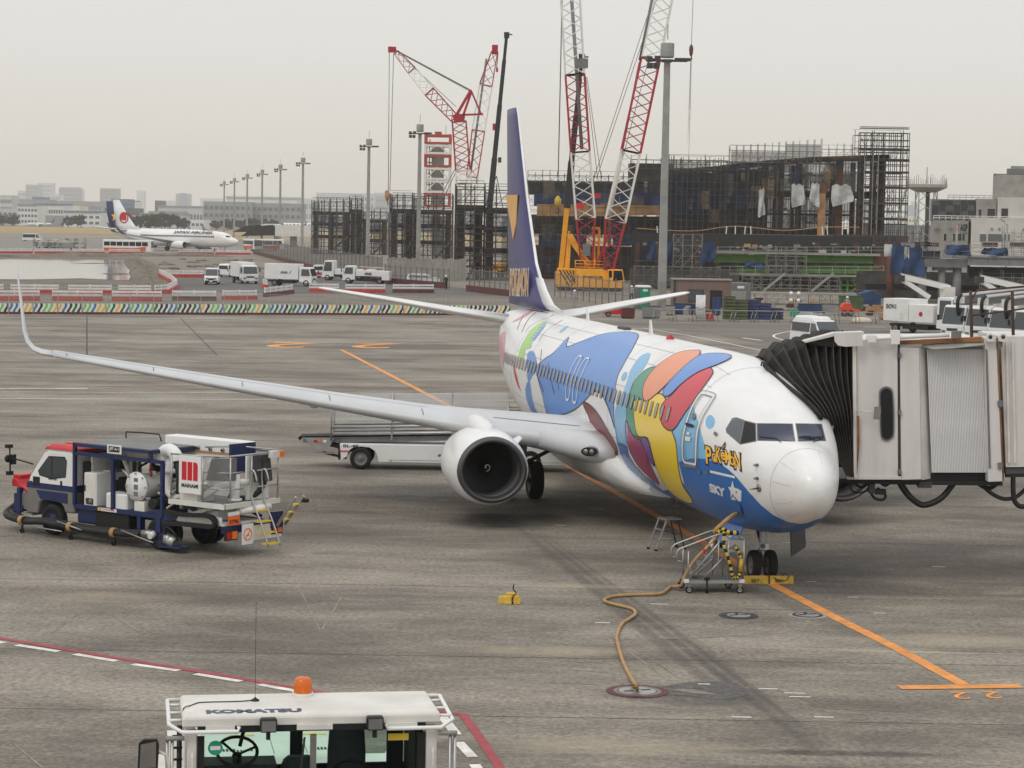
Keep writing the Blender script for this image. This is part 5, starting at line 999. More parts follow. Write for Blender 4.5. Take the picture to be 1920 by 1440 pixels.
mo=MB().ext([(-.46,-.12,2.70),(-.45,-.12,2.97),(-.40,-.12,3.01),(-.27,-.12,3.01),(-.25,-.12,2.95),(-.26,-.12,2.72),(-.30,-.12,2.69)],(0,.06,0),'black_part').tube([(-.26,-.08,2.88),(-.18,-.06,2.84),(-.12,-.05,2.5),(0,0,2.3)],.02,'old_white').build('wing_mirror',tt); MB().ext([(-.44,-.125,2.72),(-.43,-.125,2.96),(-.28,-.125,2.99),(-.28,-.125,2.73)],(0,.004,0),'steel').build('mirror_glass',mo)
# interior
MB().box(.15,.12,1.2,Wd-.15,.95,1.75,'interior').box(.1,Dp-.06,1.2,Wd-.1,Dp-.02,2.47,'interior').box(1.13,Dp-.08,2.4,1.26,Dp-.02,3.06,'interior').box(2.15,Dp-.1,2.4,2.32,Dp-.02,3.06,'interior').box(Wd-.22,.1,1.2,Wd-.14,Dp,3.06,'interior').box(.15,.35,1.7,.95,.75,2.62,'interior').build('cab_interior',tt)
for u in (1.2,1.7):
    z=2.62 if u<1.5 else 2.97; se=MB().rings([[V(u+w*x,.72+.02*y,zz) for x,y in ((-1,0),(-.85,-3),(.85,-3),(1,0),(.85,2),(-.85,2))] for zz,w in ((1.7,.2),(z-.3,.2),(z-.1,.185),(z-.03,.155),(z,.12))],'seat').build('seat_back',tt); MB().box(u-.26,.3,1.6,u+.26,.75,1.78,'seat').build('seat_cushion',tt)
for u,v,z in ((.55,.45,2.74),(1.7,.3,2.5)):
    st=MB(); n=28; nn=V(0,-.55,.83); ax=V(1,0,0); bx=nn.cross(ax)
    st.rings([[V(u,v,z)+(ax*math.cos(a)+bx*math.sin(a))*(.205+.018*math.cos(q))+nn*(.018*math.sin(q)) for q in [2*PI*k/6 for k in range(6)]] for a in [2*PI*k/n for k in range(n)]],'black_part',True,False,True)
    for a in (.3,2.4,4.5): st.tube([V(u,v,z)-nn*.05,V(u,v,z)+(ax*math.cos(a)+bx*math.sin(a))*.2],.014,'black_part')
    st.tube([V(u,v,z)-nn*.05,V(u,v,z)-nn*.5],.05,'black_part'); st.build('steering_wheel',tt)
MB().tube([(.58,.5,2.78),(.62,.52,2.95)],.022,'black_part')  .cbox((.62,.52,2.95),(.06,.06,.05),'black_part').build('gear_lever',tt)
MB().add([(.2,Dp-.04,2.48),(1.13,Dp-.04,2.48),(1.13,Dp-.04,3.05),(.2,Dp-.04,3.05)],[(0,1,2,3)],'clear_glass').add([(1.26,Dp-.04,2.48),(2.14,Dp-.04,2.48),(2.14,Dp-.04,3.05),(1.26,Dp-.04,3.05)],[(0,1,2,3)],'clear_glass').build('rear_window_pane',tt,fix=False)
stk=MB(); n=20; stk.add([V(.31+.075*math.cos(2*PI*k/n),.012,2.88+.075*math.sin(2*PI*k/n)) for k in range(n)],[tuple(range(n))],'toilet_green'); stk.box(.26,.008,2.86,.36,.011,2.9,'white_paint'); stk.build('round_sticker',tt,fix=False)
MB().box(2.05,.012,2.92,2.26,.016,2.99,'safety_yellow').build('yellow_label',tt)
# body and engine deck behind the cab
MB().box(-.28,1.1,.7,2.85,5.6,1.52,'old_white').box(-.2,-.1,.6,2.76,1.2,1.3,'old_white').build('body',tt,bevel=.03)
hd=MB(); hd.rings([[V(a,b_,z) for a,b_ in ((.28+i,3.1+i),(1.95-i,3.1+i),(1.95-i,5.3-i),(.28+i,5.3-i))] for z,i in ((1.52,0),(1.96,.02),(2.05,.08),(2.07,.16))],'old_white',False); hdo=hd.build('engine_cover',tt,bevel=.02)
for u in (1.12,1.5): MB().box(u-.004,3.25,2.07,u+.004,5.15,2.073,'mid_grey').build('cover_seam',hdo)
for u0 in (.55,1.6):
    for v in (3.4,4.85):
        vm=MB()
        for i in range(10):
            for j in range(2 if i<5 else 1): vm.box(u0-.05+.04*i,v+.07*j,2.071,u0-.025+.04*i,v+.05+.07*j,2.075,'black_part')
        vm.build('vent_slots',hdo)
for u in (.65,1.5): MB().box(u,4.2,2.071,u+.3,4.26,2.074,'safety_yellow').build('yellow_label',hdo)
MB().lathe([(0,.09),(.02,.09),(.021,.002)],(.95,5.05,2.07),(0,0,1),'black_part',16).build('filler_cap',hdo)
MB().box(-.05,4.9,1.52,.3,5.2,1.9,'old_white').build('exhaust_box',tt)
for u in (.05,2.5):
    for v in (.6,4.6): MB().wheel((u,v,.55),(1,0,0),.55,.4,'old_white').build('wheel',tt)

# ------------------------------------------------------------------ steps, cable, chocks beside the nose gear
gs=thing('mobile_steps','wheeled alloy access steps loaded with striped ground power cable beside the nose wheels','mobile steps',(4.61,50.9,0),.1)
Lh=.63; Wh=.34
bs=MB()
for y in (-Wh,Wh): bs.beam((-Lh,y,.26),(Lh,y,.26),.05,.07,'alloy')
for x in (-Lh,-.2,.25,Lh): bs.beam((x,-Wh,.26),(x,Wh,.26),.05,.06,'alloy')
bs.box(-Lh,-Wh,.285,Lh,Wh,.30,'mid_grey'); bs.build('base_frame',gs)
for x,y in ((-Lh+.03,-Wh-.02),(Lh-.08,-Wh-.02),(-Lh-.03,Wh),(Lh-.2,Wh)):
    cs=MB().wheel((x,y,.085),(0,1,0),.085,.05,'steel',18).box(x-.04,y-.04,.14,x+.04,y+.04,.22,'steel').build('castor',gs)
MB().tube([(-.2,-Wh-.03,.34),(-.2,-Wh-.03,.03)],.022,'black_part').box(-.26,-Wh-.06,.3,-.14,-Wh,.36,'black_part').tube([(-.2,-Wh-.03,.2),(-.2,-Wh-.03,.0)],.03,'black_part').build('jack_leg',gs)
fm=MB()
for y in (-Wh,Wh):
    fm.tube([(Lh,y,.28),(Lh,y,1.22)],.02,'alloy'); fm.tube([(.05,y,.28),(.05,y,1.2)],.018,'alloy'); fm.tube([(.28,y,.28),(.28,y,1.2)],.018,'alloy'); fm.tube([(-Lh,y,.28),(-Lh,y,.95)],.018,'alloy')
    fm.tube(smooth_poly([(-Lh-.25,y,.72),(-Lh-.27,y,.92),(-Lh-.2,y,1.0),(-.1,y,1.28),(.1,y,1.34),(.2,y,1.34),(.25,y,1.24),(Lh,y,1.22)],1,False),.019,'alloy'); fm.tube([(-Lh-.25,y,.72),(-Lh-.1,y,.7)],.019,'alloy')
    fm.tube([(-Lh,y,.30),(-.05,y,1.0),(.1,y,1.2)],.024,'alloy'); fm.tube([(-.3,y,.3),(.2,y,.85)],.02,'alloy')
fm.tube([(Lh,-Wh,1.22),(Lh,Wh,1.22)],.02,'alloy'); fm.tube([(.2,-Wh,1.34),(.2,Wh,1.34)],.018,'alloy'); fm.build('handrail_frame',gs)
for i in range(4): MB().cbox((-Lh+.14+.155*i,0,.45+.19*i),(.16,2*Wh-.05,.03),'alloy').build('tread',gs)
MB().box(.05,-Wh+.02,.96,Lh-.02,Wh-.02,1.0,'alloy').box(.22,-Wh-.012,.93,Lh,-Wh+.004,1.2,'alloy').build('platform',gs)
MB().add([(.25,-Wh-.02,1.0),(.42,-Wh-.02,1.12),(.56,-Wh-.02,.98)],[(0,1,2)],'mid_grey').build('arrow_plate',gs,fix=False)
MB().box(-.25,-.1,.8,-.2,-.05,.95,'sign_red').cyl((-.1,-.12,1.0),(.1,.05,1.1),.05,'steel').box(.08,-.1,1.0,.18,.05,1.1,'black_part').build('fire_bottle',gs)
for px_ in ((Lh,-Wh),(-Lh,-Wh)): MB().box(px_[0]-.1,px_[1]-.035,.24,px_[0]+.02,px_[1]-.02,.32,'white_paint').build('corner_marker',gs)
# power cable from the pit to the airliner
cblP=[(1195,1292,.05),(1192,1284,.3),(1184,1272,.06),(1168,1240,.04),(1158,1205,.04),(1157,1190,.04),(1166,1170,.04),(1180,1160,.04),(1190,1153,.04),(1191,1147,.04),(1184,1141,.04),(1160,1135,.04),(1138,1129,.04),(1134,1124,.04),(1150,1118,.04),(1190,1115,.04),(1230,1114,.04),(1245,1110,.04),(1258,1099,.05)]
cp=[G(px,py,z) for px,py,z in cblP]
cp=[Vector(p) for p in smooth_poly([tuple(p) for p in cp],5,False)]
gM=Matrix.Translation((4.61,50.9,0))@Matrix.Rotation(.1,4,'Z')
up=[gM@V(*p) for p in smooth_poly([(-.72,-.05,.12),(-.62,-.02,.38),(-.4,0,.72),(-.1,0,1.02),(.05,0,1.2),(.1,-.05,1.3)],5,False)]
cbl=MB().tube(cp+up,.036,'cable_tan',8).build('power_cable'); tag(cbl,'tan ground power cable snaking from the red ringed pit over the steps','cable')
lp=hit(1383,962); lp=AM@lp if lp else V(5.4,52,1.6)
st2=MB(); path=[gM@V(*p) for p in ((.1,-.05,1.3),(.0,-.1,1.36))]+[lp.lerp(gM@V(.1,-.2,1.5),t)+V(0,-.1*math.sin(PI*t),.05*math.sin(PI*t)) for t in (.9,.6,.3,.0)]
hc=MB().tube(smooth_poly([tuple(p) for p in path],4,False),.05,'cable_tan',8)
hco=hc.build('cable_lead'); tag(hco,'thick tan plug lead of the power cable rising into the airliner belly','cable')
wr=MB()
def wrap(P,r,k0=0):
    Q=smooth_poly(P,6,False)
    for i,(a,b_) in enumerate(zip(Q,Q[1:])): wr.tube([gM@V(*a),gM@V(*b_)],r,'safety_yellow' if (i//2+k0)%2 else 'black_part',8)
wrap([(.02,-.1,1.34),(.15,-.2,1.42),(.3,-.3,1.36),(.5,-.3,1.36)],.05); wrap([(.15,-.38,1.36),(.16,-.4,1.1),(.24,-.42,.85),(.32,-.42,.6),(.36,-.42,.42),(.42,-.42,.36),(.5,-.42,.38),(.54,-.42,.5)],.035); wrap([(.54,-.42,.5),(.55,-.42,.75),(.5,-.42,.92),(.42,-.42,1.05)],.032,1); wrap([(.05,-.2,1.3),(.1,-.3,1.38),(.2,-.36,1.3)],.05,1)
wo_=wr.build('cable_sleeve'); tag(wo_,'yellow and black striped cable sleeve draped over the mobile steps','cable')
MB().tube([gM@V(.54,-.43,.5),gM@V(.56,-.43,.8)],.045,'chock_yellow',8).build('sleeve_grip',wo_)
sp_=thing('step_stool','small alloy folding step stool beside the orange lead-in line','step stool',(4.0,57.4,0),.45)
for s_ in (-.2,.2):
    MB().beam((-.42,s_,.0),(-.12,s_,.78),.04,.03,'alloy').build('leg',sp_); MB().beam((.42,s_,.0),(.2,s_,.78),.035,.03,'dark_grey').build('leg',sp_)
    for x in (-.42,.42): MB().cbox((x,s_,.02),(.07,.05,.05),'black_part').build('foot',sp_)
for z,x in ((.26,-.32),(.52,-.22)): MB().cbox((x,0,z),(.1,.38,.025),'alloy').build('tread',sp_)
MB().box(-.16,-.23,.77,.3,.23,.80,'alloy').build('top_step',sp_); MB().beam((-.2,0,.5),(.32,0,.38),.02,.02,'dark_grey').build('brace',sp_)
ck=thing('wheel_chock','long yellow wheel chock with red rope in front of the nose wheels','wheel chock',(6.0,52.1,0),.12)
MB().ext([(-.58,-.1,0),(-.58,.12,0),(-.58,.07,.17),(-.58,-.05,.19)],(1.16,0,0),'chock_yellow').build('block',ck,bevel=.012)
for x in (-.3,.26):
    tm=MB(); text_on(tm,'SKY',(x-.12,-.104,.04),(.2,0,0),(0,.02,.08),'ink',.03); tm.build('chock_lettering',ck,fix=False)
MB().tube(smooth_poly([(.1,-.1,.16),(.25,-.14,.08),(.4,-.14,.1),(.45,-.1,.2),(.38,-.05,.24),(.34,-.05,.2)],4,False),.012,'barrier_maroon',6).tube([(0,-.12,0),(0,-.07,.2),(0,.1,.2)],.018,'barrier_maroon',6).build('rope',ck)
c2=thing('wheel_chock','pair of yellow wheel chocks tied with dark rope lying alone on open concrete','wheel chock',(.05,48.65,0),.0)
MB().ext([(-.26,-.1,0),(-.26,.16,0),(-.26,.12,.16),(-.26,-.03,.17)],(.3,0,0),'chock_yellow').build('block',c2,bevel=.015); MB().ext([(.06,-.1,0),(.22,-.1,0),(.22,-.1,.09),(.17,-.1,.17),(.10,-.1,.17),(.06,-.1,.09)],(0,.3,0),'chock_yellow').build('block',c2,bevel=.012); MB().ext([(-.1,.1,.05),(.16,.1,.05),(.16,.1,.2),(-.1,.1,.22)],(0,.14,0),'chock_yellow').build('block',c2,bevel=.015)
MB().tube(smooth_poly([(.045,-.1,0),(.04,-.1,.15),(.12,.05,.22),(.06,.1,.3),(.07,.15,.4)],4,False),.014,'black_part',6).build('rope',c2)
# ------------------------------------------------------------------ vehicles and equipment behind the stand
def shell(prof,hw,m,tuck=.0):   # side profile (x,z) swept across the width, roof edges tucked in
    zs=[p[1] for p in prof]; z0,z1=min(zs),max(zs); mb=MB(); n=len(prof)
    A=[V(x,-(hw-tuck*max(0,(z-z0)/(z1-z0)-.45)/.55),z) for x,z in prof]; B=[V(p.x,-p.y,p.z) for p in A]
    mb.add(A,[tuple(range(n))],m); mb.add(B,[tuple(range(n))],m); mb.add(A+B,[(i,(i+1)%n,n+(i+1)%n,n+i) for i in range(n)],m); return mb
def van(label,loc,rz,L=4.7,H=1.98,hw=.85,high=0,group=None,cat='van',stripe=None,hood=.35,rear=True,name='van'):
    t=thing(name,label,cat,loc,rz,group); f=L/2
    prof=[(-f,.32),(-f,1.0),(-f+.08,1.15),(-f+.2,H-.12),(-f+.4,H),(f-hood-1.0,H),(f-hood-.75,H-.06),(f-hood+.02,1.08),(f-.06,.95),(f,.6),(f-.02,.28)]
    shell(prof,hw,'white_paint',.12).build('body',t,bevel=.03)
    ws=[(f-hood-.72,H-.12),(f-hood-.02,1.12)]; w1,w2=hw-.14,hw-.08
    MB().ext([(ws[0][0],-w1,ws[0][1]),(ws[0][0],w1,ws[0][1]),(ws[1][0],w2,ws[1][1]),(ws[1][0],-w2,ws[1][1])],(.05,0,.04),'glass_cab').build('windscreen',t)
    for s in (-1,1):
        MB().ext([(f-hood-.2,s*(hw-.02),1.1),(f-hood-.75,s*(hw-.08),H-.22),(f-hood-1.3,s*(hw-.08),H-.2),(f-hood-1.35,s*(hw-.02),1.1)],(0,s*.035,0),'glass_cab').build('door_window',t)
        MB().ext([(f-hood-1.5,s*(hw-.02),1.12),(f-hood-1.5,s*(hw-.08),H-.22),(-f+.3,s*(hw-.08),H-.22),(-f+.25,s*(hw-.02),1.12)],(0,s*.035,0),'glass_dark').build('side_window',t)
        for x in (f-.95,-f+.85): MB().wheel((x,s*(hw-.12),.32),(0,1,0),.32,.22,'mid_grey',18).build('wheel',t)
        MB().box(f-.14,s*(hw-.36)-.14,.66,f+.02,s*(hw-.36)+.14,.86,'steel').build('headlight',t); MB().box(-f-.02,s*(hw-.1)-.07,.85,-f+.03,s*(hw-.1)+.07,1.25,'tail_red').build('tail_light',t)
        MB().cbox((f-hood-.1,s*(hw+.12),1.2),(.08,.16,.22),'black_part').build('mirror',t)
        if stripe: MB().box(-f+.05,s*(hw+.002)-.004,.42,f-.3,s*(hw+.002)+.004,.8,stripe).build('stripe',t)
    MB().ext([(-f-.01,-hw+.15,1.15),(-f-.01,hw-.15,1.15),(-f+.12,hw-.22,H-.25),(-f+.12,-hw+.22,H-.25)],(-.03,0,.01),'glass_dark').build('rear_window',t)
    MB().box(f-.03,-hw+.1,.3,f+.03,hw-.1,.52,'black_part').box(f-.02,-.35,.6,f+.025,.35,.8,'black_part').build('bumper',t); MB().box(f+.03,-.17,.36,f+.04,.17,.5,'white_paint').build('number_plate',t)
    if high: MB().rings([[V(x,y,z) for x,y in ((-f+.35+i,-hw+.14+i),(f-1.6-i*1.5,-hw+.14+i),(f-1.6-i*1.5,hw-.14-i),(-f+.35+i,hw-.14-i))] for z,i in ((H-.02,0),(H+high*.6,.05),(H+high,.16))],'white_paint',False).build('high_roof',t,bevel=.04)
    return t
def truck(label,loc,rz,L=6.0,hw=1.0,box=None,cabH=2.35,cabL=1.65,group=None,cat='truck',name='truck',bodym='white_paint'):
    t=thing(name,label,cat,loc,rz,group); f=L/2; c=f-cabL
    prof=[(c,.55),(c,cabH-.08),(c+.1,cabH),(f-.5,cabH),(f-.32,cabH-.1),(f-.03,1.25),(f,1.15),(f,.42),(f-.3,.42)]
    cb=shell(prof,hw-.02,'white_paint',.1).build('cab',t,bevel=.03)
    MB().ext([(f-.29,-hw+.2,cabH-.18),(f-.29,hw-.2,cabH-.18),(f-.03,hw-.14,1.3),(f-.03,-hw+.14,1.3)],(.04,0,.01),'glass_cab').build('windscreen',cb)
    for s in (-1,1):
        MB().ext([(f-.2,s*(hw-.06),1.3),(f-.42,s*(hw-.1),cabH-.22),(c+.3,s*(hw-.1),cabH-.22),(c+.28,s*(hw-.06),1.3)],(0,s*.06,0),'glass_cab').build('side_window',cb)
        for x in (f-.75,-f+1.3): MB().wheel((x,s*(hw-.14),.4),(0,1,0),.4,.26,'mid_grey',18).build('wheel',t)
        MB().box(f-.06,s*(hw-.3)-.17,.62,f+.03,s*(hw-.3)+.17,.82,'steel').build('headlight',cb); MB().cbox((f+.1,s*(hw+.14),1.75),(.1,.16,.42),'black_part').build('mirror',cb)
    MB().box(f-.02,-.5,.78,f+.02,.5,.98,'dark_grey').box(f-.05,-hw+.05,.36,f+.05,hw-.05,.56,'old_white').box(f+.05,-.18,.38,f+.06,.18,.5,'white_paint').build('bumper',cb)
    MB().box(-f+.1,-.45,.5,c,.45,.72,'dark_grey').box(-f+2.0,-hw+.1,.35,c-.9,hw-.1,.7,'black_part').build('chassis',t)
    if box: MB().box(-f,-hw,.85,c-.12,hw,box,bodym).build('cargo_box',t,bevel=.02)
    return t
def side_text(t,s,x,y,z,w,h,m='navy',sgn=-1,name='lettering'):
    tm=MB(); text_on(tm,s,(x,y,z),(w if sgn<0 else -w,0,0),(0,0,h),m,.05); tm.build(name,t,fix=False)
def at(px,py): p=G(px,py); return (p.x,p.y,0)
v=van('white high roof minibus parked beyond the boarding bridge hood',at(1530,652),-1.23,L=4.8,H=1.95,hw=.86,high=.24); MB().box(1.15,-.885,.7,1.5,-.868,.95,'panel_red').build('side_logo',v)
van('white van facing the camera on the service road beside the pond barrier',at(398,533),-1.5,H=2.0)
van('white minivan seen from behind beside the white box truck',at(432,519),1.25,L=4.8,H=1.85,hood=.6)
t=truck('white box truck facing the camera on the service road',at(458,531),-1.2,L=6.2,hw=1.05,box=2.7)
t=truck('white ANA box truck facing right behind the red barrier',at(545,536),-.25,L=6.2,hw=1.05,box=2.75); side_text(t,'ANA',-1.0,-1.055,1.5,1.0,.36)
MB().ext([(.1,-1.06,1.5),(.25,-1.06,1.5),(.5,-1.06,1.9),(.35,-1.06,1.9)],(0,.004,0),'wave_blue').build('logo_mark',t)
van('small red and white van between the parked trucks',at(608,521),-.05,L=3.4,H=1.85,hw=.74,stripe='barrier_red')
truck('white truck with tall cab facing left behind the ANA tank truck',at(650,526),3.0,L=6.5,hw=1.1,cabH=2.75,box=1.6)
t=truck('white ANA lavatory tank truck facing left behind the tailplane',at(688,532),3.05,L=6.2,hw=1.05,box=None); 
MB().box(-2.2,-1.0,1.0,1.35,1.0,1.75,'white_paint').box(-3.1,-1.05,.5,-2.1,1.05,1.7,'white_paint').build('tank_body',t,bevel=.03); MB().box(-1.2,-.7,1.75,.6,.7,1.95,'old_white').tube([(-2,-.9,1.75),(-2,-.9,2.1),(1.2,-.9,2.2)],.04,'old_white').box(-.1,.5,1.9,.4,.8,2.0,'barrier_red').build('top_gear',t); side_text(t,'ANA',.2,1.055,1.15,1.0,.36,sgn=1)
w=van('white station wagon facing right in front of the mesh fence',at(795,535),-.1,L=4.4,H=1.5,hw=.86,cat='car',hood=1.05,name='station_wagon')
# white servicing trucks parked on the right
t=truck('white high lift truck with lettered equipment box beside the blue container',at(1738,626),-.9,L=7.4,hw=1.15,cabH=3.0,cabL=1.8,box=None); MB().box(-3.7,-1.15,.95,-1.0,1.15,2.75,'white_paint').box(-1.0,-1.15,.95,1.6,1.15,2.35,'white_paint').build('equipment_box',t,bevel=.02); side_text(t,'SNOW-3',-3.4,-1.156,1.9,1.1,.4,'dark_grey'); n=20
MB().add([V(.3+.2*math.cos(2*PI*k/n),-1.158,1.6+.2*math.sin(2*PI*k/n)) for k in range(n)],[tuple(range(n))],'jal_red').build('round_logo',t,fix=False); MB().box(-1.0,-1.16,1.0,-.97,-1.152,2.3,'mid_grey').box(-1.9,-1.16,1.1,-1.5,-1.152,1.6,'old_white').build('box_door',t)
def boom_truck(label,loc,rz,boom_to,hasname='lift_truck',group=None):
    t=truck(label,loc,rz,L=7.5,hw=1.1,cabH=2.7,cabL=1.7,box=1.7,group=group,cat='lift truck',name=hasname)
    b=MB().beam((2.9,0,3.1),(2.9-boom_to[0],0,boom_to[1]),.45,.5,'mid_grey').beam((3.1,.3,3.5),(2.9-boom_to[0],.3,boom_to[1]+.35),.14,.14,'white_paint').cbox((3.0,0,3.1),(.4,.7,.5),'old_white')
    b.build('boom',t); MB().tube(smooth_poly([(3.3,.4,3.5),(3.7,.45,3.2),(3.75,.45,2.6),(3.6,.45,2.0)],4,False),.14,'black_part',8).build('cable_guard',t); MB().box(-3.0,-.6,1.7,-2.0,.6,2.9,'old_white').box(-1.5,-.9,1.7,.8,.9,2.2,'old_white').build('turret',t)
    return t
g_='lift trucks parked in a row on the right'
for i,(px,py) in enumerate(((1842,638),(1887,642),(1932,646),(1977,650),(2022,654))): boom_truck(['white lift truck nearest the high lift truck, grey boom over its cab','second white lift truck in the row behind the boarding bridge roof','third white lift truck in the row behind the boarding bridge roof','fourth white lift truck, partly cut by the right edge','white lift truck past the right edge of the row'][i],at(px,py),-2.42,(9.5,3.75),group=g_)
for px,py,rz,lb in ((1730,597,.2,'white folding boom lift raised behind the high lift truck'),(1880,600,.1,'white folding boom lift standing behind the row of lift trucks')):
    x,y,_=at(px,py); t=thing('boom_lift',lb,'boom lift',(x,y,0),rz)
    MB().box(-2.6,-1,.4,2.6,1,1.3,'white_paint').build('base',t,bevel=.03); MB().beam((-2.2,0,3.9),(2.6,0,2.9),.5,.5,'white_paint').beam((-2.2,.4,4.2),(2.6,.4,3.2),.12,.12,'alloy').build('upper_boom',t); MB().beam((-2.3,0,3.7),(.6,0,2.0),.4,.4,'white_paint').beam((-1.8,.3,3.0),(.4,.3,2.2),.12,.12,'dark_grey').build('lower_boom',t); MB().cbox((-2.4,0,3.75),(.7,.8,.6),'dark_grey').build('knuckle',t); MB().box(1.9,-.7,1.3,2.9,.7,3.0,'old_white').build('turret',t)
    for s in (-1,1):
        for xx in (-1.7,1.7): MB().wheel((xx,s*.95,.45),(0,1,0),.45,.3,'mid_grey',16).build('wheel',t)
# ------------------------------------------------------------------ barriers and fences
def pattern_material():
    m=bpy.data.materials.new('wave_print'); m.use_nodes=True; nt=m.node_tree; N=nt.nodes; L=nt.links; b=N['Principled BSDF']; b.inputs['Roughness'].default_value=.5
    tc=N.new('ShaderNodeTexCoord'); sp=N.new('ShaderNodeSeparateXYZ'); L.new(tc.outputs['Object'],sp.inputs[0]); oi=N.new('ShaderNodeObjectInfo')
    def mt(op,a,b_):
        k=N.new('ShaderNodeMath'); k.operation=op
        for i,q in enumerate((a,b_)):
            if isinstance(q,(int,float)): k.inputs[i].default_value=q
            elif q is not None: L.new(q,k.inputs[i])
        return k.outputs[0]
    s=mt('MULTIPLY',mt('SINE',mt('MULTIPLY',mt('SUBTRACT',sp.outputs['Z'],.46),5.2),None),.13)
    u=mt('MULTIPLY',mt('SUBTRACT',sp.outputs['X'],s),2.35); fl=mt('FLOOR',u,None); fr=mt('FRACT',u,None)
    wn=N.new('ShaderNodeTexWhiteNoise'); wn.noise_dimensions='2D'; cx=N.new('ShaderNodeCombineXYZ'); L.new(fl,cx.inputs[0]); L.new(mt('MULTIPLY',oi.outputs['Random'],40),cx.inputs[1]); L.new(cx.outputs[0],wn.inputs['Vector'])
    rp=N.new('ShaderNodeValToRGB'); rp.color_ramp.interpolation='CONSTANT'; L.new(wn.outputs['Value'],rp.inputs[0]); e=rp.color_ramp.elements
    cols=[(40,44,60),(30,110,70),(226,178,84),(64,120,170),(120,190,120),(34,40,70)]
    e[0].position=0; e[0].color=(*lin(cols[0]),1); e[1].position=.18; e[1].color=(*lin(cols[1]),1)
    for i,c in enumerate(cols[2:]): a=e.new(.36+.16*i); a.color=(*lin(c),1)
    mx=N.new('ShaderNodeMix'); mx.data_type='RGBA'; L.new(mt('GREATER_THAN',fr,.52),mx.inputs['Factor']); mx.inputs['B'].default_value=(*lin((226,224,210)),1); L.new(rp.outputs[0],mx.inputs['A']); L.new(mx.outputs['Result'],b.inputs['Base Color']); M['wave_print']=m
pattern_material()
A_=G(-30,588.5); B_=G(958,591.5); dv=(B_-A_); npan=int(dv.length/1.95); stp=dv/npan; frz=math.atan2(dv.y,dv.x)
pb_=thing('patterned_barrier','low barrier panel printed with green, navy and yellow waves along the apron edge','barrier',A_,frz,'patterned barrier panels along the apron edge')
MB().box(.03,-.04,.18,1.92,.04,.88,'wave_print').build('printed_panel',pb_); MB().box(0,-.12,0,1.95,.12,.17,'barrier_maroon').build('base_rail',pb_); MB().box(-.03,-.03,0,.03,.03,1.75,'galvanised').build('post',pb_); MB().tube([(0,0,1.72),(1.95,0,1.72)],.018,'galvanised',5).tube([(0,0,1.3),(1.95,0,1.3)],.012,'galvanised',5).build('rail',pb_); MB().add([(.03,0,.9),(1.92,0,.9),(1.92,0,1.7),(.03,0,1.7)],[(0,1,2,3)],'mesh_wire').build('wire_mesh',pb_,fix=False)
for i in range(1,npan): copy_tree(pb_,A_+stp*i,label='patterned wave barrier panel, %s from the left end of the apron edge row'%ORD[i])
pb_['label']='patterned wave barrier panel at the left end of the apron edge row'
def guard(p,q,dark=False,hh=1.0,label='red based barrier with white double guardrail beside the service road'):
    P=G(*p); Q=G(*q); d=Q-P; L=d.length
    t=thing('guardrail_barrier',label,'barrier',P,math.atan2(d.y,d.x),'guardrail barriers around the service road')
    MB().ext([(0,-.28,0),(0,.28,0),(0,.2,.42*hh),(0,-.2,.42*hh)],(L,0,0),'barrier_maroon' if dark else 'barrier_red').build('base_block',t)
    MB().box(0,-.06,.5*hh,L,.0,.68*hh,'barrier_white').box(0,-.06,.8*hh,L,.0,1.0*hh,'barrier_white').build('guardrail',t)
    k=max(2,int(L/2.2)); 
    for i in range(k+1): MB().box(L*i/k-.07 if i else 0,.002,.4*hh,L*i/k+.07 if i<k else L,.1,1.05*hh,'barrier_white').build('post',t)
names_=['%s from the left in the front row'%ORD[i] for i in range(9)]+['%s from the left in the rear row before the pond'%ORD[i] for i in range(5)]+['at the corner of the service road','on the slanting side of the service road, lower part','on the slanting side of the service road, upper part','along the far edge of the service road','at the foot of the ANA box truck']
for (a,b_,dk),nm_ in zip([((-20,564),(74,564),0),((98,564),(192,564.5),0),((210,564.5),(303,565),0),((323,563.5),(405,564),1),((418,563),(481,562.5),0),((497,557),(548,550.5),1),((580,548),(635,548.5),0),((648,549),(722,549.5),0),((737,549),(813,549.5),1),
   ((-60,551),(6,551),0),((20,551),(110,551.5),0),((128,551.5),(209,552),0),((222,552),(283,552.5),0),((291,552),(316,550.5),0),((316,550.5),(332,541),0),((331,540),(322,531),0),((321,530),(299,518),0),((305,520),(382,520.5),0),((493,539),(500,541),0)],names_): guard(a,b_,dk,1.0,('maroon' if dk else 'red')+' based white guardrail barrier, '+nm_)
for i,(a,b_) in enumerate([((0,475.3),(60,475.4)),((66,475.4),(130,475.6)),((136,475.6),(195,476)),((205,476),(262,476.4)),((335,476.4),(400,477)),((404,477),(470,478))]): guard(a,b_,False,1.1,'far red and white guardrail barrier, %s from the left beyond the pond'%ORD[i])
def mesh_fence(p,q,h,npost,label,base='barrier_maroon',net='mesh_wire',group=None):
    P=G(*p); Q=G(*q); d=Q-P; L=d.length; t=thing('mesh_fence',label,'fence',P,math.atan2(d.y,d.x),group)
    for i in range(npost+1): MB().box(L*i/npost-.05,-.05,0,L*i/npost+.05,.05,h+.25,'fence_mesh').build('post',t)
    for i in range(npost): MB().add([(L*i/npost+.05,0,.5),(L*(i+1)/npost-.05,0,.5),(L*(i+1)/npost-.05,0,h),(L*i/npost+.05,0,h)],[(0,1,2,3)],net).build('mesh_panel',t,fix=False)
    MB().box(0,-.04,h-.05,L,.04,h+.03,'fence_mesh').box(0,-.04,h*.5,L,.04,h*.5+.06,'fence_mesh').build('rail',t)
    if base: MB().box(0,-.45,0,L,-.2,.75,base).build('base_barrier',t)
    return t
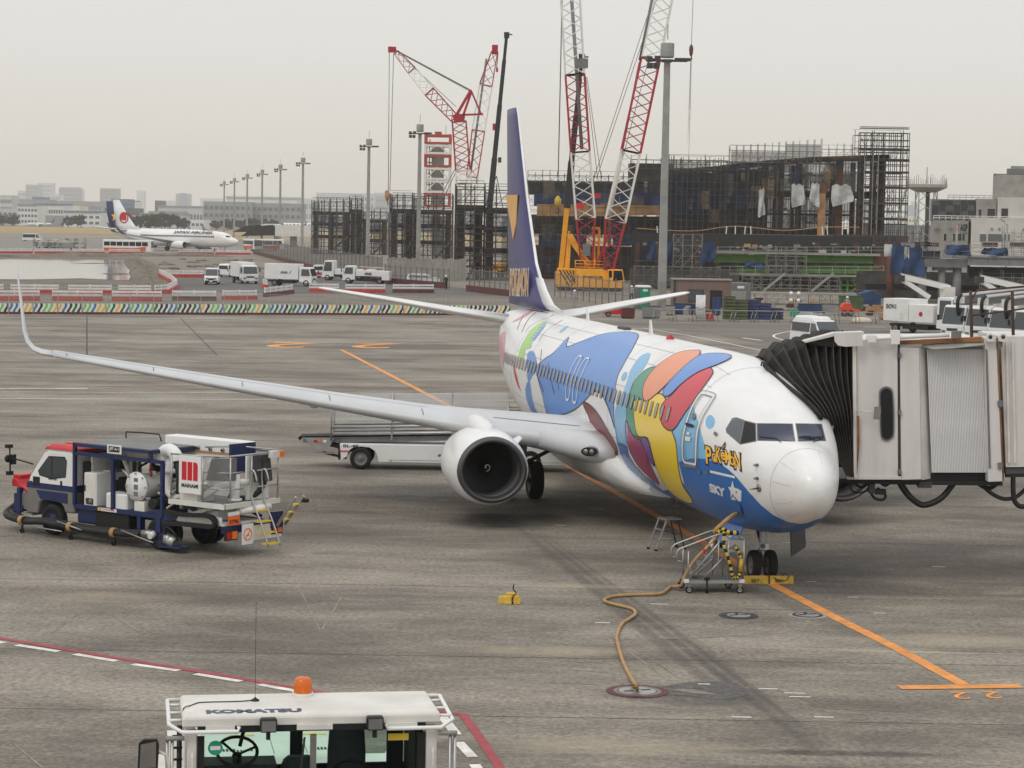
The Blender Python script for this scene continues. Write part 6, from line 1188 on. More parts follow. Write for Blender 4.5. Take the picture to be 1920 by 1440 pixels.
mesh_fence((478,476),(600,507),3.4,22,'long grey mesh fence with maroon base receding towards the lamp masts',net='net_grey'); mesh_fence((600,507),(716,531),3.4,16,'grey mesh fence with maroon base behind the parked ANA trucks',net='net_grey')
mesh_fence((722,531),(842,541),2.3,12,'silver mesh fence with maroon base behind the white station wagon'); mesh_fence((880,546),(968,557),2.6,9,'silver mesh fence on a maroon base beside the airliner fin'); mesh_fence((1040,556),(1180,580),2.6,12,'silver grid fence in front of the yellow crawler crane',base=None)
x,y,_=at(712,530); hd_=thing('hoarding','weathered grey upright board hoarding before the scaffold towers','hoarding',(x,y+18,0),.0)
for i in range(20): MB().box(i*.56,-.03+.02*(i%2),0,i*.56+.53,.03+.02*(i%2),3.1+.12*math.sin(i*2.1),'concrete').build('board',hd_)
MB().box(-.1,.06,2.7,11.3,.14,2.9,'dark_grey').build('top_rail',hd_)
# pipe barriers between the lane and the site
pbt=None
for i,(px,py) in enumerate([(1225,601),(1262,602),(1300,602.5),(1340,603),(1378,604),(1416,604.5),(1454,605),(1492,605.5),(1530,606),(1568,606.5),(1606,607),(1644,607.5)]):
    a=G(px,py)
    if pbt is None:
        pbt=thing('pipe_barrier','low silver pipe barrier on trestles, leftmost along the site edge','barrier',a,.05,'pipe barriers along the site edge')
        MB().tube([(-.1,0,1.0),(1.75,0,1.0)],.04,'galvanised',6).build('top_pipe',pbt); MB().tube([(-.1,0,.15),(1.75,0,.15)],.03,'galvanised',6).build('bottom_pipe',pbt)
        for x in (.1,1.55): MB().tube([(x-.25,-.2,0),(x,0,1.02),(x+.25,.2,0)],.03,'galvanised',5).build('trestle',pbt)
    else: copy_tree(pbt,a,label='low silver pipe barrier on trestles, %s from the left along the site edge'%ORD[i])
# ------------------------------------------------------------------ light masts
def mast(px,ytop,i,h=27.0):
    hor=420.2+(px-960)*ROLL; d=(h-CAMH)*FPX/(hor-ytop); b=D(px+ROLL*(hor-ytop)*0,hor,d); t=thing('light_mast',['square grey light mast, farthest of the long row','second farthest light mast of the long row','third light mast from the far end of the row','fourth light mast from the far end of the row','fifth light mast, left of the mast by the scaffold','light mast just left of the scaffold towers','light mast rising in front of the first scaffold tower','light mast left of the red and white tower','nearest and tallest light mast beside the crawler crane'][i],'light mast',(b.x,d,0),0,'light masts along the apron')
    def sq(z,w): return [V(w*x,w*y,z) for x,y in ((-1,-.8),(-.8,-1),(.8,-1),(1,-.8),(1,.8),(.8,1),(-.8,1),(-1,.8))]
    MB().rings([sq(0,.44),sq(8,.39),sq(h-2.2,.3)],'mast_grey',False).build('pole',t)
    MB().lathe([(0,.2),(0,.62),(.15,.68),(1.4,.68),(1.45,.6),(1.5,.01)],(0,0,h-2.0),(0,0,1),'mast_grey',18,False).build('drum',t); MB().tube([(0,0,h-.2),(0,0,h+1.3)],.04,'dark_grey',5).build('lightning_rod',t)
    MB().box(-2.0,-.1,h-2.4,2.0,.1,h-2.2,'dark_grey').box(-.5,-.8,h-2.42,.5,.8,h-2.2,'dark_grey').build('cross_arm',t)
    for x,z in ((-1.8,.05),(-1.1,-.6),(-1.75,-.6),(1.0,.05),(1.5,.05),(1.95,.05),(-1.0,.1)): MB().cbox((x,-.45,h-2.25+z),(.5,.55,.3 if x>0 else .55),'dark_grey',.2).build('floodlight',t)
for i,(px,yt) in enumerate([(420,338),(439,332),(463,324),(491,316),(525,306),(567,293),(690,257),(785,229),(1244,74)]): mast(px,yt,i)
# ------------------------------------------------------------------ scaffolding
def lattice(mb,x0,x1,y0,y1,z0,z1,sx,sz,t,m,rnd,diag=.5,planes=True,skip=.06,ztop=None):
    nx=max(1,round((x1-x0)/sx)); nz=max(1,round((z1-z0)/sz))
    ys=(y0,y1) if planes else (y0,)
    for y in ys:
        for i in range(nx+1):
            x=x0+(x1-x0)*i/nx; zt=z1+(rnd.uniform(0,.9) if ztop is None else ztop(x))
            if rnd.random()>skip: mb.beam((x,y,z0),(x,y,zt),t,t,m)
            if y==y0 and planes:
                for k in range(nz+1):
                    if rnd.random()<.8: mb.beam((x,y0,z0+(z1-z0)*k/nz),(x,y1,z0+(z1-z0)*k/nz),t*.8,t*.8,m)
        for k in range(nz+1):
            z=z0+(z1-z0)*k/nz
            if rnd.random()>skip: mb.beam((x0,y,z),(x1,y,z),t,t*.9,m)
            if rnd.random()<.55: mb.beam((x0,y,z+.5*sz),(x1,y,z+.5*sz),t*.55,t*.55,m)
        for i in range(nx):
            for k in range(nz):
                if rnd.random()<diag:
                    a=x0+(x1-x0)*i/nx; b=x0+(x1-x0)*(i+1)/nx; c=z0+(z1-z0)*k/nz; e=z0+(z1-z0)*(k+1)/nz
                    mb.beam((a,y,c),(b,y,e),t*.5,t*.5,m)
                    if rnd.random()<.6: mb.beam((a,y,e),(b,y,c),t*.5,t*.5,m)
def cloth(parent,rects,m,name,rnd):   # sheets tied at the top edge, creased and hanging free below
    for (x0,x1,y,z0,z1) in rects:
        n=9; k=8; sl=rnd.uniform(-.25,.25); cut=rnd.uniform(.0,.3); sg=rnd.choice((-1,1)); P=[]
        for j in range(k+1):
            v=j/k
            for i in range(n+1):
                u=i/n; w=(x1-x0)*(.74+.3*math.sin(PI*(.12+.7*v))); top=.10*(z1-z0)*math.sin(PI*u*2+sl*9)**2*(1-v); dr=cut*(u if sg>0 else 1-u)
                P.append(V((x0+x1)/2+(u-.5)*w+sl*(x1-x0)*.5*v+.08*math.sin(9*u+5*v), y-.3*math.sin(7*u+4*v+sl*20)*(.3+v)-.15*rnd.random(), z1-top-(z1-z0)*v*(1-dr)))
        MB().add(P,[(j*(n+1)+i,j*(n+1)+i+1,(j+1)*(n+1)+i+1,(j+1)*(n+1)+i) for j in range(k) for i in range(n)],m,True).build(name,parent,fix=False)
def panels(parent,rects,m,name,rnd,dy=.12,nx=1,edge=None):  # hanging nets and sheets with soft folds
    for (x0,x1,y,z0,z1) in rects:
        mb=MB(); n=max(3,int((x1-x0)/.55)); k=4; ph=rnd.uniform(0,6)
        P=[[V(x0+(x1-x0)*i/n,y+dy*math.sin(i*1.7+ph)+dy*.6*rnd.uniform(-1,1),z1+(z0-z1)*j/k-(.0 if j<k else rnd.uniform(0,.12)*(z1-z0))) for i in range(n+1)] for j in range(k+1)]
        mb.add([p for r in P for p in r],[(j*(n+1)+i,j*(n+1)+i+1,(j+1)*(n+1)+i+1,(j+1)*(n+1)+i) for j in range(k) for i in range(n)],m,True); mb.build(name,parent,fix=False)
rnd=random.Random(5)
def tower(px0,px1,ytop,ybase,label,seed,seg):
    r=random.Random(seed); g=G((px0+px1)/2,ybase); Y=g.y; a=D(px0,ybase,Y); b=D(px1,ybase,Y); top=D((px0+px1)/2,ytop,Y).z; w=b.x-a.x
    t=thing('scaffold_tower',label,'scaffolding',(a.x,Y,0),0)
    mb=MB()
    for (u0,u1,hf) in seg:
        x0,x1=w*u0,w*u1; lattice(mb,x0,x1,0,2.0,0,top*hf,1.5,1.8,.13,'scaffold',r,.35); lattice(mb,x0,x1,7,9,0,top*hf*.98,1.8,1.8,.13,'scaffold',r,.25)
        for x in (x0,x1):
            for k in range(int(top*hf/1.8)+1): mb.beam((x,0,k*1.8),(x,9,k*1.8),.1,.1,'scaffold')
    mb.build('pole_lattice',t,kind='stuff')
    for (u0,u1,hf) in seg:
        x0,x1=w*u0,w*u1; h=top*hf; n=max(1,int((x1-x0)/4.5))
        for i in range(n+1):
            x=x0+.8+(x1-x0-1.6)*i/n; MB().box(x-.55,3.2,0,x+.55,4.3,h*.80,'rust_dark' if i%2 else 'net_dark').build('column',t)
        for z in (h*.34,h*.58,h*.79): MB().box(x0,3.0,z-.55,x1,4.6,z+.25,'rust_dark').build('girder',t)
        panels(t,[(x0,x0+(x1-x0)*.22,.6,.0,h*.97),(x0+(x1-x0)*.5,x0+(x1-x0)*.85,2.4,h*.1,h*.72)],'net_fine','debris_net',r); panels(t,[(x0+(x1-x0)*.2,x0+(x1-x0)*.7,2.6,h*.5,h*.78)],'net_blue','blue_net',r)
        for z in (h*.26,h*.5,h*.74): MB().box(x0,.3,z,x1,1.7,z+.1,'dark_grey').build('deck_board',t)
        MB().beam((x0+(x1-x0)*.45,3,0),(x0+(x1-x0)*.95,3,h*.34),.3,.3,'scaffold_light').build('raking_brace',t)
    return t
tower(583,724,378,477,'far scaffold tower around steel columns, left of the row',3,[(0,.50,1.0),(.5,.66,1.06),(.66,1,.82)])
tower(729,846,367,497,'middle scaffold tower with crane hook hanging beside it',8,[(0,.36,1.0),(.36,1,.99)])
tower(851,972,351,526,'nearest scaffold tower beside the airliner fin with brown panels',12,[(0,.45,1.0),(.45,1,.97)])
# ------------------------------------------------------------------ the terminal extension under construction
BYD=330.0
def X3(px): return D(px,430,BYD).x
def Z3(px,py): return D(px,py,BYD).z
def rect3(px0,px1,py0,py1,dy=0):
    c=(px0+px1)/2; return (X3(px0)-B0x,X3(px1)-B0x,dy,Z3(c,py1),Z3(c,py0))
B0x=X3(1245)
sb=thing('steel_building','large rust brown steel frame wrapped in dark nets with white sheets, under construction','building',(B0x,BYD,0),0)
rnd=random.Random(14)
topl=[(1245,320),(1340,312),(1440,301),(1535,294),(1665,290)]
def ytop(px):
    for (a,b),(c,d) in zip(topl,topl[1:]):
        if a<=px<=c: return b+(d-b)*(px-a)/(c-a)
    return topl[-1][1]
Zd=Z3(1450,440)
for px,w in [(1256,8),(1290,6),(1340,9),(1368,9),(1400,8),(1434,11),(1464,10),(1497,10),(1573,13),(1612,10),(1652,14)]:
    x=X3(px)-B0x; h=w/12.9/2; z1=Z3(px,ytop(px)+4); MB().box(x-h,.6,Zd,x+h,1.5,z1,'rust' if px>1430 else 'rust_dark').build('column',sb)
    MB().box(x-h*.8,8,Zd,x+h*.8,8.8,z1-.5,'rust_dark').build('column',sb)
x=X3(1537)-B0x; MB().box(x-.5,-1.6,Zd,x+.5,-.7,Z3(1537,343),'plywood').box(x-1.6,-1.7,Z3(1537,352),x+1.1,-.6,Z3(1537,343),'rust').box(x-.7,-1.7,Z3(1537,362),x+.7,-.6,Z3(1537,352),'rust').build('column',sb,'bright orange new column standing free in front')
for (a,b),(c,d) in zip(topl,topl[1:]):
    MB().beam((X3(a)-B0x,.9,Z3(a,b+4)),(X3(c)-B0x,.9,Z3(c,d+4)),1.0,.75,'rust_dark').build('roof_beam',sb); MB().beam((X3(a)-B0x,8.5,Z3(a,b+3)),(X3(c)-B0x,8.5,Z3(c,d+3)),1.0,.7,'rust_dark').build('roof_beam',sb)
for a,b,y0,y1,m in ((1430,1660,358,371,'rust_dark'),(1590,1655,360,372,'rust'),(1245,1435,352,357,'net_dark'),(1245,1435,395,399,'net_dark'),(1420,1600,400,404,'rust_dark')):
    r=rect3(a,b,y0,y1,.8); MB().box(r[0],.8,r[3],r[1],1.6,r[4],m).build('floor_beam',sb)
MB().box(0,6,Zd,X3(1600)-B0x,6.2,Zd+1,'net_dark').build('back_parapet',sb)
mb=MB(); lattice(mb,.2,X3(1600)-B0x,3.5,9.5,Zd,Z3(1450,303),1.3,1.75,.09,'scaffold',rnd,.3); lattice(mb,0,X3(1440)-B0x,-1.0,-.9,Zd,Z3(1340,318),.8,1.75,.07,'scaffold',rnd,.2,planes=False,skip=.25,ztop=lambda x:.3*math.sin(x)+x*.07); lattice(mb,X3(1440)-B0x,X3(1600)-B0x,-.7,-.6,Zd,Z3(1500,300),1.0,1.75,.07,'scaffold',rnd,.2,planes=False,skip=.25,ztop=lambda x:.2); mb.build('inner_scaffold',sb,kind='stuff')
panels(sb,[rect3(1245,1292,322,437,-.2),rect3(1290,1340,318,437,-.3),rect3(1340,1388,314,437,-.25),rect3(1388,1432,306,437,-.2)],'net_fine','debris_net',rnd,.25); panels(sb,[rect3(1250,1330,356,400,-.6),rect3(1330,1425,358,390,-.5),rect3(1250,1300,326,350,-.5),rect3(1360,1500,306,322,.3),rect3(1545,1650,300,316,.4),rect3(1500,1600,325,345,2.4)],'net_blue','blue_net',rnd,.3)
panels(sb,[rect3(1245,1340,322,437,2.8),rect3(1335,1432,316,437,3.0)],'tarp_navy','dark_sheet',rnd,.3); panels(sb,[rect3(1432,1500,300,437,-.1),rect3(1500,1560,296,437,.1),rect3(1470,1540,400,437,2.8),rect3(1600,1650,375,437,2.5)],'net_fine','debris_net',rnd,.2)
cloth(sb,[rect3(1418,1430,352,408,-1.4),rect3(1478,1503,344,390,-1.4),rect3(1514,1532,342,390,-2.0),rect3(1552,1592,345,388,-1.6)],'sheet_grey','white_sheet',rnd)
mb=MB(); lattice(mb,X3(1365)-B0x,X3(1537)-B0x,0,1.2,Z3(1450,305),Z3(1450,283),1.0,1.5,.08,'scaffold_light',rnd,.5,ztop=lambda x:.6+1.3*(x-(X3(1365)-B0x))/13.3)
lattice(mb,X3(1245)-B0x,X3(1365)-B0x,0,1.2,Z3(1300,316),Z3(1300,300),1.1,1.2,.07,'scaffold',rnd,.4); lattice(mb,X3(1537)-B0x,X3(1608)-B0x,0,1.2,Z3(1570,294),Z3(1570,280),1.1,1.2,.07,'scaffold_light',rnd,.5); mb.build('roof_scaffold',sb,kind='stuff')
panels(sb,[rect3(1368,1470,284,312,.4),rect3(1470,1535,270,303,.4),rect3(1250,1330,303,322,.4)],'net_grey','edge_net',rnd,.2)
ts=thing('scaffold_tower','tall open scaffold at the right end of the steel building','scaffolding',(X3(1606),BYD,0),0)
mb=MB(); w=X3(1697)-X3(1606); lattice(mb,0,w,-1.5,.2,Zd,Z3(1650,250),.9,1.75,.10,'scaffold',rnd,.35,skip=.0,ztop=lambda x:.1); lattice(mb,0,w,4,6,Zd,Z3(1650,252),1.3,1.75,.08,'scaffold',rnd,.2)
for k in range(10):
    z=Zd+k*1.72; mb.box(0,-1.4,z,w,.1,z+.09,'dark_grey')
mb.build('pole_lattice',ts,kind='stuff')
for py in (281,301,323,352,381,411): MB().box(0,-1.45,Z3(1650,py)-.14,w+.1,.15,Z3(1650,py)+.14,'net_dark').build('walkway',ts)
MB().beam((w*.99,-1.4,Z3(1697,352)),(w*.82,-1.4,Z3(1680,400)),.2,.2,'girder_grey').beam((w*.82,-1.4,Z3(1680,400)),(w*.82,-1.4,Zd),.2,.2,'girder_grey').build('raking_brace',ts)
for px in (1614,1630,1640): MB().beam((X3(px)-X3(1606),-1.7,Zd),(X3(px)-X3(1606),-1.7,Z3(px,282)),.12,.12,'scaffold_light').build('ladder',ts)
r_=random.Random(77)
for i in range(9): px=1432+i*19; panels(sb,[rect3(px,px+r_.uniform(12,22),r_.uniform(302,350),r_.uniform(385,437),r_.uniform(4.5,6))],r_.choice(('net_grey','net_fine','net_blue')),'rear_net',r_,.2)
for i in range(34):
    px=r_.uniform(1248,1600); w_=r_.uniform(8,26); y0=r_.uniform(max(ytop(px)+8,310),410); h_=r_.uniform(10,45)
    if px>1425 and 340<y0<395 : continue
    panels(sb,[rect3(px,px+w_,y0,min(436,y0+h_),r_.uniform(-.85,-.4))],r_.choice(('net_grey','net_fine','net_ochre','net_blue','net_fine')),'hung_net',r_,.25)
for i in range(14):
    px=r_.uniform(1432,1590); y0=r_.uniform(300,425); r=rect3(px,px+r_.uniform(6,18),y0,y0+r_.uniform(2,5),r_.uniform(.2,2.5)); MB().box(r[0],r[2],r[3],r[1],r[2]+.5,r[4],r_.choice(('rust','net_dark','concrete','scaffold_light'))).build('bracket',sb)
# deck and everything under it
dk=thing('viaduct_deck','brown and grey girder deck carrying the steel building','viaduct',(X3(1205),BYD-4,0),0); d0=X3(1205)
MB().box(0,-2,Z3(1300,452),X3(1390)-d0,16,Z3(1300,439),'rust_dark').box(X3(1390)-d0+.01,-2.4,Z3(1470,452),X3(1552)-d0,16,Z3(1470,440),'girder_grey').box(X3(1552)-d0+.01,-2,Z3(1600,452),X3(1690)-d0,16,Z3(1600,440),'rust_dark').build('girder',dk)
for px in (1416,1445,1475,1505,1530): MB().box(X3(px)-d0-.06,-2.46,Z3(1470,451),X3(px)-d0+.06,-2.4,Z3(1470,441),'mid_grey').build('stiffener',dk)
for px in (1223,1358,1386,1556,1640): MB().box(X3(px)-d0-.5,-1,0,X3(px)-d0+.5,.4,Z3(px,452),'rust_dark' if px!=1223 else 'girder_grey').build('pier',dk)
for px in (1228,1354,1371,1388,1400,1532,1541,1568): MB().beam((X3(px)-d0,-2.2,Z3(px,440)),(X3(px)-d0+rnd.uniform(-.15,.15),-2.2,Z3(px,424)),.14,.14,'barrier_white').build('rail_post',dk)
MB().tube(smooth_poly([(X3(1190)-d0,-2.2,Z3(1190,428)),(X3(1290)-d0,-2.2,Z3(1290,433)),(X3(1354)-d0,-2.2,Z3(1354,425)),(X3(1390)-d0,-2.2,Z3(1390,425)),(X3(1460)-d0,-2.2,Z3(1460,432)),(X3(1535)-d0,-2.2,Z3(1535,426)),(X3(1600)-d0,-2.2,Z3(1600,426))],5,False),.06,'cable_tan',5).build('safety_rope',dk)
LY=300.0
def X4(px): return D(px,430,LY).x
def Z4(px,py): return D(px,py,LY).z
def rect4(px0,px1,py0,py1,dy=0): c=(px0+px1)/2; return (X4(px0)-X4(1180),X4(px1)-X4(1180),dy,Z4(c,py1),Z4(c,py0))
lw=thing('girder_staging','green girders on silver staging below the steel building','staging',(X4(1180),LY,0),0)
for a,b,y0,y1,m,dy in ((1340,1500,478,493,'girder_green',.4),(1500,1640,478,493,'girder_green',.4),(1385,1520,500,513,'girder_green',.5),(1520,1655,500,513,'girder_green',.5)):
    r=rect4(a,b,y0,y1); MB().box(r[0]+.02,dy,r[3],r[1]-.02,dy+1.2,r[4],m).box(r[0]+.03,dy-.25,r[4]-.12,r[1]-.03,dy+1.3,r[4]+.004,m).box(r[0]+.03,dy-.25,r[3]-.004,r[1]-.03,dy+1.3,r[3]+.12,m).build('green_girder',lw)
    n=int((r[1]-r[0])/1.3)
    for i in range(n): MB().box(r[0]+.5+i*1.3,dy-.12,r[3]+.13,r[0]+.6+i*1.3,dy,r[4]-.13,m).build('web_stiffener',lw)
for a,b,y0,y1 in ((1340,1650,473,477.5),(1370,1662,514,518)): r=rect4(a,b,y0,y1); MB().box(r[0],-.9,r[3],r[1],.1,r[4],'concrete').build('walkway',lw)
r=rect4(1640,1672,476,512); MB().box(r[0],.3,r[3],r[1],1.6,r[4],'rust').build('splice_girder',lw); r=rect4(1578,1650,522,552); gb=MB()
for z in (r[3],(r[3]+r[4])/2,r[4]-.2): gb.box(r[0],.2,z,r[1],.5,z+.22,'girder_green')
for x in (r[0],r[0]+.9,r[1]-1.1,r[1]-.25): gb.box(x,.15,r[3],x+.25,.55,r[4],'girder_green')
gb.beam((r[0]+1,.3,r[3]),(r[1]-1,.3,r[4]),.2,.2,'girder_green'); gb.beam((r[0]+1,.3,r[4]),(r[1]-1,.3,r[3]),.2,.2,'girder_green'); gb.build('green_frame',lw)
mb=MB()
for a,b,y0,y1 in ((1436,1510,463,515),(1392,1572,518,550),(1262,1316,440,500),(1190,1350,500,533)):
    r=rect4(a,b,y0,y1); lattice(mb,r[0],r[1],-2.2 if a!=1262 else -1.5,-.5,r[3],r[4],1.25,1.4,.075,'scaffold_light',rnd,.6,skip=.02,ztop=lambda x:.1)
for px in (1470,1560): mb.beam((X4(px)-X4(1180),-2.4,Z4(px,512)),(X4(px-40)-X4(1180),-2.4,Z4(px-40,545)),.16,.3,'galvanised')
for px in range(1345,1660,24): mb.beam((X4(px)-X4(1180),-.9,Z4(px,477)),(X4(px)-X4(1180),-.9,Z4(px,462)),.07,.07,'galvanised'); mb.beam((X4(px)-X4(1180),-.9,Z4(px,516)),(X4(px)-X4(1180),-.9,Z4(px,498)),.07,.07,'galvanised')
for y in (463,469,499,506): mb.beam((X4(1345)-X4(1180),-.9,Z4(1345,y)),(X4(1658)-X4(1180),-.9,Z4(1658,y)),.06,.06,'galvanised')
mb.build('staging_poles',lw,kind='stuff')
cloth(lw,[rect4(1213,1230,450,488,-1),rect4(1247,1264,450,495,-1),rect4(1314,1342,452,499,-1.4),rect4(1395,1430,490,505,-.8)],'tarp_blue','blue_tarp',rnd); panels(lw,[rect4(1262,1300,452,498,-.3),rect4(1180,1290,503,535,-2.5),rect4(1290,1385,503,535,-2.6),rect4(1440,1500,468,512,-.2)],'net_grey','grey_net',rnd,.2)
r=rect4(1190,1700,449,560); MB().box(r[0],6,0,r[1],6.3,r[4]+.6,'boom_black').build('painted_shade_backdrop',lw);  # near-black sheet added to stand in for the shaded interior under the deck
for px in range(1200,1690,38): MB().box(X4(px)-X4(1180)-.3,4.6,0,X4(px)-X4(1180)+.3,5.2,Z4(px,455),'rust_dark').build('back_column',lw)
r_=random.Random(31); mb=MB()
for i in range(170):
    px=r_.uniform(1200,1690); y0=r_.uniform(453,472) if i<90 else r_.uniform(516,540); q=rect4(px,px+r_.uniform(2,14),y0,y0+r_.uniform(1.2,7)); d_=r_.uniform(-1,4); mb.box(q[0],d_,q[3],q[1],d_+.4,q[4],r_.choice(('tarp_blue','scaffold_light','net_dark','rust_dark','concrete','girder_grey','galvanised','tarp_navy','sheet_grey','cable_tan')))
mb.build('stacked_material',lw,kind='stuff')
SY=246.0
def qs(px,py): p=D(px,py,SY); return V(p.x,SY,p.z)
ss=thing('low_staging','low row of silver staging behind the crates and the orange compressor','staging',(qs(1395,560).x,SY,0),0); s0=qs(1395,560).x
mb=MB(); lattice(mb,0,qs(1640,560).x-s0,-1.2,.6,.1,qs(1500,550).z,1.2,1.0,.06,'scaffold_light',rnd,.7,ztop=lambda x:.3); mb.build('staging_poles',ss,kind='stuff'); MB().box(0,-1.3,qs(1500,552).z,qs(1640,552).x-s0,.7,qs(1500,549).z,'concrete').build('walkway',ss)
cl=[]
CN={'tarp_blue':'blue','crate_blue':'navy','galvanised':'silver','rust_dark':'dark brown','concrete':'pale grey','girder_grey':'grey','plywood':'tan','crate_green':'green','dark_grey':'dark grey','sheet_grey':'whitish'}
def where(px): return 'left of the brown cabin' if px<1270 else 'in front of the brown cabin' if px<1350 else 'beside the green crates' if px<1410 else 'beside the blue crates' if px<1470 else 'near the balloon light' if px<1530 else 'left of the orange compressor' if px<1575 else 'right of the orange compressor'
for i in range(32):   # loose material lying about the site edge
    px=r_.uniform(1232,1650); py=r_.uniform(574,592); p=G(px,py); m=r_.choice(('tarp_blue','crate_blue','galvanised','rust_dark','concrete','girder_grey','plywood','crate_green','dark_grey','sheet_grey')); L=r_.uniform(.5,2.4)
    if i%3==0:
        t=thing('pipe_bundle',CN[m]+' steel pipe bundle lying '+where(px)+(', nearer the lane' if py>583 else ', farther back'),'pipe bundle',p,r_.uniform(-.3,.3),'loose material on the site edge')
        for k in range(4): MB().tube([(0,.12*(k%3),.08+.13*(k//3)),(L+1,.12*(k%3),.08+.13*(k//3))],.06,m,6).build('pipe',t)
    else:
        t=thing('material_pile',CN[m]+' box with boards '+where(px)+(', nearer the lane' if py>583 else ', farther back'),'pile',p,r_.uniform(-.4,.4),'loose material on the site edge'); h=r_.uniform(.25,.8)
        MB().box(0,0,0,L*.6,.7,h,m).build('box',t); MB().box(L*.2,.1,h,L*.75,.6,h+r_.uniform(.08,.3),r_.choice(('plywood','concrete','tarp_navy','galvanised'))).build('board',t)
# curved wing of the building on the left, behind the cranes
cw=thing('curved_wing','long dark curved building wing with blue netting and a tan plywood band behind the cranes','building',(X3(985),BYD+16,0),0)
def rectc(px0,px1,py0,py1,dy=0):
    Y=BYD+16; c=(px0+px1)/2; x0=X3(985); return (D(px0,430,Y).x-x0,D(px1,430,Y).x-x0,dy,D(c,py1,Y).z,D(c,py0,Y).z)
for (a,b,y0,y1,m,nm) in [(985,1262,405,440,'net_dark','lower_wall'),(985,1240,340,366,'net_dark','upper_wall'),(1180,1262,306,345,'net_dark','upper_wall'),(985,1262,500,540,'net_dark','base_wall'),(985,1250,462,500,'rust_dark','base_wall')]:
    r=rectc(a,b,y0,y1); MB().box(r[0],1.0,r[3],r[1],8,r[4],m).build(nm,cw)
pb=MB(); n=14; A=[];B=[]
for i in range(n+1):
    px=1006+(1262-1006)*i/n; s=math.sin(PI*i/n); r=rectc(px,px+1,383+3*(i/n)+0*s,405+2*i/n-5*(i/n)**3); A.append(V(r[0],-1.2-1.6*s,r[4])); B.append(V(r[0],-1.2-1.6*s,r[3]))
pb.add(A+B,[(i,i+1,n+2+i,n+1+i) for i in range(n)],'plywood',True); pb.build('plywood_band',cw,fix=False)
panels(cw,[rectc(1000,1080,362,385,-.6),rectc(1080,1160,360,386,-.6),rectc(1160,1262,362,388,-.6),rectc(1010,1100,440,462,-.9),rectc(1150,1215,438,460,-.9)],'tarp_blue','blue_tarp',rnd,.25); panels(cw,[rectc(1115,1185,340,366,-.3),rectc(1010,1110,340,362,-.3)],'tarp_navy','dark_sheet',rnd,.25); panels(cw,[rectc(990,1130,405,440,.2),rectc(1130,1262,405,438,.2)],'net_fine','debris_net',rnd,.2)
mb=MB(); r=rectc(985,1262,322,540)
for (a,b,y0,y1,tl) in [(988,1180,330,342,1),(1180,1265,300,316,1),(988,1262,405,445,0),(988,1262,465,535,0),(1205,1262,345,362,0)]:
    q=rectc(a,b,y0,y1); lattice(mb,q[0],q[1],-1.2,.4,q[3],q[4],1.1,1.5,.085,'scaffold',rnd,.45,ztop=(None if tl else (lambda x:.1)))
q=rectc(988,1262,345,540); lattice(mb,q[0],q[1],-2.9,-2.8,q[3],q[4],1.15,1.75,.07,'scaffold',rnd,.25,planes=False,skip=.3); mb.build('wing_scaffold',cw,kind='stuff')
r_=random.Random(9)
for i in range(26): px=r_.uniform(990,1250); y0=r_.uniform(338,500); panels(cw,[rectc(px,px+r_.uniform(8,30),y0,y0+r_.uniform(8,34),r_.uniform(-2.2,-1.6))],r_.choice(('net_grey','net_fine','net_blue','net_ochre','net_fine')),'hung_net',r_,.2)
for px in (1022,1052,1140,1150,1206): q=rectc(px,px+6,340,362); MB().box(q[0],.2,q[3]-8,q[1],.9,q[4],'girder_grey' if px>1130 else 'rust_dark').build('column',cw)
# elevated road on the right
RY=262.0
rd=thing('elevated_road','unfinished elevated road on grey piers with blue tarpaulins along its edge','viaduct',(D(1660,430,RY).x,RY,0),0); r0=D(1660,430,RY).x
def q5(px,py): p=D(px,py,RY); return p.x-r0,p.z
x0,z0=q5(1726,503); x1,z1=q5(1812,486); MB().box(x0,-.5,z0+.15,x1,9,z1,'mid_grey').build('cross_girder',rd); x2,z2=q5(2050,501); x3,z3=q5(1812,482); MB().box(x1+.01,-.8,z2,x2,9,z3,'girder_grey').box(x1+.02,-1.0,z3,x2,9.1,z3+.22,'concrete').build('edge_girder',rd)
for px in (1850,1890,1930): MB().box(q5(px,490)[0]-.05,-.86,z2+.05,q5(px,490)[0]+.05,-.8,z3-.05,'mid_grey').build('stiffener',rd)
for px,w,m in ((1732,.48,'girder_grey'),(1768,.42,'girder_grey'),(1797,.5,'girder_grey'),(1677,.45,'rust')): MB().cyl((q5(px,500)[0],.6 if m!='rust' else 2.5,0),(q5(px,500)[0],.6 if m!='rust' else 2.5,q5(px,492 if m!='rust' else 478)[1]),w,m,12 if m!='rust' else 4).build('pier',rd)
MB().box(q5(1752,500)[0],0,q5(1752,507)[1],q5(1787,500)[0],1.4,q5(1787,500)[1],'mid_grey').build('pier_cap',rd); MB().box(q5(1640,540)[0],7,q5(1640,546)[1],q5(2000,540)[0],8,q5(1640,534)[1],'black_part').box(q5(1640,540)[0],14,0,q5(2000,540)[0],14.3,q5(1640,512)[1],'net_dark').build('lower_beam',rd)
def rect5(a,b,y0,y1,dy): c=(a+b)/2; return (q5(a,450)[0],q5(b,450)[0],dy,q5(c,y1)[1],q5(c,y0)[1])
cloth(rd,[rect5(1669,1697,455,514,-.8),rect5(1690,1730,459,518,-.6),rect5(1768,1815,458,479,-.9),rect5(1838,1888,464,481,-.9)],'tarp_blue','blue_tarp',rnd); panels(rd,[rect5(1826,1990,502,520,2),rect5(1728,1762,470,484,-.5)],'tarp_navy','dark_sheet',rnd,.3); panels(rd,[rect5(1657,1671,458,480,-.8),rect5(1693,1703,463,486,-.9)],'sheet_grey','white_sheet',rnd,.3)
mb=MB()
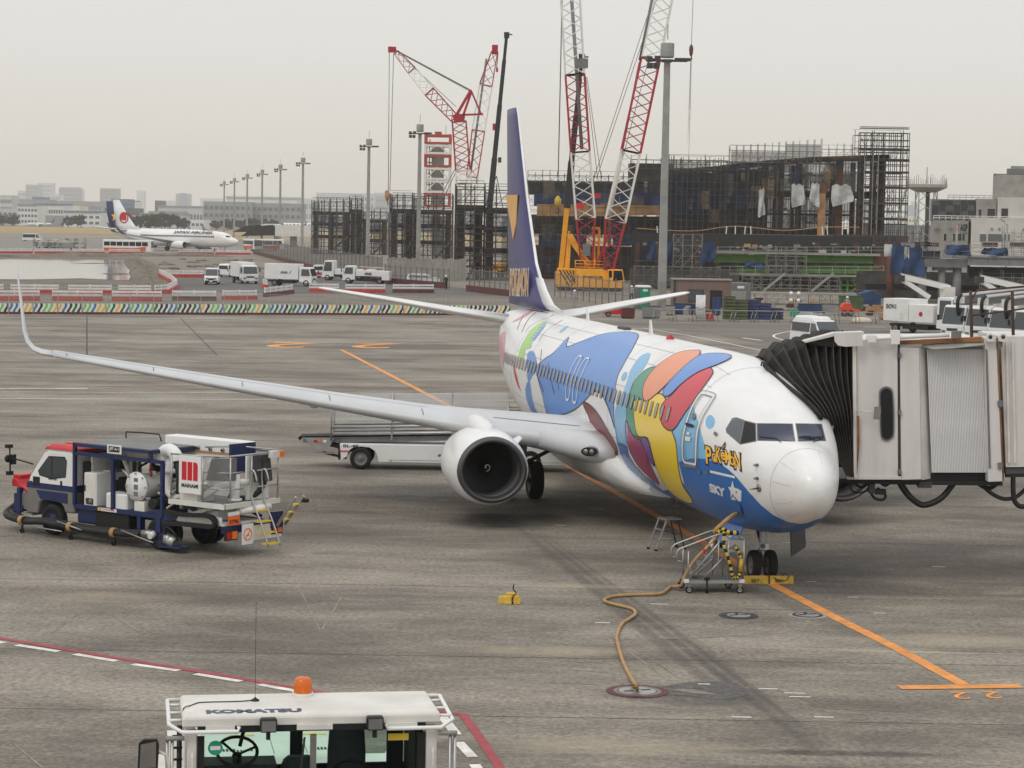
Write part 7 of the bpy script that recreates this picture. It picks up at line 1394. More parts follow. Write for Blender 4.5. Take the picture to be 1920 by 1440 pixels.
for a,b,y0,y1 in ((1728,1990,460,484),(1840,1920,520,548),(1880,1935,437,478)): q=rect5(a,b,y0,y1,0); lattice(mb,q[0],q[1],-.9,.3,q[3],q[4],1.3,.9,.055,'scaffold_light',rnd,.3,ztop=None)
mb.build('edge_scaffold',rd,kind='stuff')
for px,y in ((1680,457),(1735,458),(1752,459),(1863,459),(1915,459)): c=q5(px,y); MB().cbox((c[0],2,c[1]),(1.6,1,.5),'rust_dark').build('steel_offcut',rd)
q=rect5(1655,1745,437,456,0); mb=MB(); lattice(mb,q[0],q[1],6,7,q[3],q[4],.9,1.0,.07,'scaffold',rnd,.3); mb.build('rear_scaffold',rd,kind='stuff')
# ------------------------------------------------------------------ cranes
def boom(parent,p,q,segs,w0,w1,t=.11,name='boom_section',bay=1.6,up=(0,1,0)):
    p=Vector(p); q=Vector(q); d=(q-p); L=d.length; d.normalize(); a=d.cross(Vector(up)).normalized(); b=a.cross(d)
    for f0,f1,m in segs:
        mb=MB(); n=max(1,int(round(L*(f1-f0)/bay))); pr=None
        for i in range(n+1):
            f=f0+(f1-f0)*i/n; c=p+d*(L*f); w=w0+(w1-w0)*f
            if callable(w0): w=w0(f)
            C4=[c+a*(x*w/2)+b*(y*w/2) for x,y in ((-1,-1),(1,-1),(1,1),(-1,1))]
            if i in (0,n):
                for k in range(4): mb.beam(C4[k],C4[(k+1)%4],t*.8,t*.8,m)
            if pr:
                for k in range(4):
                    mb.beam(pr[k],C4[k],t,t,m); 
                    if i%2: mb.beam(pr[k],C4[(k+1)%4],t*.62,t*.62,m)
                    else: mb.beam(pr[(k+1)%4],C4[k],t*.62,t*.62,m)
            pr=C4
        mb.build(name,parent)
KY=285.0
def K(px,py,Y=KY): return D(px,py,Y)-V(kx,KY,0)
kx=D(1107,430,KY).x
cr=thing('crawler_crane','yellow crawler crane with red and white lattice mast and luffing jib','crane',(kx,KY,0),0)
ub=MB(); b0=K(1044,541); b1=K(1150,505)
ub.box(b0.x+2.2,-1.6,b0.z,K(1160,541).x,1.6,b1.z,'crane_yellow').build('upper_body',cr,bevel=.05)
cwt=MB().box(b0.x,-1.8,K(1044,540).z,b0.x+2.2,1.8,K(1044,503).z,'crane_yellow').build('counterweight',cr)
for i in range(5):
    a=.15+i*.42; z0,z1=K(1044,539).z,K(1044,505).z
    MB().add([(b0.x+a,-1.805,z1-.05),(b0.x+a+.2,-1.805,z1-.05),(b0.x+min(2.2,a+1.4),-1.805,z0+.35+.2*i),(b0.x+min(2.2,a+1.4),-1.805,z0+.15+.2*i-.1)],[(0,1,2,3)],'black_part').build('hazard_stripe',cwt,fix=False)
c0=K(1138,539); c1=K(1169,505); cbm=MB().ext([(c0.x,-2.3,c0.z),(c1.x-.1,-2.3,c0.z),(c1.x+.05,-2.3,c0.z+1.0),(c1.x-.2,-2.3,c1.z),(c0.x,-2.3,c1.z)],(0,1.3,0),'crane_yellow').build('cab',cr,bevel=.04); MB().ext([(c0.x+.65,-2.32,c0.z+.9),(c1.x-.1,-2.32,c0.z+1.0),(c1.x-.3,-2.32,c1.z-.15),(c0.x+.7,-2.32,c1.z-.15)],(0,.03,0),'glass_dark').ext([(c0.x+.1,-2.32,c1.z-1.0),(c0.x+.5,-2.32,c1.z-1.0),(c0.x+.5,-2.32,c1.z-.15),(c0.x+.1,-2.32,c1.z-.15)],(0,.03,0),'glass_dark').build('cab_window',cbm)
MB().box(b0.x+2.2,-1.66,b0.z+.02,c1.x,-1.6,b0.z+.2,'black_part').build('skirt',cr); tm=MB(); text_on(tm,'東京重機工業',(K(1092,519).x,-1.63,K(1092,521).z),(2.4,0,0),(0,0,.3),'ink',.02); tm.build('owner_lettering',cr,fix=False)
trk=MB()
for y in (-2.2,1.3):
    z1=K(1100,543).z; trk.ext([(-4.2,y,.5),(-3.7,y,.05),(3.7,y,.05),(4.2,y,.5),(3.9,y,z1*.8),(-3.9,y,z1*.8)],(0,.9,0),'dark_grey')
trk.box(-1.5,-1.4,.4,1.5,1.4,b0.z+.05,'dark_grey').build('crawler_track',cr)
M0=K(1100,500); M1=K(1098,410); M2=K(1088,285); M3=K(1078,140); M4=K(1068,-30)
def bm2(pts,ms,ws,nm):
    for (a,b),m,(w0,w1) in zip(zip(pts,pts[1:]),ms,ws): boom(cr,a,b,[(0,1,m)],w0,w1,.19,nm,1.35)
bm2([M0,M1,M2,M3,M4],['crane_red','lattice_white','crane_red','lattice_white'],[(1.4,2.35),(2.35,2.35),(2.35,2.35),(2.35,2.35)],'mast_section')
J0=K(1140,505); J1=K(1153,414); J2=K(1182,285); J3=K(1219,112); J4=K(1249,-30)
J0=J0+V(0,-1,0); bm2([J0,J1+V(0,-1,0),J2+V(0,-1,0),J3+V(0,-1,0),J4+V(0,-1,0)],['crane_red','lattice_white','crane_red','lattice_white'],[(1.2,2.5),(2.5,2.4),(2.4,2.3),(2.3,2.2)],'jib_section')
MB().tube([K(1151,405)+V(-.7,-1.2,0),K(1178,288)+V(-.9,-1.2,0)],.28,'lattice_white',8).tube([K(1215,115)+V(-1.1,-1.2,0),K(1238,0)+V(-1.1,-1.2,0)],.16,'mid_grey',8).tube([K(1178,288)+V(-.9,-1.2,0),K(1212,118)+V(-.9,-1.2,0)],.14,'crane_red',8).tube([K(1091,280),K(1072,0)],.22,'girder_grey',8).build('hoist_pipe',cr)
MB().beam(K(1109,528),K(1140,440),.3,.3,'crane_red').beam(K(1113,508),K(1147,425),.22,.22,'crane_red').build('jib_strut',cr)
ag=MB(); ag.beam(K(1075,455),K(1110,505),.55,.7,'crane_yellow'); ag.beam(K(1068,440)+V(0,1,0),K(1064,510)+V(0,1,0),.5,.5,'crane_yellow'); ag.beam(K(1068,440),K(1076,455),.7,.7,'crane_yellow'); ag.build('gantry',cr); ag=MB(); ag.beam(K(1125,430)+V(0,2,0),K(1122,500)+V(0,2,0),.3,.4,'crane_yellow'); ag.beam(K(1114,425)+V(0,2,0),K(1116,500)+V(0,2,0),.3,.4,'crane_yellow')
for y in (428,441,455): ag.beam(K(1113,y)+V(0,2,0),K(1126,y)+V(0,2,0),.3,.3,'crane_yellow')
ag.build('ladder_frame',cr)
hr=MB()
for y in (488,494,500): hr.tube([K(1078,y)+V(0,-1.5,0),K(1132,y+2)+V(0,-1.5,0)],.05,'crane_yellow',5)
for px in (1078,1096,1114,1132): hr.tube([K(px,487)+V(0,-1.5,0),K(px,505)+V(0,-1.5,0)],.05,'crane_yellow',5)
hr.build('hand_rail',cr); MB().cbox(K(1099,468)+V(0,-1.5,0),(.95,.2,1.5),'mid_grey').cbox(K(1087,386)+V(0,-1.4,0),(.9,.6,.7),'sign_red').cbox(K(1118,367)+V(0,1,0),(1.2,.6,.6),'sign_red').cbox(K(1090,120)+V(0,-1.2,0),(1.6,.3,1.2),'mid_grey').build('winch_box',cr)
cb=MB(); 
for a,b in (((1113,335),(1225,-5)),((1118,335),(1232,-5)),((1098,145),(1120,335)),((1100,145),(1127,335)),((1158,330),(1216,110)),((1046,330),(1053,0))): cb.tube([K(*a)+V(0,-1,0),K(*b)+V(0,-1,0)],.035,'dark_grey',4)
cb.build('stay_rope',cr)
hk=thing('crane_hook','orange hook block hanging on ropes right of the tall light mast','crane hook',K(1296,92)+V(kx,KY,0),0)
MB().tube([(0,0,0),(.12,0,8)],.03,'dark_grey',4).tube([(-.02,0,-1),(-.1,0,-7.5)],.03,'dark_grey',4).tube([(.05,0,-1),(.05,0,-7.5)],.03,'dark_grey',4).tube([(-.1,0,-7.5),(-.2,0,-12),(.05,0,-7.5),(.0,0,-14)],.02,'dark_grey',4).build('rope',hk); MB().rings([[V(x*w,y*w*.6,z) for x,y in ((-1,-1),(1,-1),(1,1),(-1,1))] for z,w in ((-.9,.1),(-.6,.2),(0,.26),(.35,.2),(.6,.05))],'rust').tube(smooth_poly([(0,0,-.9),(.12,0,-1.15),(0,0,-1.35),(-.12,0,-1.2)],4,False),.06,'black_part',6).build('hook_block',hk)
hk2=thing('crane_hook','yellow hook block hanging at the left of the tan plywood band','crane hook',K(1046,376)+V(kx,KY,0),0); MB().tube([(0,0,.6),(.1,0,27)],.03,'dark_grey',4).build('rope',hk2); MB().rings([[V(x*w,y*w*.6,z) for x,y in ((-1,-1),(1,-1),(1,1),(-1,1))] for z,w in ((-.9,.1),(-.4,.45),(.2,.4),(.6,.1))],'chock_yellow').tube(smooth_poly([(0,0,-.9),(.15,0,-1.2),(0,0,-1.6),(-.15,0,-1.4)],4,False),.07,'black_part',6).build('hook_block',hk2)
def tele(px0,y0,px1,y1,pxb,yb,Y,lab,base):
    o=D(px0,y0,Y); t=thing('telescopic_crane',lab,'crane',(o.x,Y,0),0); k=lambda px,py:D(px,py,Y)-V(o.x,Y,0)
    a,b=k(px0,y0),k(px1,y1)
    for i,(f0,f1,w) in enumerate(((0,.3,.95),(.3,.6,.8),(.6,.85,.66),(.85,1,.52))): MB().beam(a.lerp(b,f0),a.lerp(b,f1+.01),w*.9,w,'boom_black').build('boom_section',t)
    MB().cbox(b,(.8,.5,.9),'boom_black').cbox(b+V(.5,0,.1),(.7,.3,.2),'mid_grey').build('boom_head',t)
    if base: MB().beam(k(pxb,yb),a.lerp(b,.03),.62,.8,'crane_yellow').build('base_boom',t); MB().beam(k(pxb+8,yb-5),a+V(.3,-.8,-3),.25,.25,'crane_yellow').build('luffing_ram',t)
    MB().box(k(pxb,yb).x-.6,-1.3,.6,k(pxb,yb).x+5.4,1.3,2.2,'crane_yellow').build('carrier',t)
    for x in (.2,2,4.4):
        for y in (-1.2,1.2): MB().wheel((k(pxb,yb).x+x,y,.6),(0,1,0),.6,.4).build('wheel',t)
    return t,k
tele(1063,390,1091,108,1050,520,KY+8,'telescopic crane with long black boom and yellow base behind the crawler crane',True)
t,k=tele(917,400,950,66,915,470,345,'telescopic crane with long black boom left of the airliner fin',False)
MB().tube([k(931,330),k(905,400)],.06,'dark_grey',4).tube([k(931,330),k(945,400)],.06,'dark_grey',4).cbox(k(937,300),(.5,.5,.8),'dark_grey').cbox(k(928,238),(.7,.6,1.0),'crane_red').build('guy_rope',t)
LY2=400.0; lo=D(870,430,LY2).x
lc=thing('luffing_crane','red and white luffing tower crane with raised jib behind the scaffold towers','crane',(lo,LY2,0),0); k=lambda px,py:D(px,py,LY2)-V(lo,LY2,0)
T0,T1,T2,T3=k(871,440),k(870,345),k(868,320),k(861,228)
boom(lc,T0,T1,[(0,1,'lattice_white')],2.6,2.6,.2,'tower_section',1.5); boom(lc,T1,T2,[(0,1,'lattice_white')],2.6,2.6,.2,'tower_section',1.5); boom(lc,T2,T3,[(0,1,'crane_red')],2.5,2.4,.22,'tower_section',1.3)
MB().ext([k(848,217)+V(0,-.8,0),k(858,212)+V(0,-.8,0),k(872,218)+V(0,-.8,0),k(870,228)+V(0,-.8,0),k(852,228)+V(0,-.8,0)],(0,1.6,0),'crane_red').build('tower_head',lc)
jp=[k(852,222),k(805,172),k(772,132),k(743,98)]
boom(lc,jp[0],jp[1],[(0,1,'crane_red')],1.5,1.9,.19,'jib_section',1.2); boom(lc,jp[1],jp[2],[(0,1,'lattice_white')],1.9,1.6,.13,'jib_section',1.5); boom(lc,jp[2],jp[3],[(0,1,'crane_red')],1.6,.9,.13,'jib_section',1.4); MB().cbox(k(735,93),(1.3,.7,1.0),'crane_red',.3).build('jib_head',lc)
MB().beam(k(857,214),k(883,169),.4,.5,'crane_red').beam(k(868,218),k(884,172),.3,.4,'crane_red').beam(k(883,169),k(903,216),.25,.3,'crane_red').beam(k(853,216),k(906,214),.3,.35,'crane_red').build('back_frame',lc)
MB().tube([k(884,170),k(742,94)],.1,'mid_grey',4).tube([k(883,172),k(745,97)],.06,'mid_grey',4).tube([k(855,200),k(748,100)],.05,'mid_grey',4).tube([k(730,97),k(728,357)],.06,'mid_grey',4).tube([k(738,100),k(731,357)],.06,'mid_grey',4).tube([k(865,300),k(835,365)],.06,'mid_grey',4).tube([k(862,300),k(828,365)],.06,'mid_grey',4).build('rope',lc)
hk3=thing('crane_hook','tan hook block on two long ropes left of the middle scaffold tower','crane hook',k(726,364)+V(lo,LY2,0),0); MB().rings([[V(x*w,y*w*.6,z) for x,y in ((-1,-1),(1,-1),(1,1),(-1,1))] for z,w in ((-1.2,.15),(-.5,.4),(.5,.4),(.7,.2))],'plywood').tube(smooth_poly([(0,0,-1.2),(.2,0,-1.6),(0,0,-1.9)],4,False),.09,'black_part',6).build('hook_block',hk3)
l2=thing('lattice_crane','red topped lattice crane boom leaning right beside the luffing crane','crane',(D(882,430,LY2+20).x,LY2+20,0),0); k2=lambda px,py:D(px,py,LY2+20)-V(D(882,430,LY2+20).x,LY2+20,0)
boom(l2,k2(882,435),k2(886,330),[(0,1,'lattice_white')],2.0,2.0,.18,'boom_section',2); boom(l2,k2(885,332),k2(897,245),[(0,1,'crane_red')],2.0,2.3,.17,'boom_section',2); boom(l2,k2(897,245),k2(911,160),[(0,1,'lattice_white')],2.3,2.3,.14,'boom_section',2); boom(l2,k2(911,160),k2(927,98),[(0,1,'crane_red')],2.3,1.1,.16,'boom_section',1.8); MB().cbox(k2(928,93),(1.1,.7,1.7),'crane_red').build('boom_head',l2); MB().tube([k2(934,97),k2(931,130)],.08,'dark_grey',4).cbox(k2(932,131),(.4,.4,.8),'sign_red').tube([k2(897,318),k2(893,345)],.1,'mid_grey',4).build('rope',l2); MB().tube([k2(882,325),k2(912,110)],.2,'girder_grey',8).build('backstay_pipe',l2)
# red and white banded tower
ct=D(819,430,600); cm=thing('banded_tower','red and white banded steel tower with a grey shaft inside','tower',(ct.x,600,0),0); k=lambda px,py:D(px,py,600)-V(ct.x,600,0); hw=3.2
MB().box(-1.6,-1.6,0,1.6,1.6,k(819,268).z,'concrete').build('shaft',cm)
lv=[430,388,362,338,314,290,271,252]
for i,(a,b) in enumerate(zip(lv,lv[1:])):
    z0,z1=k(819,a).z,k(819,b).z; m='crane_red' if i%2 else 'lattice_white'; mb=MB()
    m=['lattice_white','barrier_red','lattice_white','lattice_white','barrier_red','lattice_white','barrier_red'][i]
    for x in (-hw,hw):
        for y in (-hw,hw): mb.box(x-.3,y-.3,z0,x+.3,y+.3,z1,m)
    for z in ((z0+.3),(z1-.4)):
        for y in (-hw,hw): mb.box(-hw,y-.2,z-.28,hw,y+.2,z+.28,m)
        for x in (-hw,hw): mb.box(x-.2,-hw,z-.25,x+.2,hw,z+.25,m)
    if m=='lattice_white':
        for y in (-hw,hw): mb.beam((-hw,y,z0),(0,y,z1),.25,.25,m); mb.beam((hw,y,z0),(0,y,z1),.25,.25,m)
    mb.build('frame_section',cm)
st=MB()
for i in range(16):
    z=k(819,430).z+(k(819,265).z-k(819,430).z)*i/16; st.box(-2.6,-2.6,z,-1.7,1,z+.25,'mid_grey'); st.beam((-2.2,-2.2,z),(-2.2,.8,z+1.9),.25,.25,'scaffold')
st.build('stair',cm,kind='stuff'); MB().box(-.9,-.9,k(819,256).z,.9,.9,k(819,247).z,'barrier_red').cyl((2.0,0,k(819,255).z),(2.0,0,k(819,234).z),.06,'mid_grey',5).build('top_housing',cm)
# ------------------------------------------------------------------ office block and antenna mast on the right
OY=420.0; ob=D(1745,430,OY).x; of=thing('office_block','grey and white office block with dark glazed upper storey and AGP sign','building',(ob,OY,0),-.16); o=lambda px,py:(D(px,py,OY).x-ob,D(px,py,OY).z)
def ww(px0,px1,y0,y1,d0,d1,m,nm,par=of,bev=0):
    a=o(px0,y1); b=o(px1,y0); return MB().box(a[0],d0,a[1],b[0],d1,b[1],m).build(nm,par,bevel=bev)
ww(1745,1815,414,560,0,18,'concrete','wall'); ww(1815.3,2060,412,560,-.4,18,'concrete_light','wall'); ww(1747,1829,374,413.5,4,18,'mid_grey','wall'); ww(1829.3,1868,373,411.5,3.2,18,'concrete','wall'); ww(1868.3,2060,373,411.5,1.5,18,'concrete_light','wall'); ww(1866,1990,328,372.5,6,16,'concrete','roof_house')
for i in range(6):
    for j,(y0,y1) in enumerate(((375.5,384),(385,395),(396,404),(405,412.5))):
        p=ww(1748+13.5*i,1760.6+13.5*i,y0,y1,3.9,3.99,'glass_dark' if (i+j)%3 else 'glass_cab','pane')
for a,b,y0,y1,d in ((1834,1840,392,411,3.1),(1850,1865,391,411,3.1),(1875,1888,391,411,1.4),(1769,1774,438,451,-.1),(1786,1790,438,451,-.1),(1792,1802,438,451,-.1),(1803,1808,438,451,-.1),(1835,1847,439,452,-.5),(1850,1876,439,452,-.5),(1879,1890,439,452,-.5)):
    f=ww(a-.5,b+.5,y0-.5,y1+.5,d,d+.2,'concrete_light','window'); MB().box(o(a,y1)[0],d-.03,o(a,y1)[1],o(b,y0)[0],d-.001,o(b,y0)[1],'glass_grey' if d<-.3 else 'glass_dark').build('pane',f)
for px,py in ((1754,428),(1760,428),(1782,428),(1857,429),(1871,429),(1915,430)): c=o(px,py); MB().cyl((c[0],-.7,c[1]),(c[0],0,c[1]),.22,'steel',10).build('vent_cowl',of)
s_=o(1799,434); e_=o(1813,420); tm=MB(); text_on(tm,'AGP',(s_[0],-.06,s_[1]),(e_[0]-s_[0],0,0),(0,0,e_[1]-s_[1]),'ink',.05); tm.box(s_[0],-.08,s_[1]-.35,e_[0],-.04,s_[1]-.2,'ink'); tm.box(s_[0]-.7,-.06,s_[1],s_[0]-.25,-.03,e_[1],'jal_red'); tm.build('sign_lettering',of,fix=False)
rl=MB()
for (a,b,y,h,d) in ((1750,2050,412,8,-.2),(1778,1870,373,8,5)):
    x0,z0=o(a,y); x1,z1=o(b,y-h); z0=o(a,y)[1]; z1=o(a,y-h)[1]
    for i in range(int((x1-x0)/1.1)+1): rl.box(x0+1.1*i-.05,d,z0,x0+1.1*i+.05,d+.06,z1,'barrier_white' if d<0 else 'galvanised')
    for zz in (z1,(z0+z1)/2): rl.box(x0,d,zz-.06,x1,d+.06,zz+.06,'barrier_white' if d<0 else 'galvanised')
rl.build('roof_railing',of); c=o(1905,327); MB().box(c[0]-1.5,8,c[1],c[0]+2.5,10,c[1]+1.2,'mid_grey').box(c[0]-4,7.5,c[1]-.1,c[0]+3,7.7,c[1]+.2,'dark_grey').box(c[0]-.8,8,c[1]+1.2,c[0]+1.6,9.5,c[1]+1.7,'concrete').tube([(c[0]-3,7.6,c[1]-.1),(c[0]-3,7.6,c[1]-4)],.08,'dark_grey',5).build('roof_plant',of)
for px in (1795,1889):
    p=D(px,420,300); t=thing('street_lamp','grey curved lamp post on the elevated road, %s'%('left of the AGP sign' if px<1850 else 'in front of the white office wall'),'street lamp',(p.x,300,0),0); z=D(px,421,300).z; s=1 if px<1850 else -1
    MB().tube([(0,0,0),(0,0,z)],.12,'mast_grey',8).tube([(0,0,z),(s*.5,0,z+.4)],.1,'mast_grey',8).build('pole',t); MB().beam((s*.4,0,z+.35),(s*1.0,0,z+.75),.3,.15,'mast_grey').build('lamp_head',t); 
    if s<0: MB().beam((-.0,0,z+.05),(-.9,0,z+.55),.3,.14,'concrete_light').build('lamp_head',t)
AY_=500.0; ab=D(1735,430,AY_).x; an=thing('antenna_tower','steel lattice antenna tower with round platform left of the office block','antenna tower',(ab,AY_,0),0); zt=D(1735,352,AY_).z; zp=D(1735,344,AY_).z
boom(an,(0,0,0),(0,0,zt),[(0,1,'galvanised')],4.0,4.0,.22,'lattice_shaft',3.2); MB().cyl((0.3,0,0),(.3,0,zt),.45,'dark_grey',10).build('core_pipe',an); MB().lathe([(0,2.2),(1.0,4.4),(1.05,4.5),(1.7,4.5),(1.72,.1)],(0,0,zt-1.0),(0,0,1),'galvanised',20,False).build('platform',an)
ar=MB(); 
for i in range(26): a=2*PI*i/26; ar.cyl((4.3*math.cos(a),4.3*math.sin(a),zp-.3),(4.3*math.cos(a),4.3*math.sin(a),zp+.9+.5*(i%3)),.07,'galvanised',4)
ar.cyl((0,0,zp),(0,0,D(1735,313,AY_).z),.09,'mid_grey',5); ar.cyl((.9,0,zp),(.9,0,D(1743,333,AY_).z),.07,'mid_grey',5); ar.build('aerial_rods',an,kind='stuff')
# ------------------------------------------------------------------ site cabins, stacks, machines
def gx(px,py): p=G(px,py); return p
p=gx(1270,588); w=(gx(1376,588)-p).x; oc=thing('site_cabin','brown site office cabin with dark door behind the pipe barrier','cabin',(p.x,p.y+6,0),.03); s=1.03
MB().box(0,0,.1,w,2.6,3.05,'wall_brown').build('wall',oc,bevel=.02); MB().box(-.1,-.15,3.05,w+.1,2.7,3.18,'concrete').build('roof',oc); MB().box(0,-.03,.1,.25,0,3.05,'dark_grey').build('corner_trim',oc); MB().box(w*.64,-.04,.15,w*.85,.0,2.1,'black_part').build('door',oc); f=MB().box(w*.26,-.04,.9,w*.53,0,2.15,'dark_grey').build('window',oc)
for i in range(4): MB().box(w*.27+i*.32,-.06,1.0,w*.27+i*.32+.27,-.041,2.05,'glass_grey').build('pane',f)
p=gx(1381,588); g2=thing('storage_container','grey storage container with a pale shutter right of the brown cabin','container',(p.x,p.y+10,0),.03); MB().box(0,0,0,2.4,2.4,2.7,'mid_grey').build('body',g2,bevel=.02); MB().box(.4,-.03,.9,1.9,0,1.9,'concrete').build('shutter',g2); MB().box(1.0,-.03,2.15,1.7,0,2.4,'white_paint').build('notice',g2)
p=gx(1211,582); tl=thing('portable_toilet','green portable toilet with white roof beside the tall light mast','portable toilet',(p.x-.5,p.y+3,0),.25); MB().box(0,0,0,1.15,1.15,2.15,'toilet_green').build('cabin',tl,bevel=.03); MB().box(-.25,-.05,0,-.02,1.1,2.1,'mid_grey').build('side_panel',tl); MB().rings([[V(x,y,z) for x,y in ((-.15+i,-.08+i),(1.22-i,-.08+i),(1.22-i,1.22-i),(-.15+i,1.22-i))] for z,i in ((2.15,0),(2.25,0),(2.36,.15))],'white_paint',False).build('roof',tl); MB().box(.35,-.02,1.75,.85,-.001,2.0,'white_paint').build('notice',tl)
def stack(name,label,cat,px,py,n,cols,w,h,d,m,piece,group=None):
    p=gx(px,py); t=thing(name,label,cat,(p.x,p.y,0),.04,group); o_=None
    for c in range(cols):
        for i in range(n-(c%2 if n>4 else 0)):
            loc=V(c*(w+.03),rnd.uniform(-.03,.03),i*h)
            if o_ is None: o_=MB().box(0,0,.03,w,d,h-.07,m).box(.05,.02,h-.07,w-.05,d-.02,h-.01,'rust_dark').build(piece,t); o_.location=loc
            else: c_=o_.copy(); COL.objects.link(c_); c_.parent=t; c_.location=loc
    return t
stack('crate_stack','tall stack of green crates behind the pipe barrier','crate stack',1357,599,7,2,1.05,.30,1.2,'crate_green','crate'); stack('crate_stack','stack of blue crates right of the green crates','crate stack',1402,599,6,2,1.05,.30,1.2,'crate_blue','crate'); stack('crate_stack','low stack of blue sheets at the right end of the crates','crate stack',1444,599,4,1,1.2,.26,1.2,'tarp_blue','sheet'); 
p=gx(1304,601); wc=thing('panel_bundle','white corrugated panel standing upright behind the pipe barrier','panel',(p.x,p.y,0),.02)
for i in range(6): MB().cyl((.07+.14*i,0,.08),(.07+.14*i,0,2.25),.075,'barrier_white',6).build('corrugation',wc)
MB().tube(smooth_poly([(0,-.1,1.2),(.4,-.12,1.0),(.85,-.1,1.2)],4,False),.02,'dark_grey',4).build('strap',wc)
p=gx(1324,601); tag(MB().box(p.x,p.y,0,p.x+.65,p.y+.6,.62,'barrier_red').build('steel_bin',bevel=.02),'small dull red bin at the foot of the white panel','bin')
p=gx(1132,594); rm=thing('red_machine','low red wheeled machine behind the far tailplane','machine',(p.x,p.y,0),.05); MB().ext([(0,0,.25),(2.3,0,.25),(2.3,0,.8),(1.9,0,.95),(.3,0,.9),(0,0,.6)],(0,1.1,0),'sign_red').build('body',rm,bevel=.04); 
for x in (.4,1.9): MB().wheel((x,0,.25),(0,1,0),.25,.2).build('wheel',rm)
p=gx(1577,593); om=thing('compressor','orange towable compressor with black wheels behind the pipe barrier','compressor',(p.x,p.y,0),.05); MB().ext([(0,0,.4),(1.9,0,.4),(1.9,0,.6),(1.1,0,.75),(.95,0,1.25),(.25,0,1.25),(0,0,.85)],(0,1.0,0),'machine_orange').build('body',om,bevel=.04)
for x in (.3,.95): MB().wheel((x,0,.3),(0,1,0),.3,.2).build('wheel',om)
p=gx(1596,605); tag(bagm:=MB().rings([[V(p.x+.9+.9*q*math.cos(a),p.y+.6*q*math.sin(a),h) for a in [2*PI*i/10 for i in range(10)]] for q,h in ((1,0),(1.05,.2),(.8,.42),(.3,.5))],'bag_white').build('sandbag_heap'),'heap of pale bags in front of the orange compressor','bag heap')
p=gx(1634,588); bc=thing('tarp_store','blue tarpaulin covered store with pitched top left of the high lift truck','store',(p.x,p.y+8,0),.0); MB().ext([(0,0,0),(2.2,0,0),(2.2,0,1.6),(1.2,0,2.1),(0,0,1.7)],(0,2,0),'tarp_blue').build('cover',bc,bevel=.05)
p=gx(1494,596); lt=thing('balloon_light','balloon light tower with four white globes behind the pipe barrier','light tower',(p.x,p.y+2,0),0); MB().tube([(0,0,0),(0,0,2.2)],.05,'galvanised',6).tube([(-.4,0,2.1),(.4,0,2.1)],.03,'galvanised',5).box(-.35,-.3,0,.35,.3,.7,'toilet_green').build('stand',lt)
for x in (-.35,.35):
    for z in (1.55,2.2): MB().lathe([(-.19,.01),(-.14,.13),(0,.2),(.14,.13),(.19,.01)],(x,-.1,z),(0,0,1),'white_paint',14).build('globe',lt)
for i,(px,py,m,w,h,d,nm,lb) in enumerate([(1222,598,'girder_grey',1.6,1.1,1.0,'steel_tank','grey steel tank beside the portable toilet'),(1258,592,'concrete',.8,.9,.8,'drum_stack','pale drum on the ground left of the brown cabin'),(1284,590,'crate_blue',1.9,1.0,1.0,'blue_bin','blue bin in front of the brown cabin'),(1345,592,'crate_blue',.7,1.6,.6,'blue_bin','tall blue bin right of the white panel'),(1520,588,'tarp_blue',2.2,.9,1.2,'blue_bin','long blue bin right of the balloon light'),(1556,588,'concrete',1.5,.9,1.1,'generator','pale generator between blue bin and orange compressor'),(1662,600,'plywood',1.0,1.1,1.0,'plywood_crate','brown plywood crate left of the high lift truck'),(1600,584,'crate_green',2.2,1.5,1.5,'green_machine','dull green machine behind the orange compressor'),(1178,598,'barrier_maroon',1.2,.9,.6,'steel_bin','dark red bin under the far tailplane')]):
    p=gx(px,py); t=thing(nm,lb,nm.split('_')[-1],(p.x-w/2,p.y+.5,0),rnd.uniform(-.1,.1)); MB().box(0,0,.1,w,d,h,m).build('body',t,bevel=.03); MB().box(-.03,-.03,h,w+.03,d+.03,h+.05,'dark_grey').box(.1,.05,0,w-.1,d-.05,.1,'black_part').build('lid',t)
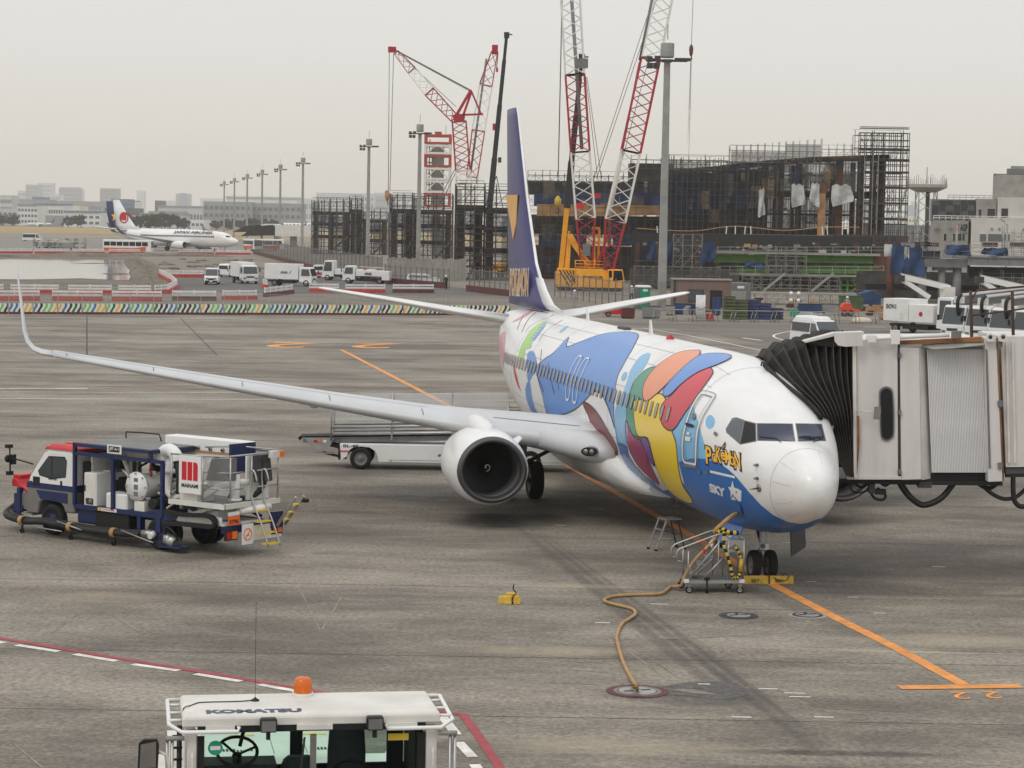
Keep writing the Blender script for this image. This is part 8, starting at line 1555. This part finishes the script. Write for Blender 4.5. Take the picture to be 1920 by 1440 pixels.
# people
def person(label,loc,rz,top,leg,helmet,arm=0.0,vest=None):
    vs=[(0,0,.95),(0,0,1.15),(0,.0,1.38),(0,.0,1.5),(0,.02,1.62),(.1,0,.9),(.11,.02,.5),(.12,0,.07),(.13,.12,.03),(-.1,0,.9),(-.12,-.04,.5),(-.13,-.02,.07),(-.13,.1,.03),(.2,0,1.42),(.27,.02,1.15),(.25,.12+arm,.95),(-.2,0,1.42),(-.27,.02,1.15),(-.25,.12+arm,.95)]
    es=[(0,1),(1,2),(2,3),(3,4),(0,5),(5,6),(6,7),(7,8),(0,9),(9,10),(10,11),(11,12),(2,13),(13,14),(14,15),(2,16),(16,17),(17,18)]
    rd_=[.15,.14,.15,.065,.105,.1,.075,.05,.04,.1,.075,.05,.04,.075,.055,.04,.075,.055,.04]
    me=bpy.data.meshes.new('person'); me.from_pydata(vs,es,[]); o=bpy.data.objects.new('person',me); COL.objects.link(o); o.modifiers.new('s','SKIN'); o.modifiers.new('b','SUBSURF').levels=1
    for d_,r_ in zip(me.skin_vertices[0].data,rd_): d_.radius=(r_,r_*.8)
    me.skin_vertices[0].data[0].use_root=True
    dg=bpy.context.evaluated_depsgraph_get(); dg.update(); m2=bpy.data.meshes.new_from_object(o.evaluated_get(dg)); bpy.data.objects.remove(o)
    for n_ in (top,leg,'skin','black_part'): m2.materials.append(M[n_])
    m2.materials.clear() if False else None
    k0=len(m2.materials)-4
    for pl in m2.polygons:
        c=pl.center; pl.material_index=k0+(2 if c.z>1.5 else 0 if c.z>.93 else 3 if c.z<.1 else 1); pl.use_smooth=True
    t=thing('person',label,'person',loc,rz); b=bpy.data.objects.new('body',m2); COL.objects.link(b); b.parent=t
    if helmet: MB().lathe([(-.02,.15),(0,.14),(.07,.12),(.13,.06),(.14,.005)],(0,.02,1.66),(0,0,1),helmet,12).build('helmet',t)
    if vest: MB().lathe([(0,.19),(.0,.2),(.42,.2),(.42,.1)],(0,0,1.0),(0,0,1),vest,12).build('vest',t)
    return t
person('person in dark work clothes standing beside the white station wagon',at(836,543),.6,'cloth_navy','cloth_navy','white_paint'); person('person in grey work clothes and white helmet behind the silver grid fence',at(1077,577),2.8,'cloth_grey','cloth_grey','white_paint',.1); person('person in dark clothes standing near the grey pier behind the lift trucks',at(1782,590),.4,'cloth_navy','cloth_navy',None)
person('worker in grey with white helmet standing behind the crawler crane cab side',at(1184,566),2.6,'cloth_grey','cloth_navy','white_paint'); person('worker in pale blue with white helmet beside the green machine',at(1588,590),2.9,'cloth_grey','tarp_blue','white_paint',.15)
# ------------------------------------------------------------------ parked jets and buses across the field
def far_jet(label,loc,rz,finm,k=1.0,name='parked_airliner',wing='wing_grey',simple=False):
    t=thing(name,label,'airliner',loc,rz); t.scale=(k,k,k)
    st=[0,.06,.2,.5,1,1.6,2.2,3,4.5,7,12,18,24,26,28,30,32,34,36,38]; n=20
    MB().rings([[S(x,360*i/n)+V(-19,0,0) for i in range(n)] for x in st],'aircraft_white').build('fuselage',t)
    for s in (1,-1):
        MB().rings([[V(x-19+u*c,s*y,z+v*.11*c) for u,v in AF] for y,x,c,z,_,_ in WS],wing).build('wing',t)
        MB().rings([[V(x-19+u*c,s*y,z+v*.1*c) for u,v in AF] for x,y,c,z in ((21.5,16.6,1.6,4.06),(22,17.2,1.3,4.4),(23.2,17.7,.8,5.6),(24,17.8,.4,6.7))],'mid_grey').build('winglet',t)
        MB().lathe([(0,.8),(.1,.93),(1.2,1.06),(3.2,.9),(3.7,.7),(3.7,.05)],(12.7-19,s*4.9,1.55),(1,0,0),'aircraft_white',20).lathe([(.1,.76),(.6,.7),(.62,.05)],(12.7-19,s*4.9,1.55),(1,0,0),'dark_grey',16).build('engine',t)
        MB().rings([[V(x-19+u*c,s*y,z+v*.1*c) for u,v in AF] for x,y,c,z in ((33.4,.5,4,4.75),(36.6,4.9,2.1,5.3),(38.2,7.1,1.1,5.6))],'aircraft_white').build('tailplane',t)
        MB().wheel((.6,s*2.86,.56),(0,1,0),.56,.8).cyl((.6,s*2.86,.5),(.6,s*2.7,2.0),.14,'steel',8).build('main_gear',t)
    MB().wheel((-15,0,.34),(0,1,0),.34,.5).cyl((-15,0,.3),(-15,0,1.4),.1,'steel',8).build('nose_gear',t)
    fn=MB(); fn.rings([[V(x-19+u*c,v*tk*c,z) for u,v in [(0,0),(.1,.8),(.3,1),(.6,.75),(1,.03),(1,-.03),(.6,-.75),(.3,-1),(.1,-.8)]] for x,z,c,tk in ((29.3,5.0,8,.02),(31.8,5.9,6,.04),(34.6,9.1,4,.05),(36.9,12.5,2.1,.04))],finm); f=fn.build('fin',t)
    wn=MB()
    for i in range(44):
        x=6.2+.52*i
        for s in (1,-1): wn.box(x-19-.13,s*1.80-.11,3.5,x-19+.13,s*1.80+.11,3.9,'glass_dark')
    wn.build('cabin_window',t,kind='stuff')
    for s in (1,-1): MB().ext([(-17.1,s*.55,3.62),(-16.3,s*1.12,3.62),(-16.1,s*1.18,3.95),(-16.8,s*.6,3.98)],(.1,s*.08,.06),'glass_dark').build('cockpit_window',t)
    return t,f
p=G(330,470); j,f=far_jet('white JAPAN AIRLINES jet parked sideways beyond the pond with red crane roundel on its fin',(p.x,p.y,0),PI-.5,'aircraft_white')
for s in (1,-1):
    n=28; c=V(16.3,s*.24,8.0); MB().add([c+V(1.45*math.cos(2*PI*i/n),0,1.45*math.sin(2*PI*i/n)) for i in range(n)],[tuple(range(n))],'jal_red').build('fin_roundel',f,fix=False)
    MB().add([c+V(.9*math.cos(a)*s,s*.02,.9*math.sin(a)) for a in [2.4+i*.28 for i in range(12)]]+[c+V(1.12*math.cos(a)*s,s*.02,1.12*math.sin(a)) for a in [2.4+i*.28 for i in range(12)]],[(i,i+1,13+i,12+i) for i in range(11)],'white_paint').build('crane_emblem',f,fix=False)
    tm=MB(); text_on(tm,'JAL',c+V(.55 if s>0 else -.55,s*.03,-1.1),(-1.1*s,0,0),(0,0,.5),'white_paint',.05); tm.build('fin_lettering',f,fix=False)
    tm=MB(); vs,fs=text_mesh('JAPAN AIRLINES',.05,1,.2); x0=-.5 if s>0 else -12.5; L=12.0
    tm.add([(x0-L*u if s>0 else x0+L*u,s*(1.93-.25*v),4.25+.75*v) for u,v in vs],fs,'ink'); tm.build('airline_lettering',j,fix=False)
p=D(306,470,628); j2,f2=far_jet('airliner hidden behind the white jet, only its navy fin with gold star showing',(p.x,628,0),PI-.5,'navy',1.0)
for s in (1,-1):
    st=[V(16.5+(1.6 if i%2==0 else .65)*math.sin(2*PI*i/10),s*.26,8.3+(1.6 if i%2==0 else .65)*math.cos(2*PI*i/10)) for i in range(10)]; MB().add(st,[tuple(range(10))],'letter_gold').build('fin_star',f2,fix=False)
p=G(75,425); far_jet('small white jet with blue stripe far off on the left of the field',(p.x,p.y,0),.35,'far_blue',.55); p=G(545,432); j3,_=far_jet('white jet with brown swirls painted on it, half hidden behind the scaffold',(p.x+6,p.y,0),.15,'far_blue',1.15)
rnd=random.Random(3)
for i in range(9):
    x=-12+2.6*i; MB().ext([(x,1.9,2.6),(x+.8,1.9,2.2),(x+2.0,1.8,4.4),(x+1.1,1.8,4.6)],(0,.04,0),'plywood' if i%3 else 'dark_grey').build('painted_swirl',j3); MB().ext([(x,-1.9,2.6),(x+.8,-1.9,2.2),(x+2.0,-1.8,4.4),(x+1.1,-1.8,4.6)],(0,-.04,0),'plywood' if i%3 else 'dark_grey').build('painted_swirl',j3)
def bus(label,px,py,rz,L=11.0):
    p=G(px,py); t=thing('airport_bus',label,'bus',(p.x,p.y,0),rz); h=L/2
    MB().box(-h,-1.22,.35,h,1.22,3.05,'white_paint').build('body',t,bevel=.12)
    for s in (-1,1):
        MB().box(-h+.15,s*1.23-.015,.55,h-1.2,s*1.23+.015,1.25,'bus_orange').build('orange_band',t); MB().ext([(h-3.5,s*1.245,1.25),(h-1.2,s*1.245,1.25),(h-1.2,s*1.245,1.6)],(0,s*.01,0),'bus_orange').build('orange_swoosh',t)
        for i in range(7): MB().box(-h+.3+i*(L-.9)/7,s*1.225-.02,1.7,-h+.15+(i+1)*(L-.9)/7,s*1.225+.02,2.6,'glass_dark').build('side_window',t)
        for x in (-h+2.3,h-2.4): MB().wheel((x,s*1.08,.48),(0,1,0),.48,.3,'mid_grey',16).build('wheel',t)
    MB().box(h-.03,-1.05,1.3,h+.03,1.05,2.7,'glass_dark').build('windscreen',t); MB().box(-h-.03,-1.0,1.7,-h+.03,1.0,2.6,'glass_dark').build('rear_window',t)
    return t
bus('orange and white bus standing broadside in front of the parked jet',240,475,-.05); bus('orange and white bus to the right of the parked jet, seen end on',474,470,-1.2); bus('orange and white bus half hidden beside the grey mesh fence',500,470,.2,9)
v=truck('white service truck parked under the jet nose',at(388,470),.0,L=6,hw=1.1,box=2.4); 
# baggage carts out on the far apron
ct=None
rnd=random.Random(9)
for i in range(22):
    px,py=rnd.uniform(66,160),rnd.uniform(455,468); p=G(px,py)
    if ct is None:
        ct=thing('baggage_cart','low grey baggage cart in the cluster on the far apron','baggage cart',p,.1,'baggage carts on the far apron'); MB().box(-1.6,-.8,.45,1.6,.8,.6,'galvanised').build('bed',ct); MB().box(-1.6,-.8,.6,-1.5,.8,1.7,'galvanised').box(1.5,-.8,.6,1.6,.8,1.7,'galvanised').box(-1.6,-.8,1.65,1.6,.8,1.72,'concrete_light').build('frame',ct)
        for x in (-1.1,1.1):
            for s in (-1,1): MB().wheel((x,s*.7,.22),(0,1,0),.22,.15,'mid_grey',10).build('wheel',ct)
    else: copy_tree(ct,p,rnd.uniform(-.3,.3))
van('dark van with white roof beside the far baggage carts',at(60,452),.1,L=6,H=2.4,hw=1.1)
p=G(500,462); fb=thing('boarding_bridge','far boarding bridge with dark folded hood beside the parked jets','boarding bridge',(p.x,p.y,0),0); MB().ext([(-8,0,3.0),(-3,0,6.2),(2,0,6.6),(2.5,0,3.4)],(0,4,0),'bellows').build('hood',fb); MB().box(2.5,0,3.2,16,4,6.6,'old_white').build('tunnel',fb); MB().box(7,1,0,9,3,3.2,'mid_grey').build('leg',fb); MB().box(-1,.5,6.3,4,3.5,6.9,'white_paint').build('roof',fb)
p=G(452,455); fb=thing('boarding_bridge','far boarding bridge pale roofed, left of the dark hooded one','boarding bridge',(p.x,p.y+40,0),0); MB().ext([(-8,0,3.4),(-3,0,5.8),(2,0,6.2),(2.5,0,3.6)],(0,4,0),'bellows').build('hood',fb); MB().box(2.5,0,3.2,14,4,6.4,'old_white').build('tunnel',fb); MB().box(7,1,0,9,3,3.2,'mid_grey').build('leg',fb)
# ------------------------------------------------------------------ buildings and trees beyond the runway
nb=0
def block(px0,px1,ytop,Y,m,label,rows=0,cols=0,roof=None,winm='far_window',dep=40):
    a=D(px0,430,Y); b=D(px1,430,Y); z=D((px0+px1)/2,ytop,Y).z; w=b.x-a.x; t=thing('building',label,'building',(a.x,Y,0),0)
    MB().box(0,0,0,w,dep,z,m).build('wall',t)
    if roof: MB().box(-w*.01,-1,z,w*1.01,dep+1,z+max(1.0,z*.06),roof).build('roof',t)
    if rows:
        o_=None
        for r in range(rows):
            for c in range(cols):
                ww_=w/cols*.62; hh=z/(rows+.6)*.45; x=w*(c+.19)/cols; zz=z*(r+.55)/(rows+.6)
                if o_ is None: o_=MB().box(0,-.3,0,ww_,-.02,hh,winm).build('window',t); o_.location=(x,0,zz)
                else: q=o_.copy(); COL.objects.link(q); q.parent=t; q.location=(x,0,zz)
    return t
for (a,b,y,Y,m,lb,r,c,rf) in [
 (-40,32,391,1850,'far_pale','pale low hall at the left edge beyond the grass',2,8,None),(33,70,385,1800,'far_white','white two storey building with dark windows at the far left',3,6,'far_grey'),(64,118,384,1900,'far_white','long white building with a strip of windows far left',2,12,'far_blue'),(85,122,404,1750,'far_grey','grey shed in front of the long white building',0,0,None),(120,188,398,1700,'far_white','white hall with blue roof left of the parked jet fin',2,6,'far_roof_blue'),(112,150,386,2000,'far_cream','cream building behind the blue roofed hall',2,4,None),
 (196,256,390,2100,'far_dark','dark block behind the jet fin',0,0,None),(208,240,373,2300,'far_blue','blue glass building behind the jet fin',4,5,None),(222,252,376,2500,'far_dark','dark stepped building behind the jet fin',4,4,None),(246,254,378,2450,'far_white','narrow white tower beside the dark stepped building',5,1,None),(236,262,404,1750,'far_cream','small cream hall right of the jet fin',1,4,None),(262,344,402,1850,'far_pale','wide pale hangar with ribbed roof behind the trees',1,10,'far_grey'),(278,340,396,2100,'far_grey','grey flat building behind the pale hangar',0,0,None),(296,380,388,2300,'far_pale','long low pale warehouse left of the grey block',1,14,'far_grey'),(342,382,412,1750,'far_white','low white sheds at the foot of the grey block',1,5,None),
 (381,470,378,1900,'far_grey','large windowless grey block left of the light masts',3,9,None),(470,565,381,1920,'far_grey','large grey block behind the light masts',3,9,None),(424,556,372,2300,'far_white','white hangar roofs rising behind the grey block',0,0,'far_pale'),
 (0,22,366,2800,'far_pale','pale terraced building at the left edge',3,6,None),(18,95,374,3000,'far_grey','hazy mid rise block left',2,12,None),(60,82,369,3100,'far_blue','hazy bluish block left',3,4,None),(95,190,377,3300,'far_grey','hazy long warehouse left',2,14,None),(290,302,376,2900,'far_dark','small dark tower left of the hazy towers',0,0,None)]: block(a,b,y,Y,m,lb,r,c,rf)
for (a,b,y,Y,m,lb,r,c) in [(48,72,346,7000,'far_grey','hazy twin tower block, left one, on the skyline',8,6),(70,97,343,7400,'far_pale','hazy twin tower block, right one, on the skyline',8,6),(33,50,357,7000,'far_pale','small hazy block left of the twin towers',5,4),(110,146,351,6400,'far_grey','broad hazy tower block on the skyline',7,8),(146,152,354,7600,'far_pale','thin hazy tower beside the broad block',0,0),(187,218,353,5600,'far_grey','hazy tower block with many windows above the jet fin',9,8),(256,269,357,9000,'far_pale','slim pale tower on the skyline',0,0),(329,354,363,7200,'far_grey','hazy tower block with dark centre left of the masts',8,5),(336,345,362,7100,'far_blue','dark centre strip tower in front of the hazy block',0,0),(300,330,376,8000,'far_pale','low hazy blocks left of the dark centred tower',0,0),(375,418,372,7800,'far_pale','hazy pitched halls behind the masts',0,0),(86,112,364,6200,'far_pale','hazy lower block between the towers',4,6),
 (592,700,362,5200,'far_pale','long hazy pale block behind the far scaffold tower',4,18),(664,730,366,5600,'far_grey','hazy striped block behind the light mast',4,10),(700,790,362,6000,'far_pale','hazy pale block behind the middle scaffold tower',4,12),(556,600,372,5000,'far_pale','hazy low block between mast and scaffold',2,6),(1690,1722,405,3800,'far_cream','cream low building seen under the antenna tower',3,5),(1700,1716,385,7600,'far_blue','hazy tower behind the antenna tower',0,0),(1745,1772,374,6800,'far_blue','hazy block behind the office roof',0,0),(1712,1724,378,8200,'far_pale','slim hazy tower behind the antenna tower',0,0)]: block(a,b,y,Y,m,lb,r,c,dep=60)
p=D(1660,437,620); ra=thing('access_ramp','long grey ramp wall running behind the steel building towards the office block','ramp',(p.x,620,0),0); MB().box(-6,0,0,24,6,D(1715,424,620).z,'girder_grey').box(-6,-.2,D(1715,424,620).z,24,6.2,D(1715,424,620).z+.35,'concrete').build('wall',ra)
# trees: trunks with leaf clumps
def leaf_tree(label,px,py,h,w,seed,m='foliage_dark'):
    r=random.Random(seed); p=G(px,py); t=thing('tree',label,'tree',(p.x,p.y,0),0,'trees beyond the runway'); tb=MB(); tb.tube([(0,0,0),(r.uniform(-.2,.2),0,h*.3),(r.uniform(-.4,.4),0,h*.6)],[.35,.25,.1],'bark',6)
    for i in range(4): a=r.uniform(0,6.3); tb.tube([(0,0,h*.3),(math.cos(a)*w*.25,math.sin(a)*w*.25,h*.62)],[.15,.05],'bark',5)
    tb.build('trunk',t); cm=MB(); cl=[(r.gauss(0,w*.26),r.gauss(0,w*.26),h*r.uniform(.3,.92),r.uniform(.7,1.5)) for _ in range(26)]
    for cx,cy,cz,s in cl:
        for _ in range(46):
            d=Vector((r.gauss(0,1),r.gauss(0,1),r.gauss(0,.8))).normalized()*s*w*.13*r.uniform(.4,1.15); c=Vector((cx,cy,cz))+d; a=Vector((r.uniform(-1,1),r.uniform(-1,1),r.uniform(-1,1))).normalized()*r.uniform(.3,.65); b=a.cross(d+Vector((.01,.02,1))).normalized()*r.uniform(.3,.6)
            cm.add([c-a,c-b,c+a,c+b],[(0,1,2,3)],m if r.random()<.7 else 'foliage')
    cm.build('crown',t,fix=False); return t
for i,(px,py,h,w) in enumerate([(237,431,9,11),(248,432,8,9),(262,431,8,10),(281,432,9,9),(291,432,9,9),(303,432,10,10),(318,432,9,11),(332,432,9,10),(345,432,7,8),(146,427,8,7),(152,427,7,6),(128,426,6,7),(22,424,7,12),(5,424,7,12),(426,433,7,9),(440,433,8,8),(462,433,8,9),(482,433,7,8),(497,433,8,9),(455,433,6,8),(514,434,7,9),(472,433,8,8),(405,432,6,6)]):
    leaf_tree('dark round tree beyond the runway, '+('%s right of the parked jet fin'%ORD[i] if i<9 else ['left of the jet under the blue roofed hall','right of the pair under the blue roofed hall','smallest of the three left of the jet','inner one at the far left edge','outermost at the far left edge'][i-9] if i<14 else '%s along the foot of the grey block'%ORD[i-14]),px,py,h*1.15,w,40+i)
# ------------------------------------------------------------------ air
hm=bpy.data.materials.new('haze'); hm.use_nodes=True; nt=hm.node_tree; nt.nodes.clear(); o_=nt.nodes.new('ShaderNodeOutputMaterial'); pv=nt.nodes.new('ShaderNodeVolumePrincipled'); pv.inputs['Color'].default_value=(1.0,.985,.955,1); pv.inputs['Density'].default_value=.00012; pv.inputs['Anisotropy'].default_value=.0; nt.links.new(pv.outputs[0],o_.inputs['Volume']); M['haze']=hm
hz_=MB().box(-5500,-90,-1,5500,9700,180,'haze').build('haze',kind='stuff')
